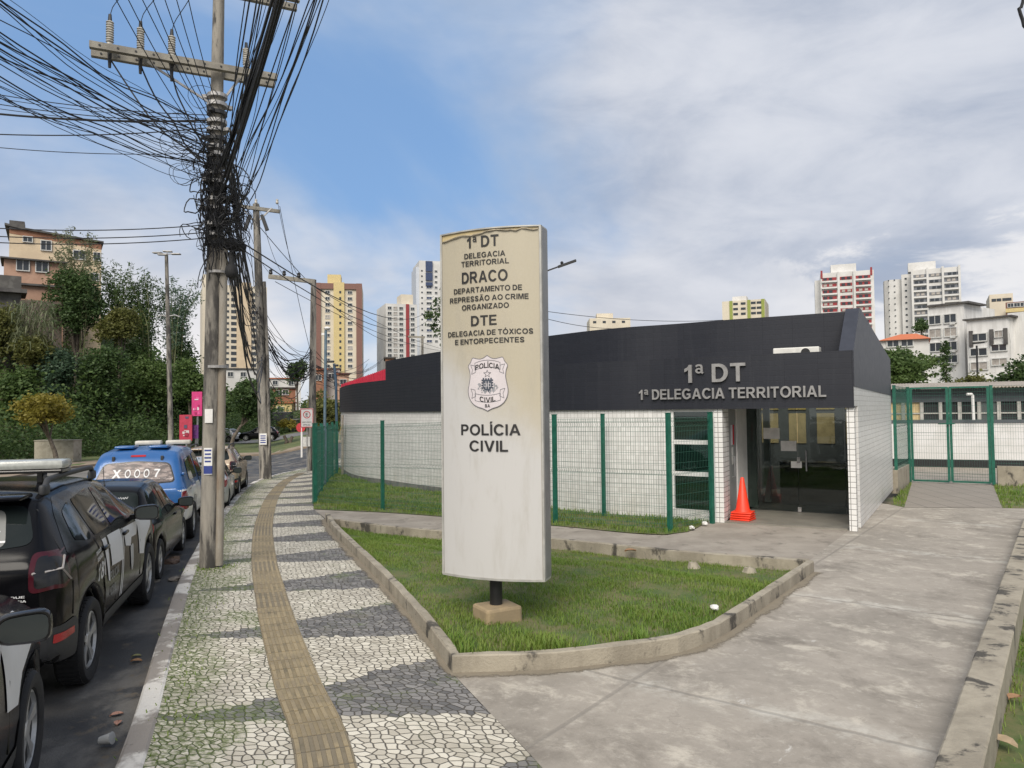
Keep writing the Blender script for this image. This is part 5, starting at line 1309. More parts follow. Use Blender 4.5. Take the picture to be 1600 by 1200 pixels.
    if police:
        lb = MB(); lb.box((1.15, 0, 1.80), (.30, 1.24, .085), 0, .035); b_ = lb.build('light_bar', lightbar_m, t, 40)
        lb = MB(); lb.box((1.15, 0, 1.745), (.28, 1.22, .03), 0, .01)
        lb.build('light_bar_base', gloss_black, b_)
        for s_ in (-.42, .42):
            lb = MB(); lb.box((1.15, s_, 1.69), (.12, .05, .10), 0, .01); lb.build('light_bar_foot', gloss_black, b_)
        # livery on the right side
        for P in ([(1.46, 1.11), (1.51, .82), (2.0, .79), (1.98, 1.095)], [(2.10, 1.08), (2.13, .90), (2.36, .86), (2.42, .94), (2.66, .93), (2.80, 1.06)], [(2.76, 1.115), (2.80, .70), (3.03, .66), (3.12, .81), (3.40, .93), (3.48, 1.01), (3.38, 1.09), (3.1, 1.12)], [(1.24, 1.11), (1.29, .94), (1.36, .72), (1.42, .70), (1.39, 1.105)]): c.patch('livery_panel', P, 'right', decal_white, .0055)
        for x0_, x1_ in ((2.02, 1.86), (2.075, 1.925)): c.patch('livery_stripe', [(x0_-.012, 1.085), (x0_+.014, 1.085), (x1_+.03, .46), (x1_, .46)], 'right', decal_white, .006)
        c.patch('livery_crest', round_poly([(2.34, .86), (2.50, .87), (2.48, .66), (2.42, .58), (2.36, .67)], .05), 'right', plain('crest_grey', (.42, .42, .41), .5) if 'crest_grey' not in MT else MT['crest_grey'], .0065)
        c.text('livery_number', '181', (1.075, .87), .15, 'right', decal_white, .25, R(4), .012)
        c.text('livery_text', 'DISQUE', (1.0, 1.045), .03, 'right', decal_white, .20, R(4), .008); c.text('livery_text', 'DENÚNCIA', (1.03, .99), .035, 'right', decal_white, .22, R(4), .008)
        c.text('livery_text', 'POLÍCIA', (1.60, .74), .085, 'right', decal_grey, .36, 0, .008); c.text('livery_text', 'CIVIL', (1.57, .60), .085, 'right', decal_grey, .24, 0, .008)
        c.text('window_text', 'CIVIL', (-.30, 1.33), .08, 'rear', decal_white, .34, 0, .011, None, True)
        c.patch('window_film', [(-.48, 1.26), (-.42, 1.51), (.42, 1.51), (.48, 1.26), (0, 1.225)], 'rear', plain('rear_mesh', (.14, .145, .14), .35) if 'rear_mesh' not in MT else MT['rear_mesh'], .0085, rnd=.06)
        c.text('livery_number', '22', (-.36, 1.10), .085, 'rear', decal_white, .16, 0, .009, None, True); c.text('livery_number', '181', (-.56, .805), .085, 'rear', decal_white, .19, 0, .015, None, True)
        c.text('livery_text', 'DISQUE', (-.56, .915), .016, 'rear', decal_white, .17, 0, .015, None, True); c.text('livery_text', 'DENÚNCIA', (-.56, .885), .016, 'rear', decal_white, .19, 0, .015, None, True)
    return t
# the rear view mirrors the y axis: seen from behind, +y is on the left, so text runs from +y to -y (flip)
SC = 1.09
loc1 = car_at(141, 1064, .83*SC, -.88*SC)
pc1 = small_suv('police_car', 'black and white police car with roof light bar and 181 on its flank', loc1, paint_black, True)
h0 = Vector((-.39, .92)).normalized(); r0_ = Vector((h0.y, -h0.x)); m0 = at(40, 1015, 4.1).xy
loc0 = m0 - h0*2.68*SC - r0_*1.0*SC
pc0 = small_suv('police_car', 'nearest police car at the left edge with white front wing and black mirror', (loc0.x, loc0.y, -.13), paint_black, True, math.atan2(h0.y, h0.x))
for q in (pc0, pc1): q.scale = (SC, SC, SC)
# black hatchback
def hatchback(name, label, loc, paint, ha=HA):
    t = thing(name, label, 'car', loc, ha, None, local=True); L = 3.79; wh = (.62, 3.06)
    c = Car(L, [(0, .84), (.05, .90), (.12, .95), (.20, 1.0), (.55, 1.33), (.70, 1.385), (1.1, 1.425), (1.7, 1.42), (2.05, 1.35), (2.7, .96), (2.85, .92), (3.5, .82), (3.7, .70), (3.79, .52)],
            [(0, .78), (.15, .88), (1.0, .88), (2.2, .85), (2.8, .80), (3.5, .70), (3.79, .42)],
            [(0, .60), (.05, .70), (.2, .78), (.6, .81), (2.0, .815), (3.1, .81), (3.5, .72), (3.79, .5)],
            [(0, .52), (.2, .56), (.6, .53), (1.8, .53), (2.2, .54), (2.8, .62), (3.5, .56), (3.79, .3)],
            [(0, .36), (.12, .27), (.5, .20), (3.4, .20), (3.79, .3)], wh, .30, .345, paint)
    c.body(t); c.under(.54, .2, .65)
    for x in wh:
        for s_ in (-1, 1): c.wheel(x, s_, alloy, 7, .18, .80)
    c.patch('rear_window', [(-.56, .985), (-.49, 1.30), (0, 1.33), (.49, 1.30), (.56, .985), (0, .96)], 'rear', car_glass, .005, rnd=.06)
    c.patch('window', [(.42, .93), (.58, 1.22), (.72, 1.31), (1.30, 1.345), (1.33, .905)], 'right', car_glass, .005, rnd=.05)
    c.patch('window', [(1.39, .90), (1.37, 1.345), (1.72, 1.33), (2.0, 1.25), (2.46, .90)], 'right', car_glass, .005, rnd=.04)
    for P in ([(1.36, .30), (1.36, .88)], [(2.52, .30), (2.50, .86)]): c.line('door_gap', P, 'right', gloss_black, .008)
    tl = c.patch('taillight', [(.01, .70), (.03, .95), (.12, 1.0), (.22, .92), (.20, .80), (.10, .68)], 'right', red_lens, .009, rnd=.04, step=.03)
    c.patch('lamp_lens', [(.05, .90), (.10, .98), (.20, .90), (.17, .86)], 'right', clear_lens, .012, tl, step=.03)
    c.patch('taillight', [(-.70, .70), (-.66, .93), (-.55, .95), (-.53, .80), (-.60, .69)], 'rear', red_lens, .009, rnd=.04, step=.03)
    c.patch('taillight', [(.70, .70), (.66, .93), (.55, .95), (.53, .80), (.60, .69)], 'rear', red_lens, .009, rnd=.04, step=.03)
    c.patch('bumper_line', [(-.70, .52), (-.70, .54), (.70, .54), (.70, .52)], 'rear', gloss_black, .005)
    for s_ in (-1, 1): c.mirror(2.34, .95, s_, .78, gloss_black)
    mb = MB(); p = c.cast(2.0, .80, 'right', .015); mb.box(p, (.17, .03, .03), 0, .01); mb.build('door_handle', paint, t, True)
    mb = MB(); mb.tube([(.78, 0, 1.40), (.70, 0, 1.68)], .005, 6); mb.lathe([(.02, 0), (.012, .03)], (.78, 0, 1.395), 8); mb.build('aerial', plastic, t)
    # cursive line of lettering across the top of the glass
    mb = MB(); rr = random.Random(5); y = .42
    P = []
    for wlen in (4, 8, 3, 6):
        P = []
        for k in range(wlen*4): P.append(c.cast(y, 1.235+.012*math.sin(k*1.7)+.005*rr.uniform(-1, 1), 'rear', .010)); y -= .0085
        mb.tube(P, .0045, 4); y -= .03
    mb.build('window_lettering', decal_white, t)
    c.patch('number_plate', [(-.2, .60), (-.2, .72), (.2, .72), (.2, .60)], 'rear', decal_white, .008)
    mb = MB(); a = c.cast(-.05, 1.0, 'rear', .02); b = c.cast(-.33, 1.08, 'rear', .02); mb.tube([a, b], .008, 5); mb.build('rear_wiper', plastic, t)
    return t
hatchback('hatchback_car', 'small black hatchback with thin roof aerial parked behind the blue pickup', car_at(250, 906, .62, -.78), paint_black)
# blue pickup with canopy
def pickup():
    loc = car_at(303, 840, 1.2, -.90)
    t = thing('pickup_truck', 'blue and white pickup with blue hardtop canopy and X0007 rear window', 'pickup truck', loc, HA, None, local=True); L = 5.3; wh = (1.2, 4.35)
    c = Car(L, [(0, 1.10), (.04, 1.16), (.12, 1.26), (.42, 1.72), (.60, 1.82), (1.3, 1.875), (2.0, 1.86), (2.25, 1.84), (2.9, 1.82), (3.2, 1.72), (3.85, 1.24), (4.0, 1.18), (4.9, 1.08), (5.2, .90), (5.3, .66)],
            [(0, 1.04), (.1, 1.10), (2.2, 1.10), (3.8, 1.07), (4.9, .96), (5.3, .5)],
            [(0, .86), (.05, .90), (.2, .93), (2.0, .93), (4.4, .93), (4.9, .86), (5.3, .6)],
            [(0, .74), (.1, .78), (.45, .70), (2.0, .66), (2.9, .64), (3.3, .64), (4.0, .74), (5.0, .66), (5.3, .4)],
            [(0, .55), (.1, .50), (.6, .46), (4.9, .44), (5.3, .5)], wh, .38, .46, paint_white)
    c.body(t); c.under(.62, .35, .9)
    for x in wh:
        for s_ in (-1, 1): c.wheel(x, s_, alloy, 6, .25, .92)
        c.arch_trim(x, 'right', .05, paint_white)
    # blue canopy and tailgate
    c.repaint(paint_blue, lambda q: (q.x < 2.12 and q.z > 1.095) or (2.12 <= q.x < 3.88 and q.z > .62))
    for v_ in ('right', 'left'): c.line('canopy_gap', [(2.12, .6), (2.12, 1.1), (2.12, 1.8)], v_, gloss_black, .02, .004)
    bk = c.patch('canopy_back', [(-.87, 1.13), (-.74, 1.55), (-.64, 1.78), (-.4, 1.835), (.4, 1.835), (.64, 1.78), (.74, 1.55), (.87, 1.13)], 'rear', paint_blue, .007, rnd=.06)
    c.patch('tailgate', [(-.80, .62), (-.82, 1.12), (.82, 1.12), (.80, .62)], 'rear', paint_blue, .008, rnd=.03)
    rw_ = c.patch('rear_window', [(-.70, 1.24), (-.57, 1.60), (0, 1.64), (.57, 1.60), (.70, 1.24), (0, 1.20)], 'rear', gloss_black, .011, rnd=.09)
    two('window_art', (.22, .17, .155), (.05, .034, .034), 9, .44, .56, .3, .0, 30, (.46, .40, .38), 14, .6, .66, (.6, .6, 2.2))
    art = c.patch('window_film', [(-.67, 1.26), (-.545, 1.585), (0, 1.62), (.545, 1.585), (.67, 1.26), (0, 1.225)], 'rear', MT['window_art'], .014, rw_, rnd=.09)
    for ch, y, col_ in (('X', .33, 0), ('0', .14, 1), ('0', -.02, 1), ('0', -.18, 1), ('7', -.36, 0)):
        c.text('window_lettering', ch, (y, 1.415), .15 if ch != '7' else .15, 'rear', decal_white, .15 if ch == 'X' else .10, 0, .0175, rw_, True)
        if ch == '0': c.text('window_lettering', '0', (y, 1.415), .10, 'rear', plain('art_dark', (.07, .045, .045), .4) if 'art_dark' not in MT else MT['art_dark'], .066, 0, .020, rw_, True)
    c.line('canopy_seam', [(-.84, 1.13), (0, 1.13), (.84, 1.13)], 'rear', gloss_black, .012, .008)
    c.patch('brake_light', [(-.13, 1.715), (-.13, 1.75), (.13, 1.75), (.13, 1.715)], 'rear', refl_red, .016, rnd=.01)
    for y in (-.42, .42):
        mb = MB(); p = c.cast(y, 1.68, 'rear', .012); mb.box(p, (.05, .05, .10), 0, .008); mb.build('hinge', plastic, t)
    mb = MB(); p = c.cast(-.80, 1.30, 'rear', 0); mb.box(c.cast(.30, 1.38, 'right', .025), (.14, .05, .05), 0, .015); mb.build('canopy_latch', paint_blue, t)
    mb = MB(); mb.box(c.cast(.30, 1.38, 'left', .025), (.14, .05, .05), 0, .015); mb.build('canopy_latch', paint_blue, t)
    for (x, y, sx_, sy_) in ((.95, .30, .55, .34), (.95, -.30, .55, .34)):
        mb = MB(); mb.box((x, y, 1.885), (sx_, sy_, .05), 0, .02); mb.build('roof_vent', paint_blue, t, True)
    for (y, w_) in ((.18, .52), (-.42, .5)):
        mb = MB(); mb.box((2.6, y, 1.905), (.26, w_, .09), 0, .03); mb.build('light_bar', plain('light_bar_cream', (.52, .49, .42), .35) if 'light_bar_cream' not in MT else MT['light_bar_cream'], t, True)
    # rear lamps and cab
    tl = c.patch('taillight', [(.01, .72), (.01, 1.07), (.13, 1.07), (.16, .74)], 'right', red_lens, .009, rnd=.03, step=.03)
    c.patch('lamp_lens', [(.03, .84), (.03, .93), (.125, .93), (.13, .84)], 'right', clear_lens, .012, tl, step=.03)
    tl2 = c.patch('taillight', [(-.905, .72), (-.905, 1.07), (-.83, 1.07), (-.80, .74)], 'rear', red_lens, .009, rnd=.02, step=.03)
    c.patch('taillight', [(.905, .72), (.905, 1.07), (.83, 1.07), (.80, .74)], 'rear', red_lens, .009, rnd=.02, step=.03)
    c.patch('window', [(.75, 1.22), (.85, 1.62), (1.95, 1.66), (1.95, 1.20)], 'right', car_glass, .011, rnd=.05)
    c.patch('window', [(2.24, 1.16), (2.24, 1.66), (2.86, 1.68), (2.86, 1.15)], 'right', car_glass, .011, rnd=.04)
    c.patch('window', [(2.93, 1.15), (2.93, 1.67), (3.10, 1.62), (3.62, 1.22), (3.60, 1.14)], 'right', car_glass, .011, rnd=.04)
    mb = MB(); mb.box((-.08, 0, .56), (.20, 1.70, .16), 0, .04); mb.build('rear_bumper', plain('bumper_grey', (.10, .10, .10), .5), t, True)
    for s_ in (-1, 1): c.mirror(3.5, 1.18, s_, .90, gloss_black)
    return t
pickup()
# white car and beige car beyond the pole
hatchback('hatchback_car', 'white hatchback half hidden behind the near utility pole', car_at(358, 797, .62, -.78, -.13, HA+.02), paint_silver, HA+.02)
small_suv('suv_car', 'beige five door car parked farthest along the kerb by the second pole', car_at(374, 777, .83, -.88, -.13, HA-.03), paint_beige, False, HA-.03)
# ------------------------------------------------------------------ utility poles, cross-arms, cables
def tilted(base, top, n=10): return [tuple(base+(top-base)*i/n) for i in range(n+1)]
pb_ = ong(328, 886); P1b = Vector((pb_.x, pb_.y, 0)); P1t = at(343, -70, P1b.y+.05)
pole1 = thing('utility_pole', 'near concrete utility pole wrapped in black cables at the kerb', 'utility pole', tuple(P1b), 0, 'concrete utility poles')
mb = MB(); N_ = 12; mb.tube(tilted(P1b+Vector((-.02, 0, -.1)), P1t, N_), [.135-.055*i/N_ for i in range(N_+1)], 18); mb.build('pole', MT['pole_concrete'], pole1, 60)
def pl1(z, dx=0, dy=0): f = z/(P1t.z); return P1b+(P1t-P1b)*f+Vector((dx, dy, 0))
adir = Vector((.93, .36, 0)).normalized(); sdir = Vector((-.36, .93, 0)).normalized()     # across and along the street
mb = MB(); cpos = lambda z: pl1(z)+adir*.145+Vector((0, -.05, 0)); mb.tube([cpos(z) for z in np.linspace(0, 4.98, 8)], .062, 12)
mb.build('conduit', two('conduit_mix', (.30, .275, .235), (.235, .20, .155), 2.5, .4, .6, .8, .2, 40, (.17, .10, .055), 1.2, .54, .66, (1.5, 1.5, .4)), pole1, 60)
for z in (3.0, 4.45): 
    mb = MB(); q = pl1(z)+adir*.06; mb.lathe([(.15, -.02), (.165, -.02), (.165, .02), (.15, .02)], q, 18); mb.build('strap', MT['galvanised'], pole1)
def dbl_arm(parent, c, half, dirv, sep=.14, w_=.085, h_=.095, mat=None, zt=0):
    mb = MB(); nrm = Vector((-dirv.y, dirv.x, 0))
    mb.bar(c-dirv*half+nrm*sep, c+dirv*half+nrm*sep, w_, h_); o1 = mb.build('cross_arm', mat or MT['arm_concrete'], parent)
    mb = MB(); mb.bar(c-dirv*half-nrm*sep, c+dirv*half-nrm*sep, w_, h_); o2 = mb.build('cross_arm', mat or MT['arm_concrete'], parent)
    for o, s_ in ((o1, sep), (o2, -sep)):
        b_ = MB()
        for k in range(11):
            q = c+dirv*(-half+.13+k*(2*half-.26)/10)+nrm*(s_-w_/2*1.02)
            b_.lathe([(.016, 0), (.016, .006)], q, 8, Vector((0, 0, 1)).rotation_difference(-nrm).to_matrix())
        b_.build('bolt_hole', MT['black_paint'], o)['kind'] = 'stuff'
    return nrm
AZ = at(335, 112, P1b.y).z; armc = pl1(AZ)
aL = at(141, 84, P1b.y-.75); aR = at(431, 136, P1b.y+.35); avec = (aR-aL); avec.z = 0; adir2 = avec.normalized()
armc2 = (aL+aR)/2; armc2.z = AZ
nrm = dbl_arm(pole1, armc2, avec.length/2, adir2)
arm2c = pl1(at(338, -24, P1b.y).z); dbl_arm(pole1, arm2c+adir2*.25, .95, adir2)
mb = MB(); mb.bar(pl1(AZ-.55), armc2-adir2*.55+Vector((0, 0, -.05)), .03, .03); mb.build('brace', MT['galvanised'], pole1)
mb = MB(); mb.bar(pl1(AZ-.55), armc2+adir2*.75+Vector((0, 0, -.05)), .03, .03); mb.build('brace', MT['galvanised'], pole1)
ins_tops = []
def insulator(parent, q, h=.50, n=9, r=.055, up_=1):
    mb = MB(); prof = [(.03, 0), (.045, .02)]
    for k in range(n): z = .05+k*(h-.1)/n; prof += [(r*.62, z), (r, z+.012), (r*.9, z+.024), (r*.55, z+.03)]
    prof += [(.025, h-.04), (.02, h)]
    mb.lathe(prof, q, 14); o = mb.build('insulator', MT['porcelain'], parent, 50)
    b_ = MB(); b_.lathe([(.02, -.32), (.03, -.1), (.05, -.04), (.06, 0), (.03, .03)], q, 10); b_.lathe([(.03, h-.05), (.022, h+.05)], q, 8); b_.build('insulator_pin', MT['black_paint'], o)
    return Vector(q)+Vector((0, 0, h))
for px, py in ((172, 72), (219, 82), (268, 94)):
    d_ = min(np.linspace(-1.4, 1.4, 281), key=lambda u: abs((lambda p: CX+FPX*(p-Vector((0, 0, CAMZ))).dot(rt)/(p-Vector((0, 0, CAMZ))).dot(fw))(armc2+adir2*u)-px))
    q = armc2+adir2*d_+Vector((0, 0, .09)); q.z = at(px, py, q.y).z; ins_tops.append(insulator(pole1, q, .42))
d_ = .84; q = armc2+adir2*d_+Vector((0, 0, .12)); ins_tops.append(insulator(pole1, q, .36))
# clamps and bands climbing the crowded stretch
for k in range(18):
    z = 4.9+k*.135; q = pl1(z); mb = MB()
    mb.lathe([(.13, -.028), (.15, -.028), (.15, .028), (.13, .028)], q, 14); a = k*2.4; mb.box(q+Vector((math.cos(a)*.18, math.sin(a)*.18, 0)), (.09, .09, .05), a)
    mb.build('clamp', MT['galvanised'] if k % 3 else MT['black_paint'], pole1)
for (dx_, dy_, z, r_) in ((.24, -.14, at(352, 300, 11).z, .13),):
    mb = MB(); q = pl1(z, dx_, dy_)
    for k in range(9): pts = [q+Vector((r_*(.75+.06*(k % 5))*math.cos(a), -.05+.014*k, r_*(.75+.06*(k % 5))*math.sin(a))) for a in np.linspace(0, 2*math.pi, 19)[:-1]]; mb.tube(pts, .012, 5, False, True)
    tag(mb.build('cable_coil', MT['cable_black'], base=True), 'round coil of spare black cable strapped to the near pole', 'cable coil')
mb = MB(); q = pl1(at(350, 377, 11).z)
c_ = q+adir*.30+Vector((0, -.08, 0)); mb.tube([q+adir*.08+Vector((0, -.1, .02)), c_, c_+adir*.18+Vector((0, 0, -.04))], [.06, .11, .05], 12)
tag(mb.build('splice_case', MT['black_rubber'], base=True, smooth=50), 'bulky black cable splice case hanging right of the near pole', 'splice case')
mb = MB(); c_ = at(362, 415, 11.05)
mb.lathe([(.03, .22), (.05, .18), (.045, .02), (.085, -.02), (.10, -.10), (.08, -.17), (.02, -.20)], c_, 12)
tag(mb.build('splice_case', MT['black_rubber'], base=True, smooth=50), 'bell shaped black splice case dangling below the tangled cables', 'splice case')
# posters glued on the pole
def poster(name, label, px, py, wpx, hpx, Y, rad, cen, mat, lines):
    """sheet pasted round a pole, with printed rules"""
    c = at(px, py, Y); k = FPX/Y; wd, hh = wpx/k, hpx/k; n = 8
    a0 = math.atan2(c.y-cen.y, c.x-cen.x) if False else -math.pi/2 + (c.x-cen.x)/rad*.9 - math.atan2(cen.x, cen.y)*0
    t = MB()
    for i in range(n+1):
        a = a0+(i/n-.5)*wd/rad
        for z in (c.z-hh/2, c.z+hh/2): t.v.append((cen.x+rad*math.cos(a), cen.y+rad*math.sin(a), z))
    for i in range(n): b_ = i*2; t.face((b_, b_+2, b_+3, b_+1))
    o = t.build(name, mat, base=True); tag(o, label, 'poster'); return o, a0, c.z, hh, wd
z = at(317, 650, 11).z
poster('poster', 'torn white poster on the near pole above the blue printed one', 318, 650, 13, 22, 10.9, .142, pl1(z), MT['paper'], 0)
def ptext(o, cen, rad, a0, zc, txt, cap, mat, wd):
    bm = text_geo(txt, cap); xs = [v.co.x for v in bm.verts]; m_ = (min(xs)+max(xs))/2; k = wd/(max(xs)-min(xs))
    mb = bm_put(MB(), bm, lambda v: (cen.x+(rad+.003)*math.cos(a0+(v.x-m_)*k/rad), cen.y+(rad+.003)*math.sin(a0+(v.x-m_)*k/rad), zc+v.y-cap/2)); mb.build('lettering', mat, o)
blue_ink = plain('blue_ink', (.03, .05, .22), .6)
for (py_, hp, lab, txts) in ((722, 42, 'white and blue printed poster lower on the near pole', (('CURSO', 712), ('', 0))),):
    z = at(317, py_, 11).z; o, a0, zc, hh, wd = poster('poster', lab, 317, py_, 14, hp, 10.9, .142, pl1(z), MT['paper'], 0)
    t = MB(); n = 8
    for i in range(n+1):
        a = a0+(i/n-.5)*wd/.142
        for zz_ in (zc-hh/2+.01, zc-hh/2+.13): t.v.append((pl1(z).x+.1435*math.cos(a), pl1(z).y+.1435*math.sin(a), zz_))
    for i in range(n): b_ = i*2; t.face((b_, b_+2, b_+3, b_+1))
    t.build('printed_band', blue_ink, o)
    for k in range(4):
        t = MB()
        for i in range(n+1):
            a = a0+(i/n-.5)*wd/.142*(.8-.1*(k % 2))
            for zz_ in (zc+hh/2-.05-k*.055, zc+hh/2-.025-k*.055): t.v.append((pl1(z).x+.1435*math.cos(a), pl1(z).y+.1435*math.sin(a), zz_))
        for i in range(n): b_ = i*2; t.face((b_, b_+2, b_+3, b_+1))
        t.build('printed_line', blue_ink, o)
# second and third pole
def cpole(label, px, py, tpx, tpy, r0_, r1_, sq=False):
    b_ = ong(px, py); t_ = at(tpx, tpy, b_.y); p = thing('utility_pole', label, 'utility pole', tuple(b_), 0, 'concrete utility poles')
    mb = MB(); pts = tilted(b_-Vector((0, 0, .1)), t_, 8); mb.tube(pts, [r0_+(r1_-r0_)*i/8 for i in range(9)], 4 if sq else 16); mb.build('pole', MT['pole_concrete'], p, 60); return p, b_, t_
pole2, B2, T2 = cpole('second concrete utility pole along the kerb with a dark bracket pair', 415, 748, 400, 319, .24, .13)
a_, b_ = at(372, 322, B2.y-.5), at(437, 322, B2.y+.4); b_.z = a_.z; mb = MB(); mb.bar(a_, b_, .12, .14); mb.build('cross_arm', MT['arm_concrete'], pole2)
for px in (376, 400, 433): q = at(px, 319, B2.y); mb = MB(); mb.lathe([(.03, 0), (.07, .05), (.05, .12), (.06, .18), (.02, .22)], q, 10); mb.build('insulator', MT['porcelain'], pole2, 50)
for s_ in (-1, 1): mb = MB(); q = at(400+s_*14, 347, B2.y); mb.bar(q+Vector((-s_*.22*.6, 0, .3)), q+Vector((s_*.10, 0, -.35)), .13, .13); mb.build('bracket', MT['black_paint'], pole2)
mb = MB(); mb.bar(at(404, 345, B2.y), at(425, 325, B2.y), .05); mb.bar(at(396, 345, B2.y), at(378, 325, B2.y), .05); mb.build('brace', MT['galvanised'], pole2)
mb = MB(); q = B2; mb.tube([(q.x+.22, q.y-.1, q.z), at(418, 560, B2.y-.05), at(413, 440, B2.y-.05)], .07, 8); mb.build('conduit', MT['pole_concrete'], pole2, 60)
pole3, B3, T3 = cpole('third concrete utility pole far along the pavement with a one-sided arm', 487, 735, 490, 437, .20, .13, True)
mb = MB(); mb.bar(at(420, 432, B3.y), at(492, 440, B3.y), .16, .2); mb.build('cross_arm', MT['arm_concrete'], pole3)
for px, py in ((423, 429), (444, 431), (467, 434)): mb = MB(); q = at(px, py, B3.y); mb.lathe([(.04, 0), (.10, .06), (.07, .14), (.09, .2), (.03, .25)], q, 10); mb.build('insulator', MT['black_paint'], pole3, 50)
mb = MB(); mb.box(at(479, 690, B3.y-.24), (.34, .01, .45)); tag(mb.build('poster', MT['paper'], base=True), 'small white poster on the third pole behind the parking sign', 'poster')
mb = MB(); c_ = at(411, 686, B2.y-.27); mb.box(c_, (.30, .01, .46)); po = mb.build('poster', MT['paper'], base=True); tag(po, 'pale printed poster on the second pole', 'poster')
OFF[po.name] = Vector(po.location)
for k in range(4): mb = MB(); mb.box(c_+Vector((0, -.008, .13-.09*k)), (.22, .004, .045)); mb.build('printed_line', blue_ink, po)
# farther small poles
for (px, py, tpx, tpy, lab) in ((660, 560, 660, 525, 'distant bare utility pole left of the totem with a short arm'),):
    q = at(px, py, 75); t_ = at(tpx, tpy, 75); p = thing('utility_pole', lab, 'utility pole', (q.x, q.y, 0)); mb = MB(); mb.tube([(q.x, q.y, 0), tuple(t_)], .12, 8); mb.build('pole', MT['pole_concrete'], p)
    mb = MB(); mb.bar(at(638, 526, 75), at(664, 527, 75), .15, .2); mb.build('cross_arm', MT['arm_concrete'], p)
# parking sign
q = ong(480, 735); sc = at(479.5, 653, B3.y-1.2)
t = thing('parking_sign', 'white parking sign with red ring and letter E in front of the third pole', 'sign', (sc.x, sc.y, float(gz(sc.x, sc.y))))
k = FPX/sc.y; wd, hh = 20/k, 30/k; red = plain('sign_red', (.45, .03, .04), .5); blk_ = MT['black_paint']
mb = MB(); mb.box(sc, (wd, .015, hh), 0, .006); mb.build('plate', plain('sign_white', (.62, .60, .60), .45, 0, .05), t)
mb = MB(); 
for (a, b_) in (((-1, 1), (1, 1)), ((1, 1), (1, -1)), ((1, -1), (-1, -1)), ((-1, -1), (-1, 1))): mb.bar(sc+Vector((a[0]*wd*.47, -.012, a[1]*hh*.47)), sc+Vector((b_[0]*wd*.47, -.012, b_[1]*hh*.47)), .008, .03)
mb.build('border', red, t)
cc = sc+Vector((0, -.011, hh*.17)); mb = MB(); r_ = wd*.29; n = 24
for i in range(n):
    a = 2*math.pi*i/n; mb.v += [cc+Vector((math.cos(a)*r_, 0, math.sin(a)*r_)), cc+Vector((math.cos(a)*r_*.78, 0, math.sin(a)*r_*.78))]
for i in range(n): a = 2*i; b2_ = 2*((i+1) % n); mb.face((a, b2_, b2_+1, a+1))
mb.build('ring', red, t)
def sign_line(txt, cz, cap, wd_): 
    bm = text_geo(txt, cap); xs = [v.co.x for v in bm.verts]; m_ = (min(xs)+max(xs))/2; kk = wd_/(max(xs)-min(xs)); mb = bm_put(MB(), bm, lambda v: (sc.x+(v.x-m_)*kk, sc.y-.0115, cz+v.y-cap/2)); mb.build('lettering', blk_, t)
sign_line('E', cc.z, r_*1.0, r_*.62); sign_line('EXCLUSIVO', sc.z-hh*.22, .05, wd*.72); sign_line('OFICIAL', sc.z-hh*.36, .06, wd*.6)
mb = MB(); mb.tube([(sc.x, sc.y+.03, float(gz(sc.x, sc.y))-.1), (sc.x, sc.y+.03, sc.z+hh*.3)], .025, 8); mb.build('post', MT['galvanised'], t)
# round no-parking sign farther on, white post
q = at(470, 668, 48); t = thing('road_sign', 'small round red ringed road sign on a white post beyond the parking sign', 'sign', (q.x, q.y, -.9)); 
mb = MB(); mb.lathe([(.30, -.01), (.30, .01)], q, 20, Matrix.Rotation(R(90), 3, 'X')); o = mb.build('plate', red, t); mb = MB(); mb.lathe([(.22, -.02), (.22, -.012)], q, 20, Matrix.Rotation(R(90), 3, 'X')); mb.build('face', MT['paper'], o)
mb = MB(); mb.tube([(q.x+.05, q.y+.05, -.9), (q.x+.05, q.y+.05, q.z)], .07, 8); mb.build('post', MT['white_paint'], t)
# lamp posts by the station
q = ong(507, 760); tq = at(509, 516, q.y); t = thing('street_lamp', 'slim blue grey lamp post standing just inside the side fence', 'street lamp', tuple(q))
mb = MB(); mb.tube([q, (q.x+.01, q.y, q.z+2.0)], .07, 12); mb.tube([(q.x+.01, q.y, q.z+2.0), tuple(tq)], .05, 12); mb.build('post', MT['bluegrey_steel'], t)
mb = MB(); mb.lathe([(.02, -.03), (.10, .0), (.12, .05), (.04, .10)], at(511, 515, q.y), 12); mb.box(at(505, 522, q.y), (.10, .08, .08)); mb.build('lamp_head', MT['white_paint'], t, 50)
q = at(527, 735, 32.5); q.z = float(gz(q.x, q.y)); t = thing('street_lamp', 'dark blue lamp post with a short double head behind the blue grey one', 'street lamp', tuple(q)); tq = at(522, 568, 32.5)
mb = MB(); mb.tube([q, at(525, 600, 32.5), tuple(tq)], .06, 10); mb.build('post', plain('navy_steel', (.04, .075, .12), .5), t)
mb = MB(); mb.box(at(516, 565, 32.5), (.36, .12, .10), 0, .03); mb.build('lamp_head', MT['black_paint'], t); mb = MB(); mb.box(at(525, 571, 32.5), (.22, .12, .10), 0, .03); mb.build('lamp_head', MT['black_paint'], t)
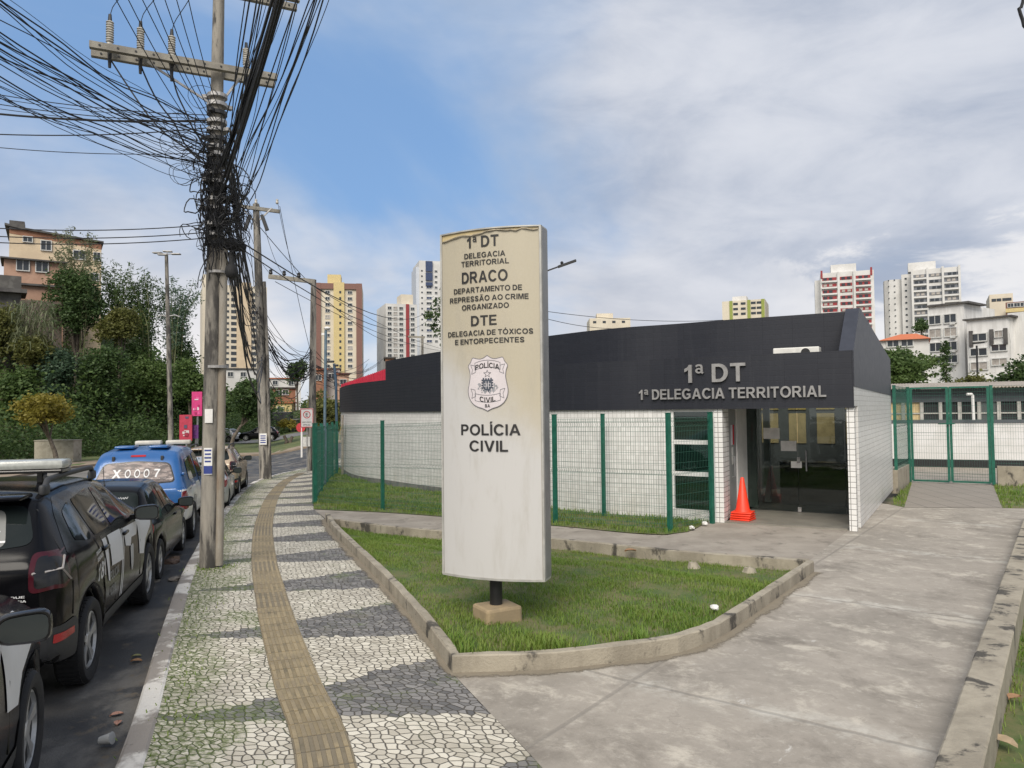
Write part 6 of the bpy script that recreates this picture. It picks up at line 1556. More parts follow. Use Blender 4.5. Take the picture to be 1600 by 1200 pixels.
# tall four-headed mast on the left
q = at(268, 690, 45); b_ = Vector((q.x, q.y, float(gz(q.x, q.y))-.1)); tq = at(260, 397, 45)
t = thing('lamp_mast', 'tall grey lamp mast with four flat heads in front of the wooded slope', 'street lamp', tuple(b_))
mb = MB(); mb.tube(tilted(b_, tq, 6), [.17-.07*i/6 for i in range(7)], 12); mb.build('mast', MT['pole_concrete'], t, 60)
for (px, py) in ((246, 395), (262, 393), (275, 397), (254, 398)): mb = MB(); h_ = at(px, py, 45+rng.uniform(-.8, .8)); mb.bar(tq, h_, .05); mb.box(h_, (.55, .28, .08), rng.uniform(-.3, .3), .03); mb.build('lamp_head', MT['galvanised'], t)
for s_ in (-1, 1): mb = MB(); a_ = at(262.5, 494, 45); mb.tube([a_, a_+Vector((s_*.45, 0, .06)), a_+Vector((s_*.7, 0, -.05))], .04, 6); mb.build('lamp_arm', MT['galvanised'], t)
# lamp behind the totem
b_ = Vector((1.35, 40, 0)); tq = at(850, 425, 40); t = thing('street_lamp', 'grey street lamp arm reaching out to the right behind the totem sign', 'street lamp', (tq.x-.6, 40, 0))
mb = MB(); mb.tube([(tq.x-.6, 40, 0), (tq.x-.6, 40, tq.z-.9), (tq.x-.3, 40, tq.z-.2), tuple(tq)], .07, 10); mb.build('post', MT['galvanised'], t, 60)
mb = MB(); mb.bar(tq, at(899, 407, 40), .09, .07); h1, h2 = at(872, 417, 40), at(900, 407, 40); mb.bar(h1, h2, .26, .11); mb.build('lamp_head', MT['black_paint'], t)
mb = MB(); mb.lathe([(.07, 0), (.09, .1), (.05, .16)], at(878, 413, 40), 10); mb.build('photocell', MT['black_paint'], t)
# pole in the far right behind the block
q = at(1527, 592, 60); t = thing('street_lamp', 'thin dark lamp pole with forked top before the white flats', 'street lamp', (q.x, q.y, 0)); mb = MB(); mb.tube([(q.x, q.y, 0), tuple(at(1526, 540, 60))], .07, 8); mb.build('post', MT['black_paint'], t); mb = MB(); mb.bar(at(1520, 537, 60), at(1538, 535, 60), .12); mb.build('lamp_head', MT['black_paint'], t)
# ---------------------------------------------------------------- cables
NC = [0]
def cable(p, q, sag, r, label, group, kink=0., n=16):
    """one hanging wire from p to q"""
    p, q = Vector(p), Vector(q); L = (q-p).length; pts = []
    ph = rng.uniform(0, 6, 3)
    for i in range(n+1):
        f = i/n; v = p+(q-p)*f; v.z -= sag*4*f*(1-f)
        if kink: v += Vector((math.sin(f*9+ph[0]), math.sin(f*11+ph[1]), math.sin(f*13+ph[2])))*kink*math.sin(f*math.pi)
        pts.append(v)
    mb = MB(); mb.tube(pts, r, 5, False); o = mb.build('cable', MT['cable_black'], base=True); tag(o, label, 'cable', group); return o
hub = lambda z, s=.16: pl1(z, rng.normal(0, s*.6), rng.normal(0, s*.5)-.08)
U1 = ('thin black cable sweeping from the near pole up to the top left', 'cables sweeping up to the left')
for k in range(26):
    f = (0, .05, .10, .16, .2, .22, .3, .34, .36, .38, .45, .52, .54, .56, .6, .66, .68, .7, .72, .78, .84, .86, .88, .9, .93, 1)[k]; e_ = at(-60+rng.normal(0, 18), -60+195*f+rng.normal(0, 5), rng.uniform(6.2, 8.0)); z = 5.9+1.2*(1-f)*rng.uniform(.3, 1)+rng.normal(0, .15)
    cable(hub(z), e_, rng.uniform(.02, .20), rng.choice([.004, .005, .006, .009]), *U1, kink=.03)
for k in range(7):
    e_ = at(150+k*22, -60, 8.0); cable(hub(6.3+.1*k), e_, rng.uniform(.05, .25), .006, *U1)
U2 = ('black cable running level from the near pole to the left edge', 'cables running level to the left')
for py, zp, r_ in ((128, 170, .007), (134, 176, .005), (144, 182, .007), (152, 186, .005), (166, 178, .016), (205, 190, .009), (219, 230, .006), (350, 345, .008), (363, 357, .008), (373, 366, .008)):
    zz_ = at(315, zp, 11).z; cable(pl1(zz_)+Vector((-.1, 0, 0)), at(-120, py-2, 10.5), .10, r_, *U2)
U3 = ('black cable rising from the near pole toward the top of the picture on the right', 'cables rising to the right')
for k in range(24):
    f = k/23; e_ = at(395+150*f+rng.normal(0, 10), -70, rng.uniform(4.5, 8.5)); cable(hub(4.9+1.7*rng.uniform(0, 1)*(1-.5*f))+adir*.12, e_, rng.uniform(.0, .28), rng.choice([.004, .005, .007]), *U3, kink=.02)
for k in range(12):      # the thick lashed bundle
    e_ = at(456+rng.normal(0, 6), -70, 6.5+rng.normal(0, .08)); s_ = at(352+rng.normal(0, 4), 268+rng.normal(0, 10), 10.9); cable(s_, e_, .05+rng.normal(0, .015), .017, 'thick black bundled cable slanting from the near pole to the upper right', 'thick bundled cables')
U4 = ('black cable strung between the near pole and the second pole', 'cables between the first two poles')
for k in range(36):
    z1_ = at(350, 160+rng.uniform(0, 230), 11).z; t_ = at(404+rng.normal(0, 3), rng.choice([345, 450, 490, 520, 545, 560])+rng.normal(0, 8), B2.y-.2)
    cable(pl1(z1_)+adir*rng.uniform(.05, .25), t_, rng.uniform(.1, 1.2), rng.choice([.007, .009, .012]), *U4, kink=.05)
for k in range(5):
    cable(at(352+5*k, 395, 11), at(410, 555+6*k, B2.y-.2), .9+.2*k, .016, *U4, kink=.1)
U5 = ('black cable strung between the second pole and the third pole', 'cables between the second and third poles')
for k in range(26):
    cable(at(405+rng.normal(0, 3), rng.choice([490, 510, 530, 552])+rng.normal(0, 6), B2.y-.2), at(487+rng.normal(0, 2), rng.uniform(540, 590), B3.y-.1), rng.uniform(.3, 1.6), rng.choice([.009, .012, .016]), *U5, kink=.05)
for px, py in ((423, 428), (444, 430), (467, 433)):
    cable(at(377+ (px-423)*1.3, 318, B2.y), at(px, py, B3.y), .5, .010, *U5)
U6 = ('long cable from the street poles across to the right behind the totem', 'long cables crossing to the right')
for a, b_, sg, r_ in (((372, 375, 11), (690, 460, 60), 1.6, .012), ((372, 385, 11), (690, 470, 60), 1.8, .010), ((430, 440, B3.y), (690, 548, 75), .6, .016), ((467, 434, B3.y), (690, 545, 75), .4, .016), ((437, 322, B2.y), (488, 560, B3.y), .3, .012), ((402, 350, B2.y), (660, 530, 75), 2.2, .016)):
    cable(at(*a), at(*b_), sg, r_, *U6)
for (a, b_) in (((850, 486, 75), (1130, 500, 90)), ((850, 497, 75), (1000, 512, 90))): cable(at(*a), at(*b_), .5, .03, 'distant thin cable between the totem and the roof of the station', 'distant cables over the roof')
for k in range(16):
    cable(at(488+rng.normal(0, 2), rng.uniform(540, 600), B3.y), at(560+rng.uniform(0, 60), rng.uniform(560, 605), 62), rng.uniform(.3, 1.2), .014, 'thin cable fanning from the third pole toward the red warehouse', 'cables past the third pole')
for k, (px, py) in enumerate(((160, 5), (210, 25), (258, 5))):      # jumpers on the insulators
    a_ = ins_tops[k]; e_ = at(px+40, -50, a_.y-.3); mb = MB(); P = spline([tuple(a_), tuple(a_+Vector((.05, 0, .18))), tuple((a_+e_)/2+Vector((.15, 0, .1))), tuple(e_)], .08); mb.tube([Vector(p) for p in P], .006, 5); tag(mb.build('jumper_wire', MT['cable_black'], base=True), 'thin looped wire rising from an insulator on the cross-arm', 'cable', 'jumper wires on the insulators')
for k in range(3):
    a_ = ins_tops[k]-Vector((0, 0, .6)); cable(a_, hub(6.0+.2*k), .25, .012, 'dark cable dropping from a cross-arm insulator to the near pole', 'drop cables under the cross-arm', .03)
mb = MB(); P = spline([tuple(at(1625, -1500, 6)), tuple(at(1605, -300, 6)), tuple(at(1600, -20, 6)), tuple(at(1592, 10, 6)), tuple(at(1597, 28, 6)), tuple(at(1604, 45, 6)), tuple(at(1640, 60, 6)), tuple(at(1700, -60, 6)), tuple(at(1720, -1500, 6))], .05); mb.tube([Vector(p) for p in P], .014, 6); tag(mb.build('cable', MT['cable_black'], base=True), 'loop of black cable hanging at the top right corner', 'cable')
# loose tangle: loops nobody could count
mb = MB()
for k in range(105):
    z = rng.choice([rng.uniform(4.7, 6.9), rng.uniform(4.9, 5.9)]); c_ = pl1(z)+Vector((rng.normal(.02, .12), rng.normal(-.05, .10), 0)); r_ = rng.uniform(.07, .22); e_ = rng.uniform(.4, 1.6)
    ax = Vector((rng.normal(), rng.normal()-.8, rng.normal()*.5)).normalized(); u_ = ax.orthogonal().normalized(); v_ = ax.cross(u_); a0 = rng.uniform(0, 6); sp_ = rng.uniform(2.5, 6.5)
    mb.tube([c_+u_*r_*math.cos(a)+v_*r_*e_*math.sin(a)+Vector((0, 0, .03*math.sin(3*a))) for a in np.linspace(a0, a0+sp_, 16)], rng.choice([.005, .007, .010]), 4, False)
for k in range(40):
    z0_ = rng.uniform(5.2, 7.0); z1_ = z0_-rng.uniform(.4, 1.8); z1_ = max(z1_, 4.2); s0 = rng.normal(0, .16, 2); s1 = rng.normal(0, .13, 2)
    mb.tube([pl1(z0_+(z1_-z0_)*f, s0[0]*(1-f)+s1[0]*f+.06*math.sin(7*f+k), -.12+.4*s0[1]*(1-f)+s1[1]*.4*f) for f in np.linspace(0, 1, 10)], rng.choice([.005, .007, .010]), 4, False)
for k in range(40):     # spilled loops at the right of the pole
    c_ = at(350+rng.uniform(0, 35), 325+rng.uniform(-40, 60), 11+rng.normal(0, .1)); r_ = rng.uniform(.05, .2)
    mb.tube([c_+Vector((r_*math.cos(a), .05*math.sin(2*a), r_*1.4*math.sin(a))) for a in np.linspace(0, 5.2, 14)], .006, 4, False)
for k in range(16):
    c_ = at(300+rng.uniform(-22, 18), 215+rng.uniform(-70, 70), 11+rng.normal(0, .1)); r_ = rng.uniform(.08, .22)
    mb.tube([c_+Vector((r_*math.cos(a)*1.3, .05*math.sin(2*a), r_*math.sin(a))) for a in np.linspace(0, 5.8, 16)], .005, 4, False)
tag(mb.build('cable_tangle', MT['cable_black'], base=True), 'dense tangle of black cable loops wound round the near pole', 'cable tangle', None, 'stuff')
# ------------------------------------------------------------------ across the street: verge, slope, planting
RFE = spline([(-9, -6), (-11, 2), (-17, 18), (-23, 33), (-26, 43), (-24.5, 50), (-18, 55), (-9, 59), (4, 62)], 1.)
FOOT = np.array([(-46, -10), (-44, 20), (-35.5, 48), (-32, 58), (-32, 72), (-33, 85), (-20, 96), (0, 116), (30, 140)], float)
def rs2(L, m):
    s = arc(np.asarray(L)); q = np.linspace(0, s[-1], m); return np.stack([np.interp(q, s, np.asarray(L)[:, k]) for k in (0, 1)], 1)
VG = two('verge_grass', (.07, .105, .03), (.12, .13, .05), 1.2, .4, .6, .95, .5, 25, (.17, .13, .08), .6, .58, .7)
strip('verge', RFE, rs2(spline([(-40, -6), (-48, 5), (-47, 20), (-44, 45), (-42, 60), (-41, 75), (-37, 92), (-20, 102), (5, 122)], 1), len(RFE)), 10, -.02, VG, m=140)
RFN = -normals2(RFE)
strip('far_pavement', RFE, RFE+RFN*2.6, 2, -.012, MT['far_verge'], m=140)
kerb('far_kerb', RFE-RFN*.0, RFE-RFN*.2, -.2, .0, MT['far_verge'])
frd = spline([(-40, 72), (-32, 77), (-24, 80), (-12, 85), (4, 95)], 1.)
strip('far_road', frd+normals2(frd)*4.5, frd-normals2(frd)*4.5, 2, -.006, two('far_asphalt', (.13, .13, .13), (.17, .165, .16), .7), m=60)
def pdist(x, y):
    """signed distance from the foot of the slope, positive uphill"""
    P = np.stack([np.ravel(x), np.ravel(y)], 1).astype(float); best = np.full(len(P), 1e9); sg = np.ones(len(P))
    for a, b in zip(FOOT[:-1], FOOT[1:]):
        d = b-a; t = np.clip(((P-a)@d)/(d@d), 0, 1); q = a+t[:, None]*d; r = np.linalg.norm(P-q, axis=1); s = np.sign(d[0]*(P[:, 1]-a[1])-d[1]*(P[:, 0]-a[0]))
        m = r < best; best[m] = r[m]; sg[m] = s[m]
    return (best*sg).reshape(np.shape(x))
def hz(x, y):
    x = np.asarray(x, float); y = np.asarray(y, float); d = pdist(x, y); hm = 14-12*sst(-.53, -.42, x/np.maximum(y, 20))
    return -1.2+(hm+1.2)*sst(-1, 24, d)+.6*np.sin(.31*x+.2*y)*sst(0, 5, d)
two('slope_earth', (.045, .06, .025), (.08, .075, .04), .5, .4, .6, .95, .5, 4)
grid_sheet('hillside', np.concatenate([np.linspace(-420, -90, 12), np.linspace(-80, 60, 71)]), np.concatenate([np.linspace(-10, 140, 76), np.linspace(150, 420, 12)]), lambda x, y: np.where(pdist(x, y) > -3, hz(x, y), -6.), MT['slope_earth'])
LDARK = leafmat('leaf_dark', (.040, .078, .030), (.068, .115, .038), (.11, .165, .05), .42)
LMID = leafmat('leaf_mid', (.062, .112, .034), (.10, .16, .045), (.15, .21, .065), .42)
LBLUE = leafmat('leaf_bluish', (.055, .105, .066), (.08, .135, .08), (.13, .19, .11), .42)
LOLIVE = leafmat('leaf_olive', (.095, .11, .03), (.14, .15, .042), (.20, .19, .06), .42)
LYEL = leafmat('leaf_yellowish', (.19, .165, .025), (.25, .21, .035), (.32, .27, .06), .42)
LGRASS = leafmat('leaf_cane', (.10, .13, .065), (.15, .17, .09), (.22, .22, .13))
bark = two('bark', (.085, .068, .052), (.15, .125, .10), 5, .4, .6, .95, .5, 25)
def leaves(C, ln, wd, droop=.0, seed=0):
    """one pointed folded leaf per centre"""
    n = len(C); r = np.random.default_rng(seed)
    d = r.normal(0, 1, (n, 3)); d[:, 2] = d[:, 2]*.55-droop; d /= np.linalg.norm(d, axis=1)[:, None]
    s = np.cross(d, r.normal(0, 1, (n, 3))); s /= np.linalg.norm(s, axis=1)[:, None]+1e-9
    L = (ln*r.uniform(.6, 1.35, n))[:, None]; Wd = (wd*r.uniform(.6, 1.35, n))[:, None]
    V = np.stack([C-d*L*.5, C+s*Wd*.5-d*L*.05, C+d*L*.5, C-s*Wd*.5-d*L*.05], 1).reshape(-1, 3)
    return V, np.arange(n*4).reshape(-1, 4)
def crown_pts(blobs, n, seed, clump=.45, per=22):
    """leaf positions in clumps on and within lumpy blobs"""
    r = np.random.default_rng(seed); vol = np.array([b[3]*b[4]*b[5] for b in blobs])**(2/3); vol /= vol.sum(); out = []
    for b, f in zip(blobs, vol):
        k = max(3, int(n*f/per)); u = r.normal(0, 1, (k, 3)); u /= np.linalg.norm(u, axis=1)[:, None]; u[:, 2] = np.where(u[:, 2] < -.45, -u[:, 2], u[:, 2])
        rad = r.uniform(.62, 1.04, k)**.8; lump = 1+.16*np.sin(5*u[:, 0]+b[0])+.14*np.sin(6*u[:, 1]+b[1])+.10*np.sin(7*u[:, 2])
        c = np.array(b[:3])+u*(rad*lump)[:, None]*np.array(b[3:6])
        sz = clump*r.uniform(.5, 1.3, k); q = np.repeat(c, per, 0)+r.normal(0, 1, (k*per, 3))*np.repeat(sz, per)[:, None]*np.array([.55, .55, .36]); out.append(q)
    return np.concatenate(out)
def tree(name, label, base, blobs, n, mat, ln=.34, wd=.20, droop=.15, clump=.5, per=22, trunk=.16, group=None, seed=1, cat='tree', limbs=True):
    base = Vector(base); t = thing(name, label, cat, tuple(base), 0, group)
    mb = MB(); r = np.random.default_rng(seed); c0 = Vector(np.mean([b[:3] for b in blobs], 0)); fork = base+(c0-base)*.5
    mb.tube([base-Vector((0, 0, .3)), base+(fork-base)*.5+Vector((r.normal(0, .12), r.normal(0, .12), 0)), fork], [trunk*1.25, trunk, trunk*.8], 9)
    if limbs:
        for b in blobs[:9]:
            e_ = Vector(b[:3]); mid_ = fork*.5+e_*.5+Vector((0, 0, .15*(e_-fork).length)); mb.tube([fork-Vector((0, 0, .1)), mid_, e_], [trunk*.6, trunk*.35, trunk*.12], 6)
    mb.build('trunk', bark, t, 60)
    P = crown_pts(blobs, n, seed, clump, per); V, F = leaves(P, ln, wd, droop, seed); bulk('crown', V, F, mat, t); return t
def blobs_px(px0, px1, py0, py1, Y, k, seed, dep=None, mn=.30, mx=.48):
    """k lumps filling the outline of a crown seen between the photo limits at distance Y"""
    r = np.random.default_rng(seed); a, b = at(px0, py1, Y), at(px1, py0, Y); wd, hh = (b.x-a.x)/2, (b.z-a.z)/2; c = (a+b)/2; dp = dep or wd; out = []
    for i in range(k):
        u = r.normal(0, 1, 3); u /= np.linalg.norm(u); f = r.uniform(.25, .68); s = r.uniform(mn, mx)
        out.append((c.x+u[0]*wd*f, c.y+u[1]*dp*f, c.z+u[2]*hh*f, wd*s, dp*s, hh*s*1.0))
    out.append((c.x, c.y, c.z, wd*.55, dp*.55, hh*.55)); return out
def gbase(px, Y, z=None):
    x = at(px, 640, Y).x; return (x, Y, float(hz(x, Y)) if z is None and float(pdist(x, Y)) > 0 else (z if z is not None else float(gz(x, Y))-.02))
G1 = 'trees on the wooded slope'
spec = [ # px0 px1 py0 py1 Y k n mat label
 (72, 172, 398, 560, 66, 9, 7500, LDARK, 'large dark leafy tree in front of the cream house on the slope'),
 (148, 222, 472, 545, 66, 7, 3600, LOLIVE, 'rounded olive tree below the feathery bamboo on the slope'),
 (112, 200, 520, 690, 62, 9, 6500, LDARK, 'dark dense tree at the foot of the slope left of the lamp mast base'),
 (180, 282, 520, 680, 68, 10, 8000, LMID, 'broad mid green tree standing behind the blue pickup'),
 (236, 322, 500, 700, 72, 10, 8500, LDARK, 'tall dark tree right of the lamp mast beside the near pole'),
 (262, 330, 560, 640, 66, 7, 3600, LMID, 'smaller green tree behind the pink billboards'),
 (0, 66, 560, 690, 58, 8, 5000, LMID, 'mid green tree at the left edge behind the yellowish tree'),
 (60, 120, 540, 640, 60, 7, 4000, LBLUE, 'bluish green bush tree between yellowish tree and dark slope trees'),
 (20, 90, 515, 590, 60, 7, 3500, LOLIVE, 'olive scrubby tree below the cane clump on the slope'),
 (-30, 40, 470, 575, 62, 7, 4200, LOLIVE, 'tangled olive tree at the left edge under the concrete terrace'),
]
for i, (a, b, c, d, Y, k, n, mt_, lab) in enumerate(spec):
    tree('broadleaf_tree', lab, gbase((a+b)/2, Y), blobs_px(a, b, c, d, Y, k, 20+i), int(n*1.7), mt_, .27, .16, group=G1, seed=40+i, clump=.66)
# bamboo: tall arching feathery stems
def bamboo(label, pxs, Y, ptop, pbot, n, seed, mat):
    r = np.random.default_rng(seed); bx, by, bz = gbase(np.mean(pxs), Y); t = thing('bamboo_clump', label, 'bamboo', (bx, by, bz), 0, 'bamboo clumps on the slope'); pts = []; mb = MB()
    for i in range(n):
        a = at(r.uniform(pxs[0]*.6+pxs[1]*.4, pxs[0]*.4+pxs[1]*.6), pbot, Y+r.normal(0, 1)); tp = at(r.uniform(*pxs), ptop+r.uniform(0, 55), Y+r.normal(0, 1)); 
        S_ = spline([tuple(a), tuple(a*.5+tp*.5+Vector(((a.x-tp.x)*.2, 0, 1.0))), tuple(tp)], .35); mb.tube([Vector(p) for p in S_], [.05*(1-j/len(S_))+.012 for j in range(len(S_))], 5, False)
        for j in range(len(S_)//3, len(S_)):
            q = S_[j]; kk = r.integers(6, 16); w_ = .55*(1-.5*j/len(S_)); pts.append(q+r.normal(0, 1, (kk, 3))*np.array([w_, w_, w_*.5])-np.array([0, 0, .12]))
    mb.build('trunk', plain('bamboo_cane_%d' % seed, (.12, .13, .06), .6), t); V, F = leaves(np.concatenate(pts), .42, .10, .55, seed); bulk('crown', V, F, mat, t)
bamboo('feathery bamboo rising against the cream house on the slope', (88, 162), 67, 352, 560, 12, 61, LGRASS)
bamboo('dark feathery bamboo between the house and the lamp mast', (148, 222), 70, 396, 560, 16, 62, LDARK)
bamboo('dense arching bamboo just left of the lamp mast top', (195, 262), 71, 420, 570, 20, 63, LDARK)
bamboo('drooping bamboo between the lamp mast and the near pole', (238, 312), 72, 430, 580, 20, 64, LBLUE)
# cane clump
r = np.random.default_rng(9); b_ = at(48, 540, 60); t = thing('cane_clump', 'pale drooping cane clump hanging over the slope at left', 'plant', tuple(b_)); V, F = [], []; n0 = 0
for i in range(420):
    p = at(r.uniform(18, 84), r.uniform(468, 540), 60+r.normal(0, .8)); a = r.uniform(0, 6.28); L = r.uniform(1.0, 2.2); q = [np.array(p)+np.array([math.cos(a)*L*.5*f, math.sin(a)*L*.4*f, L*(.55*f-1.0*f*f)]) for f in (0, .35, .7, 1)]
    s_ = np.array([-math.sin(a), math.cos(a), 0])*.045
    for j, qq in enumerate(q): w_ = (1, 1, .7, .1)[j]; V += [qq-s_*w_, qq+s_*w_]
    for j in range(3): F.append((n0+2*j, n0+2*j+1, n0+2*j+3, n0+2*j+2))
    n0 += 8
bulk('foliage', np.array(V), np.array(F), LGRASS, t); mb = MB(); mb.tube([b_-Vector((0, 0, 2)), b_], [.25, .12], 7); mb.build('stem', bark, t)
# yellowish roadside tree and others nearer the road
def zg(px, Y): x = at(px, 640, Y).x; return (x, Y, float(gz(x, Y))-.02)
q = zg(92, 46); bl = blobs_px(14, 128, 598, 682, 46, 20, 5, 2.6, .16, .30)
tree('roadside_tree', 'small yellowish tree with leaning trunk in front of the concrete box', q, bl, 5200, LYEL, .24, .14, .1, .38, 20, .13, seed=71)
b_ = at(88, 704, 48.2); g_ = float(gz(b_.x, 48))-.02; hh = at(88, 689, 48).z-g_
mb = MB(); mb.box((b_.x, 48.4, g_+hh/2), (2.5, 1.0, hh), .04, .03); mb.box((b_.x, 48.4, g_+hh+.03), (2.56, 1.06, .06), .04, .02)
tag(mb.build('concrete_box', two('box_concrete', (.36, .33, .27), (.28, .255, .205), 2.5, .4, .6, .9, .3, 30, (.15, .13, .10), 1.8, .6, .7), base=True), 'pale concrete box standing on the far verge behind the yellowish tree', 'concrete box')
bl = blobs_px(340, 436, 588, 672, 64, 11, 6, 3.0, .28, .42); tree('roadside_tree', 'dark roadside tree with slender trunk between the first two poles', zg(358, 63), bl, 6500, LDARK, .28, .17, .1, .42, 20, .15, seed=72)
bl = blobs_px(322, 380, 600, 660, 70, 8, 7, 2.5); tree('roadside_tree', 'mid green tree just right of the near pole behind the beige car', zg(345, 70), bl, 4200, LMID, .3, .18, seed=73)
bl = blobs_px(448, 482, 562, 604, 118, 6, 8, 2.6); tree('distant_tree', 'rounded dark tree on the far rise left of the third pole', (bl[-1][0], 118, 2), bl, 1800, LDARK, .5, .3, clump=.8, seed=74)
bl = blobs_px(648, 882, 400, 600, 50, 12, 9, 3.4); tree('broadleaf_tree', 'dark tree behind the station showing on both sides of the totem', (bl[-1][0], 50, 0), bl, 9000, LDARK, .30, .15, .35, .5, seed=75)
bl = blobs_px(1352, 1470, 528, 640, 56, 12, 10, 3.2); tree('broadleaf_tree', 'leafy green tree rising right behind the station gable', (bl[-1][0], 56, 0), bl, 9500, LMID, .26, .16, .1, .42, seed=76)
bl = blobs_px(1568, 1660, 556, 650, 52, 8, 11, 2.4); tree('broadleaf_tree', 'dark tree at the right edge in front of the white flats', (bl[-1][0], 52, 0), bl, 5500, LDARK, .26, .16, seed=77)
bl = [(at(1478, y, 58).x, 58, at(1478, y, 58).z, .32, .32, .55) for y in (545, 556, 568, 580, 592)]; tree('cypress_tree', 'narrow dark cypress in front of the stained white flats', (bl[0][0], 58, 0), bl, 1400, LDARK, .2, .1, 0, .2, 16, .1, seed=78)
bl = blobs_px(1428, 1452, 492, 525, 110, 5, 12, 1.4); tree('distant_tree', 'thin tree before the white tower on the right', (bl[-1][0], 110, 3), bl, 700, LDARK, .45, .25, clump=.6, seed=79)
bl = blobs_px(1462, 1560, 582, 640, 54, 8, 13, 2.0); tree('shrub_bush', 'low bushes over the corrugated roof in front of the flats', (bl[-1][0], 54, 0), bl, 3500, LOLIVE, .24, .15, seed=80, cat='shrub', limbs=False)
bl = blobs_px(468, 536, 616, 700, 84, 10, 14, 4); tree('shrub_bush', 'brownish green shrubbery behind the parking sign', (bl[-1][0], 84, -1), bl, 6500, LOLIVE, .36, .22, clump=.6, seed=81, cat='shrub', limbs=False)
for i, (a, b) in enumerate(((436, 452), (448, 466))):
    bl = blobs_px(a, b, 654, 676, 66, 5, 15+i, .8); tree('garden_shrub', ('left' if i == 0 else 'right')+' one of two bright yellow green shrubs on the far median', (bl[-1][0], 66, -.8), bl, 900, LYEL, .22, .1, .2, .25, seed=82+i, cat='shrub', limbs=False, group='yellow green shrubs on the median')
# undergrowth covering the slope
P = rng.uniform((-66, 30), (6, 125), (170000, 2)); d = pdist(P[:, 0], P[:, 1]); k_ = (d > -.8) & (d < 24) & (P[:, 1] < 102); P = P[k_]; d = d[k_]; z = hz(P[:, 0], P[:, 1])
lump = np.sin(P[:, 0]*1.3+np.sin(P[:, 1]*.9))*np.cos(P[:, 1]*1.1)+1.1
C = np.column_stack([P, z+rng.uniform(0, 1, len(P))*(.9+1.3*lump)*(1+1.1*np.exp(-(d/5)**2))]); V, F = leaves(C, .34, .20, .1, 5); tag(bulk('slope_undergrowth', V, F, LMID), kind='stuff')
P = rng.uniform((-60, 30), (-20, 100), (230000, 2)); d = pdist(P[:, 0], P[:, 1]); k_ = (d > -3.2) & (d < 4); P = P[k_]; d = d[k_]
lump = 1.2+np.sin(P[:, 0]*.9+1.3*np.sin(P[:, 1]*.5))*np.cos(P[:, 1]*.8)+.5*np.sin(P[:, 1]*2.3); C = np.column_stack([P, np.maximum(hz(P[:, 0], P[:, 1]), -.9)+rng.uniform(0, 1, len(P))**.7*(.5+1.5*lump)]); V, F = leaves(C, .25, .15, .1, 15); tag(bulk('slope_foot_shrubs', V, F, LDARK), kind='stuff')
P = rng.uniform((-140, 100), (120, 260), (70000, 2)); d = pdist(P[:, 0], P[:, 1]); q_ = P[:, 0]/P[:, 1]; P = P[(d > 0) & ((q_ < -.345) | (q_ > -.19) | (P[:, 1] > 165))]; C = np.column_stack([P, hz(P[:, 0], P[:, 1])+rng.uniform(0, 3, len(P))*(1+np.sin(P[:, 0]*.2)*np.cos(P[:, 1]*.17))*.6]); V, F = leaves(C, .95, .6, .1, 6); tag(bulk('distant_wood', V, F, LDARK), kind='stuff')
P = RFE[None, :, :]+0; Pv = rng.uniform((-46, 10), (-8, 62), (40000, 2)); Pv = Pv[in_poly(Pv, np.concatenate([RFE+RFN*2.7, [(-30, 72), (-40, 72), (-41, 40), (-44, 10)]]))]
# ------------------------------------------------------------------ houses and towers
WALLW = two('tower_white', (.62, .61, .59), (.54, .53, .51), .25, .4, .6, .85, 0)
CREAM = two('tower_cream', (.62, .56, .45), (.56, .50, .40), .25, .4, .6, .85, 0)
STAIN = two('stained_white', (.70, .69, .67), (.58, .57, .55), .6, .4, .6, .9, .1, 10, (.15, .15, .145), .55, .60, .74, (2.2, 2.2, .35))
BROWN = plain('tower_brown', (.20, .105, .085), .8); YELLOW = plain('tower_yellow', (.56, .45, .22), .8); REDP = plain('tower_red', (.27, .04, .045), .8); GREENP = plain('tower_green', (.26, .30, .07), .8)
BRICK = two('raw_brick', (.31, .155, .095), (.25, .12, .075), 1.5, .4, .6, .9, .1); TAN = two('faded_plaster', (.60, .485, .34), (.54, .43, .30), .8, .4, .6, .9, .1, 10, (.34, .27, .2), .6, .6, .75)
PINKP = two('pink_plaster', (.46, .29, .21), (.40, .245, .175), .8, .4, .6, .9, .1); ROOFT = two('clay_roof', (.40, .14, .07), (.30, .11, .06), 2, .4, .6, .9, .1); SLATE = two('dark_sheet', (.06, .055, .055), (.10, .095, .09), 1)
PANE = plain('far_pane', (.035, .042, .05), .15, 0, .2, 2); PANEB = plain('blue_pane', (.045, .065, .13), .15, 0, .2, 2); FRW = plain('far_frame', (.55, .55, .53), .6); CURT = plain('curtain_pane', (.34, .31, .28), .4, 0, .3, 2)
WM = {}
def wmesh(w, h, pane, frame=True):
    key = (round(w, 2), round(h, 2), pane.name, frame)
    if key not in WM:
        mb = MB(); mb.box((0, -.03, 0), (w, .06, h))
        if frame:
            mb.cur = 1; f = min(.10, w*.09)
            for s_ in (-1, 1): mb.box((s_*(w/2+f/2), -.06, 0), (f, .14, h+2*f)); mb.box((0, -.06, s_*(h/2+f/2)), (w, .14, f))
            mb.box((0, -.075, 0), (f*.6, .05, h))
        me = bpy.data.meshes.new('window'); me.from_pydata(mb.v, [], mb.f); me.materials.append(pane); me.materials.append(FRW); me.polygons.foreach_set('material_index', mb.mi); WM[key] = me
    return WM[key]
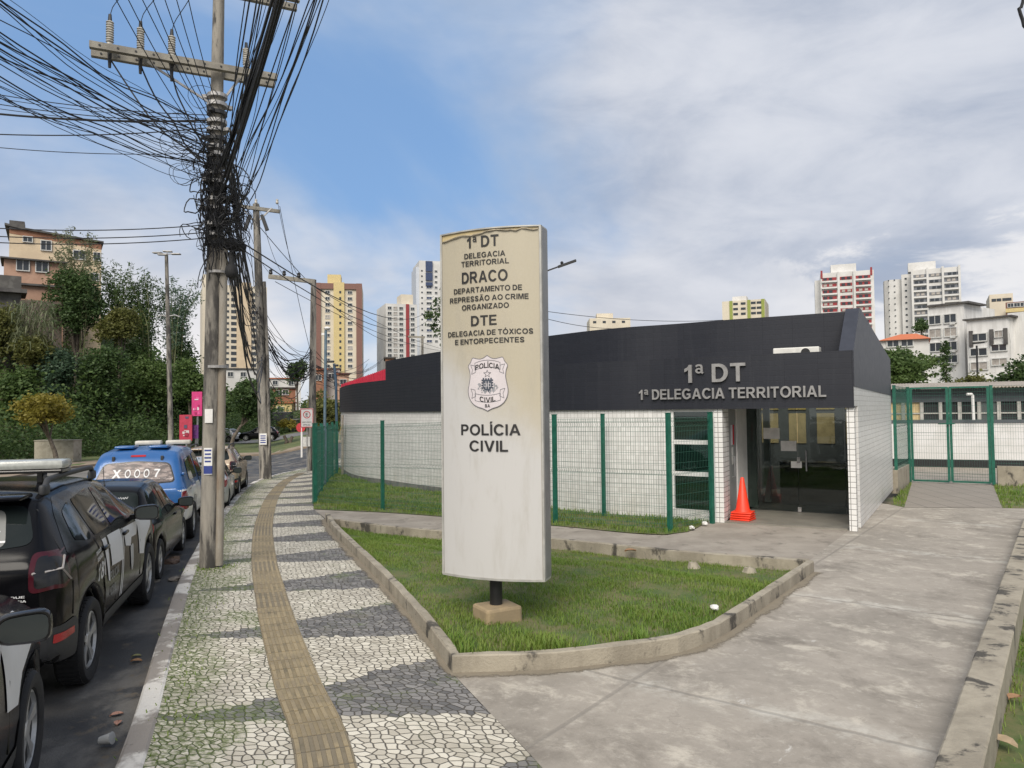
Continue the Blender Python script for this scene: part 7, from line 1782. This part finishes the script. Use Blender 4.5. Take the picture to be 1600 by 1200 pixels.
class Block:
    """box building: front face centred at photo column, facing the camera with a yaw"""
    def __init__(s, name, label, px0, px1, ptop, Y, yaw, depth, wall, zb=-2., cat='building', group=None, part='wall'):
        a, b = at(px0, ptop, Y), at(px1, ptop, Y); m_ = (a+b)/2; yaw = yaw-math.atan2(m_.x, m_.y); s.ux = Vector((math.cos(yaw), math.sin(yaw), 0)); s.uy = Vector((-s.ux.y, s.ux.x, 0)); s.d = depth; s.yaw = yaw; s.Y = Y
        s.o = Vector((m_.x, Y, 0)); t0, t1 = s.hit(px0), s.hit(px1); s.w = t1-t0; s.o += s.ux*(t0+t1)/2; s.zt = m_.z; s.t = thing(name, label, cat, (s.o.x, s.o.y, zb), 0, group); s.zb = zb; s.k = Y/FPX
        s.box(part, 0, 0, s.w, s.zb, s.zt, depth, wall)
    def box(s, name, u, v, w, z0, z1, d, mat, parent=None):
        mb = MB(); mb.box(s.o+s.ux*u+s.uy*(v+d/2)+Vector((0, 0, (z0+z1)/2)), (w, d, z1-z0), s.yaw); return mb.build(name, mat, parent or s.t)
    def win(s, u, z, w, h, pane=None, side=0, v=0, name='window', frame=True, parent=None):
        me = wmesh(w, h, pane or PANE, frame)
        if side == 0: p, an = s.o+s.ux*u-s.uy*.02, s.yaw
        else: p, an = s.o+s.ux*(side*s.w/2+side*.02)+s.uy*v, s.yaw+side*math.pi/2
        return place(me, name, Matrix.Translation((p.x, p.y, z)) @ Matrix.Rotation(an, 4, 'Z'), parent or s.t)
    def zpx(s, py, px=None): return at(px or (CX+FPX*s.o.x/s.o.y), py, s.Y).z
    def hit(s, px):
        r_ = at(px, 560, 10.); k = r_.x/r_.y; return (k*s.o.y-s.o.x)/(s.ux.x-k*s.ux.y)
    def upx(s, px): return s.hit(px)
# cream tower behind the poles
B = Block('apartment_tower', 'cream apartment tower seen between the near poles and cables', 316, 417, 446, 170, R(4), 16, CREAM)
B.box('setback_block', B.upx(334), 3, 4.5, B.zt, B.zpx(428), 8, CREAM); B.box('stair_shaft', B.upx(381), -.35, 3.2, 0, B.zt+.8, .34, TAN)
for i in range(15):
    z = B.zpx(459+i*9.3)
    for px, w_ in ((327, .5), (355, .7), (367, 1.7), (394, 1.7), (409, 1.0)): B.win(B.upx(px), z, w_, .75 if w_ > 1 else .5, frame=False)
# brown and yellow tower
B = Block('apartment_tower', 'cream tower with brown edges and yellow central strip', 493, 566, 444, 190, R(-3), 16, CREAM)
B.box('brown_pilaster', B.upx(497), -.5, 1.4, -1, B.zt+.2, .48, BROWN); B.box('brown_pilaster', B.upx(561.5), -.5, 1.5, -1, B.zt+.2, .48, BROWN); B.box('brown_band', B.upx(512), -.45, 3.6, B.zpx(452), B.zt+.15, .43, BROWN); B.box('brown_band', B.upx(548), -.45, 3.4, B.zpx(452), B.zt+.15, .43, BROWN)
B.box('yellow_strip', B.upx(530), -.6, 2.7, -1, B.zt+.4, .58, YELLOW); B.box('water_tank', B.upx(522), 1, 3.4, B.zt, B.zpx(428), 5, YELLOW)
for i in range(13):
    z = B.zpx(457+i*9.6)
    for px in (512, 547): B.win(B.upx(px), z, 1.05, .72, CURT if (i*7+px) % 5 == 0 else PANE)
    o = B.win(B.upx(532), z, .5, .6, frame=False); o.location -= B.uy*.6
# white towers left of the totem
B = Block('apartment_tower', 'white balcony tower with red strip left of the totem', 603, 652, 475, 205, R(12), 14, WALLW)
B.box('water_tank', B.upx(639), 2, 3.4, B.zt, B.zpx(458), 6, CREAM); B.box('red_strip', B.upx(637), -.3, .9, 0, B.zt, .28, REDP)
for i in range(10):
    z = B.zpx(482+i*8.2)
    for px in (609, 618, 627, 645): B.win(B.upx(px), z, 1.0, .75, PANE if px != 618 else CURT)
B = Block('apartment_tower', 'tall white tower with blue glass bay at the left side of the totem', 656, 705, 408, 235, R(10), 14, WALLW)
B.box('side_block', B.upx(655), .5, 1.6, 0, B.zpx(418), 10, plain('tower_bluewhite', (.50, .53, .58), .7)); 
for z0, z1 in ((409, 425), (427, 439), (442, 447)): B.box('glass_bay', B.upx(671), -.6, 2.2, B.zpx(z1), B.zpx(z0), .58, PANEB)
for i in range(14):
    z = B.zpx(424+i*8.4); B.win(B.upx(660), z, .5, .5, frame=False)
    if i > 2: B.win(B.upx(671), z, 1.6, .7, PANEB if i % 2 else PANE)
    B.win(B.upx(682), z, .8, .6)
# far pieces over the roof
B = Block('apartment_block', 'distant cream rooftop block above the station roof left of the green striped one', 922, 986, 497, 270, R(6), 14, CREAM); B.box('water_tank', B.upx(947), 2, 6, B.zt, B.zpx(488.5), 5, CREAM)
for px in (930, 945, 960, 975): B.win(B.upx(px), B.zpx(503), 1.2, .8, frame=False)
B = Block('apartment_block', 'distant cream block with green vertical stripes above the station roof', 1130, 1197, 469, 225, R(-6), 14, CREAM); B.box('water_tank', B.upx(1156), 2, 4.2, B.zt, B.zpx(461), 5, WALLW)
for px in (1144, 1172, 1194): B.box('green_stripe', B.upx(px), -.3, .9, 0, B.zt, .28, GREENP)
for i in range(3):
    for px in (1151, 1163, 1179, 1188): B.win(B.upx(px), B.zpx(474+i*8), 1.4, .7, frame=False)
# red and white tower
B = Block('apartment_tower', 'white tower with dark red window panels beyond the gable', 1285, 1369, 424, 200, R(3), 14, WALLW)
B.box('water_tank', B.upx(1322), 2, 6.4, B.zt, B.zpx(410), 6, WALLW); B.box('side_wing', B.upx(1281), 3, 1.6, 0, B.zpx(432), 8, WALLW); B.box('corner_pier', B.upx(1287), -.2, .5, B.zpx(432), B.zt+.7, .19, REDP); B.box('corner_pier', B.upx(1365), -.2, .5, B.zpx(432), B.zt+.7, .19, REDP)
for px in (1313, 1338): B.box('mullion', B.upx(px), -.7, .5, 0, B.zt, .68, WALLW)
for i in range(10):
    z = B.zpx(434+i*9.9)
    for px, w_ in ((1299, 3.6), (1325, 3.0), (1352, 3.6)):
        pn = B.box('red_panel', B.upx(px), -.10, w_, z-.42, z+.42, .09, REDP)
        for du in (-.9, .5): o = B.win(B.upx(px)+du+.2*((i*3+px) % 3-1), z, .85, .62, (PANE, CURT, PANE)[(i+px) % 3], parent=B.t, frame=False); o.location -= B.uy*.12
    B.box('slab_band', B.upx(1299), -.6, 3.9, z-.95, z-.5, .58, WALLW); B.box('slab_band', B.upx(1352), -.6, 3.9, z-.95, z-.5, .58, WALLW)
# white and grey tower
B = Block('apartment_tower', 'tall white tower with grey window bands on the right', 1428, 1504, 419, 190, R(3), 14, WALLW)
B.box('water_tank', B.upx(1445), 2, 6.4, B.zt, B.zpx(405), 6, WALLW); B.box('side_wing', B.upx(1421), 2.5, 2.6, -1, B.zpx(422), 9, WALLW); w0 = B.upx(1400)
mb = MB(); mb.lathe([(2.6, -1), (2.6, B.zpx(428))], B.o+B.ux*w0+B.uy*6, 10); mb.build('rounded_wing', WALLW, B.t)
for px in (1429, 1453, 1477, 1503): B.box('mullion', B.upx(px), -.6, .5, 0, B.zt+.3, .58, WALLW)
GREYP = plain('tower_grey', (.16, .17, .19), .8)
for i in range(11):
    z = B.zpx(429+i*9.7)
    for px, w_ in ((1441, 3.2), (1465, 2.9), (1490, 3.2)):
        B.box('grey_panel', B.upx(px), -.08, w_, z-.4, z+.4, .07, GREYP)
        for du in (-.8, .3): o = B.win(B.upx(px)+du+.25*((i*5+px) % 3), z, .8, .62, (PANE, CURT, PANE)[(i*2+px) % 3], frame=False); o.location -= B.uy*.1
    B.box('slab_band', B.upx(1441), -.5, 3.5, z-.95, z-.5, .48, WALLW); B.box('slab_band', B.upx(1490), -.5, 3.5, z-.95, z-.5, .48, WALLW)
    for du in (-1.2, .2): 
        p = B.o+B.ux*(w0+du)+B.uy*(6-2.62+.25*abs(du)); place(wmesh(.45, .28, PANE, False), 'window', Matrix.Translation((p.x, p.y, z)), B.t)
    o = B.win(B.upx(1419), z, .5, .4, frame=False); o.location += B.uy*2.45
# stained white flats
B = Block('flats', 'taller four storey stained white flats nearer the station gable', 1453, 1508, 477, 86, R(-22), 9, STAIN, cat='flats')
B.box('roof_sheet', B.upx(1484), -.3, 4.6, B.zt, B.zt+.22, 5, SLATE); 
for i, py in enumerate((498, 519, 541, 561)):
    for px, w_ in ((1463, 1.25), (1487, 1.25)): B.win(B.upx(px), B.zpx(py), w_, .95 if i < 3 else .8, CURT if (i+px) % 3 == 0 else PANE)
    ac = B.box('air_unit', B.upx(1491), -.35, .5, B.zpx(py+8)-.15, B.zpx(py+8)+.15, .33, FRW)
B = Block('flats', 'lower stained white flats with peeling end wall at the right edge', 1512, 1577, 498, 80, R(-20), 10, STAIN, cat='flats')
B.box('roof_sheet', B.upx(1545), -.3, 4.8, B.zt, B.zt+.18, 6, SLATE); B.box('stair_tower', B.upx(1588), 1.5, 2.4, 0, B.zpx(490), 6, STAIN)
for i, py in enumerate((526, 549, 571)):
    B.win(B.upx(1530), B.zpx(py), 1.6, .75, (PANE, PANE, CURT)[i]); B.win(B.upx(1562), B.zpx(py-3 if i == 0 else py-5), 1.4 if i else .7, .65, (CURT, PANE, CURT)[i])
for px in (1532, 1562): B.win(B.upx(px), B.zpx(593), 1.0, .35)
for px in (1519, 1551, 1573): B.box('balcony_pier', B.upx(px), -.25, .35, B.zpx(540), B.zpx(515), .23, SLATE)
B = Block('apartment_block', 'cream block with roof tank behind the white flats', 1549, 1586, 459, 135, R(4), 10, CREAM)
for px in (1556, 1564, 1573, 1580): B.win(B.upx(px), B.zpx(468), .7, .5, frame=False)
B = Block('apartment_block', 'brown and yellow block at the right edge behind the white flats', 1574, 1640, 470, 125, R(0), 9, BROWN); B.box('yellow_band', 0, -.2, B.w, B.zpx(486), B.zpx(480), .18, YELLOW)
for px in (1582, 1592, 1602): B.win(B.upx(px), B.zpx(475), .8, .6)
# orange-roofed house
B = Block('tiled_house', 'white house with orange tiled roof beyond the green tree', 1376, 1452, 531, 74, R(0), 8, WALLW, cat='house')
mb = MB(); a_ = B.o-B.ux*(B.w/2+.2)-B.uy*.4; e_ = B.o+B.ux*(B.w/2+.2)-B.uy*.4; zr = B.zt; h_ = B.zpx(517)-zr
p0, p1, p2, p3 = a_, e_, e_+B.uy*8.6, a_+B.uy*8.6; rg0, rg1 = a_+B.ux*2+B.uy*4.2, e_-B.ux*1.2+B.uy*4.2
mb.v = [tuple(p+Vector((0, 0, zr+.01))) for p in (p0, p1, p2, p3)]+[tuple(p+Vector((0, 0, zr+h_))) for p in (rg0, rg1)]; mb.f = [(0, 1, 5, 4), (1, 2, 5), (2, 3, 4, 5), (3, 0, 4), (3, 2, 1, 0)]; mb.mi = [0]*5; mb.build('roof', plain('orange_tile', (.52, .15, .06), .8), B.t)
for px in (1396, 1418): B.win(B.upx(px), B.zpx(536), 1.0, .6)
# houses up the slope on the left
B = Block('hillside_house', 'faded cream house with brick parapet on top of the slope', 12, 157, 396, 76, R(0), 8, TAN, 4, cat='house')
hl, hr = B.zpx(360), B.zpx(374); a_ = B.o-B.ux*B.w/2; e_ = B.o+B.ux*B.w/2
for nm, m_, (l0, l1), (r0q, r1q), o_ in (('upper_wall', TAN, (B.zt, hl-.75), (B.zt, hr-.6), .02), ('parapet', BRICK, (hl-.75, hl), (hr-.6, hr), 0.)):
    mb = MB(); mb.v = [tuple(a_+B.uy*v+Vector((0, 0, z))) for v in (o_, 7.9) for z in (l0, l1)] + [tuple(e_+B.uy*v+Vector((0, 0, z))) for v in (o_, 7.9) for z in (r0q, r1q)]
    mb.f = [(0, 4, 5, 1), (2, 3, 7, 6), (0, 1, 3, 2), (4, 6, 7, 5), (1, 5, 7, 3), (0, 2, 6, 4)]; mb.mi = [0]*6; mb.build(nm, m_, B.t)
mb = MB(); mb.v = [tuple(a_+B.uy*v+B.ux*u+Vector((0, 0, z))) for v in (-.3, 8) for u, z in ((-.4, hl+.0), (B.w*.18, hl-.3), (B.w+.2, hr+.1), (B.w+.2, hr+.25), (B.w*.18, hl-.1), (-.4, hl+.22))]
n_ = 6; mb.f = [tuple(range(6)), tuple(range(6, 12))[::-1]]+[(i, (i+1) % 6, 6+(i+1) % 6, 6+i) for i in range(6)]; mb.mi = [0]*8; mb.build('roof', SLATE, B.t)
B.box('dormer', B.upx(24), -.2, 1.3, hl-.3, hl+.55, 2, SLATE)
for px, py, w_, h_ in ((41, 378, .75, .5), (70, 385, .85, .95), (122, 395, 1.0, .85), (150, 395, .6, .8), (146, 428, .8, .7)): B.win(B.upx(px), B.zpx(py), w_, h_)
B = Block('hillside_house', 'low orange plaster house with sheet roof below the cream house', 4, 98, 408, 71, R(0), 4, PINKP, 3, cat='house')
B.box('roof', 0, -.5, B.w+.6, B.zt, B.zt+.14, 5, SLATE)
for px in (34, 64): B.win(B.upx(px), B.zpx(416), .95, .95)
B.box('ledge', .5, -.4, B.w, B.zpx(447), B.zpx(444), .39, SLATE)
B = Block('terrace_wall', 'dark weathered concrete terrace wall at the left edge of the slope', -60, 32, 428, 63, R(0), 5, two('terrace_grey', (.13, .125, .115), (.085, .08, .075), 1.2, .4, .6, .9, .3), 2, cat='wall'); B.box('slab', .2, -.8, B.w+.4, B.zpx(456), B.zpx(450), 4, SLATE)
B = Block('garden_wall', 'brown brick wall behind the cane clump on the slope', 30, 96, 470, 64, R(0), 1, two('old_brick', (.12, .09, .07), (.08, .065, .055), 1.2), 2, cat='wall')
# far hillside houses in the gap beside the third pole
def hut(label, px0, px1, py0, py1, Y, yaw, wall, roof, wins, grp=None):
    B = Block('hillside_house', label, px0, px1, py0, Y, yaw, 6, wall, -1, cat='house'); B.box('roof', 0, -.3, B.w+.5, B.zt, B.zt+.22, 6.6, roof)
    for px, py in wins: B.win(B.upx(px), B.zpx(py), .9, .8)
hut('raw orange brick house with two windows on the far rise', 427, 462, 607, 640, 125, R(8), BRICK, SLATE, ((436, 614), (446, 613)))
hut('small yellow house on the far rise under the brick one', 430, 456, 630, 655, 121, R(-6), YELLOW, ROOFT, ((438, 640), (436, 650)))
hut('brick house with orange roof right of the third pole', 488, 510, 578, 640, 118, R(4), BRICK, ROOFT, ((497, 590),))
hut('white house between brick houses under the brown tower', 510, 531, 577, 640, 121, R(0), WALLW, SLATE, ((518, 588), (526, 600)))
hut('dark red brick house beside the left end of the station', 527, 545, 585, 640, 116, R(3), PINKP, ROOFT, ((536, 597),))
hut('white low building with shaded windows at the foot of the cream tower', 345, 402, 577, 640, 140, R(5), WALLW, SLATE, ((360, 585), (380, 585)))
hut('long white wall building on the far rise between the poles', 400, 470, 592, 640, 150, R(0), WALLW, ROOFT, ((430, 598), (455, 598)))
hut('brick annexe peeping over the dark curved roof wall', 602, 616, 560, 640, 110, R(0), BRICK, SLATE, ())
# billboards
def board(label, px0, px1, py0, py1, Y, yaw, c1, c2, seed):
    a, b = at(px0, py1, Y), at(px1, py0, Y); c = (a+b)/2; w_, h_ = b.x-a.x, b.z-a.z; t = thing('billboard', label, 'billboard', (c.x, Y, -.8), 0, 'billboards at the foot of the slope')
    mb = MB(); mb.box(c, (w_, .12, h_), yaw); mb.build('panel', plain('ad_%d' % seed, c1, .5, 0, .1), t); r = random.Random(seed)
    for k in range(9):
        mb = MB(); ww, h2 = r.uniform(.12, .45)*w_, r.uniform(.04, .14)*h_; q = c+Vector((r.uniform(-.25, .25)*w_, -.065-.004*k, r.uniform(-.4, .4)*h_)); mb.box(q, (ww, .01, h2), yaw); mb.build('printed_block', plain('adp_%d_%d' % (seed, k), c2[k % len(c2)], .5), t)
    mb = MB(); mb.tube([(c.x, Y+.1, -1), (c.x, Y+.1, c.z)], .08, 8); mb.build('post', MT['grey_steel'], t)
board('upright pink and white billboard partly behind the near pole', 300, 316, 612, 650, 58, 0, (.55, .04, .18), ((.62, .58, .60), (.62, .10, .28), (.35, .02, .10)), 1)
board('red billboard leaning beside the pink one', 281, 300, 648, 689, 56, .1, (.42, .035, .07), ((.08, .07, .12), (.55, .50, .50), (.30, .02, .05)), 2)
board('purple panel low between the red billboard and the near pole', 300, 310, 664, 685, 56.5, 0, (.14, .04, .20), ((.20, .10, .26), (.10, .03, .14)), 3)
# far traffic
wc = [o for o in bpy.data.objects if o.get('label', '').startswith('white hatchback')][0]; bc_ = [o for o in bpy.data.objects if o.get('label', '').startswith('small black hatchback')][0]
for src, px, Y, an, lab in ((wc, 372, 77, 2.9, 'white car passing on the far road left of the second pole'), (bc_, 436, 74, 3.3, 'dark car on the far road right of the second pole')):
    c = copy_tree(src); c.location = at(px, 690, Y); c.location.z = float(gz(c.location.x, Y)); c.rotation_euler = (0, 0, an); tag(c, lab, 'car', 'cars on the far road')
p = at(434, 685, 90); t = thing('box_truck', 'dark box truck on the far road behind the dark car', 'truck', (p.x, p.y, -.8)); mb = MB(); mb.box((p.x, p.y, 1.2), (3.4, 2.0, 2.3), .1, .08); mb.build('cargo_box', plain('truck_dark', (.02, .022, .026), .5), t); mb = MB(); mb.box((p.x+2.3, p.y+.2, .7), (1.1, 1.9, 1.6), .1, .15); mb.build('cab', MT['black_paint'], t)
for dx_ in (-1.1, 2.2): mb = MB(); mb.lathe([(.42, -.12), (.42, .12)], (p.x+dx_, p.y-.9, -.38), 14, Matrix.Rotation(R(90), 3, 'X')); mb.build('wheel', MT['black_rubber'], t)
# ------------------------------------------------------------------ small things on the ground
leafm = plain('dry_leaf', (.30, .17, .09), .8, 0, .2); 
def dryleaf(px, py, dz, s, an, label, mat=None):
    p = ong(px, py, dz); mb = MB(); 
    for i in range(5):
        f = i/4; w_ = math.sin(f*math.pi)**.7*.32+.01; z = .02+.10*math.sin(f*3)*(1-f*.3)
        for v in (-1, 0, 1): mb.v.append((p.x+s*((f-.5)*math.cos(an)-v*w_*math.sin(an)), p.y+s*((f-.5)*math.sin(an)+v*w_*math.cos(an)), p.z+s*(z+.12*abs(v))))
    for i in range(4):
        for k in range(2): a = i*3+k; mb.face((a, a+3, a+4, a+1))
    tag(mb.build('dry_leaf', mat or leafm, base=True), label, 'dry leaf', 'dry leaves on the ground')
dryleaf(182, 1118, -.125, .10, .6, 'upper of two pinkish dry leaves in the gutter below the kerb', plain('pink_leaf', (.42, .23, .17), .8)); dryleaf(184, 1131, -.125, .09, 2.0, 'lower of two pinkish dry leaves in the gutter', MT['pink_leaf'])
dryleaf(213, 1026, -.125, .09, .3, 'greenish dry leaf near the rear wheel of the police car', plain('green_leaf', (.20, .20, .09), .8)); dryleaf(213, 1034, -.125, .11, .1, 'thin dry leaf in front of the greenish one in the gutter')
dryleaf(1566, 1162, -.03, .19, 2.2, 'long curled dry leaf on the grass at the bottom right corner', plain('tan_leaf', (.34, .26, .17), .8)); dryleaf(1585, 1092, -.04, .14, .4, 'small brown dry leaf on the right lawn above the curled one'); dryleaf(985, 862, -.05, .2, .2, 'brown dry leaf at the back edge of the planter lawn')
t = MB(); p = ong(156, 1166, -.12); t.lathe([(.028, 0), (.03, .005), (.042, .09), (.044, .092)], (p.x, p.y, p.z+.04), 14, Matrix.Rotation(R(78), 3, 'Y')); tag(t.build('plastic_cup', plain('clear_plastic', (.42, .43, .43), .15, 0, .1), base=True, smooth=True), 'crushed clear plastic cup lying in the gutter', 'plastic cup')
for px, py, dz, s_, lab, gmat in ((1116, 952, .10, .045, 'white crumpled litter on the planter lawn', 'paper'), (1081, 826, .04, .055, 'left white litter ball by the fence end post', 'paper'), (1101, 819, .04, .055, 'right white litter ball by the fence end post', 'paper')):
    p = ong(px, py, dz); bm = bmesh.new(); bmesh.ops.create_icosphere(bm, subdivisions=2, radius=s_)
    for v in bm.verts: v.co *= 1+rng.normal(0, .16); v.co.z *= .7
    mb = bm_put(MB(), bm, lambda v: (p.x+v.x, p.y+v.y, p.z+.02+v.z)); tag(mb.build('litter', MT[gmat], base=True), lab, 'litter', 'white litter on the grass')
# rubble in the gutter by the parked cars
for i, (px, py, s_) in enumerate(((273, 874, .10), (268, 879, .13), (240, 908, .09), (272, 906, .08))):
    p = ong(px, py, -.12); bm = bmesh.new(); bmesh.ops.create_icosphere(bm, subdivisions=2, radius=s_)
    for v in bm.verts: v.co *= 1+rng.normal(0, .12); v.co.z *= .45
    mb = bm_put(MB(), bm, lambda v: (p.x+v.x, p.y+v.y, p.z+.01+v.z)); tag(mb.build('rubble_stone', plain('rubble_%d' % i, ((.26, .17, .11), (.22, .15, .11), (.20, .18, .15), (.2, .18, .16))[i], .9, 0, .3, 20), base=True), ('brown rubble stone in the gutter farther from the pole', 'flat brown rubble stone in the gutter before the black hatchback', 'grey rubble stone under the black hatchback bumper', 'grey rubble stone by the kerb near the pole')[i], 'stone', 'rubble stones in the gutter')
# tufts of grass along the kerb and at the foot of the pole
V, F, n0 = [], [], 0; kp = []
for i in range(len(KI)):
    p = KI[i]
    if not 3.5 < p[1] < 26: continue
    for k in range(int(26*(.3+abs(math.sin(i*1.7)*math.cos(i*.6))))): f = abs(rng.normal(0, .10)); kp.append((p[0]+KN[i][0]*(.02+f)+rng.normal(0, .12), p[1]+rng.uniform(-.25, .25)))
for k in range(260): a = rng.uniform(0, 6.28); rr_ = .15+abs(rng.normal(0, .12)); kp.append((P1b.x+.05+rr_*math.cos(a), P1b.y+rr_*math.sin(a)-.03))
for p in kp:
    a = rng.uniform(0, 6.28); h_ = rng.uniform(.012, .05); s_ = np.array([-math.sin(a), math.cos(a), 0])*.005; q = np.array([p[0], p[1], float(gz(*p))]); e_ = np.array([math.cos(a)*h_*.8, math.sin(a)*h_*.8, h_])
    V += [q-s_, q+s_, q+e_*.6+s_*.8, q+e_*.6-s_*.8, q+e_+np.array([0, 0, -.2*h_])]; F += [(n0, n0+1, n0+2, n0+3)]; n0 += 5
tag(bulk('kerb_grass', np.array(V), np.array(F), GRASSY), kind='stuff')
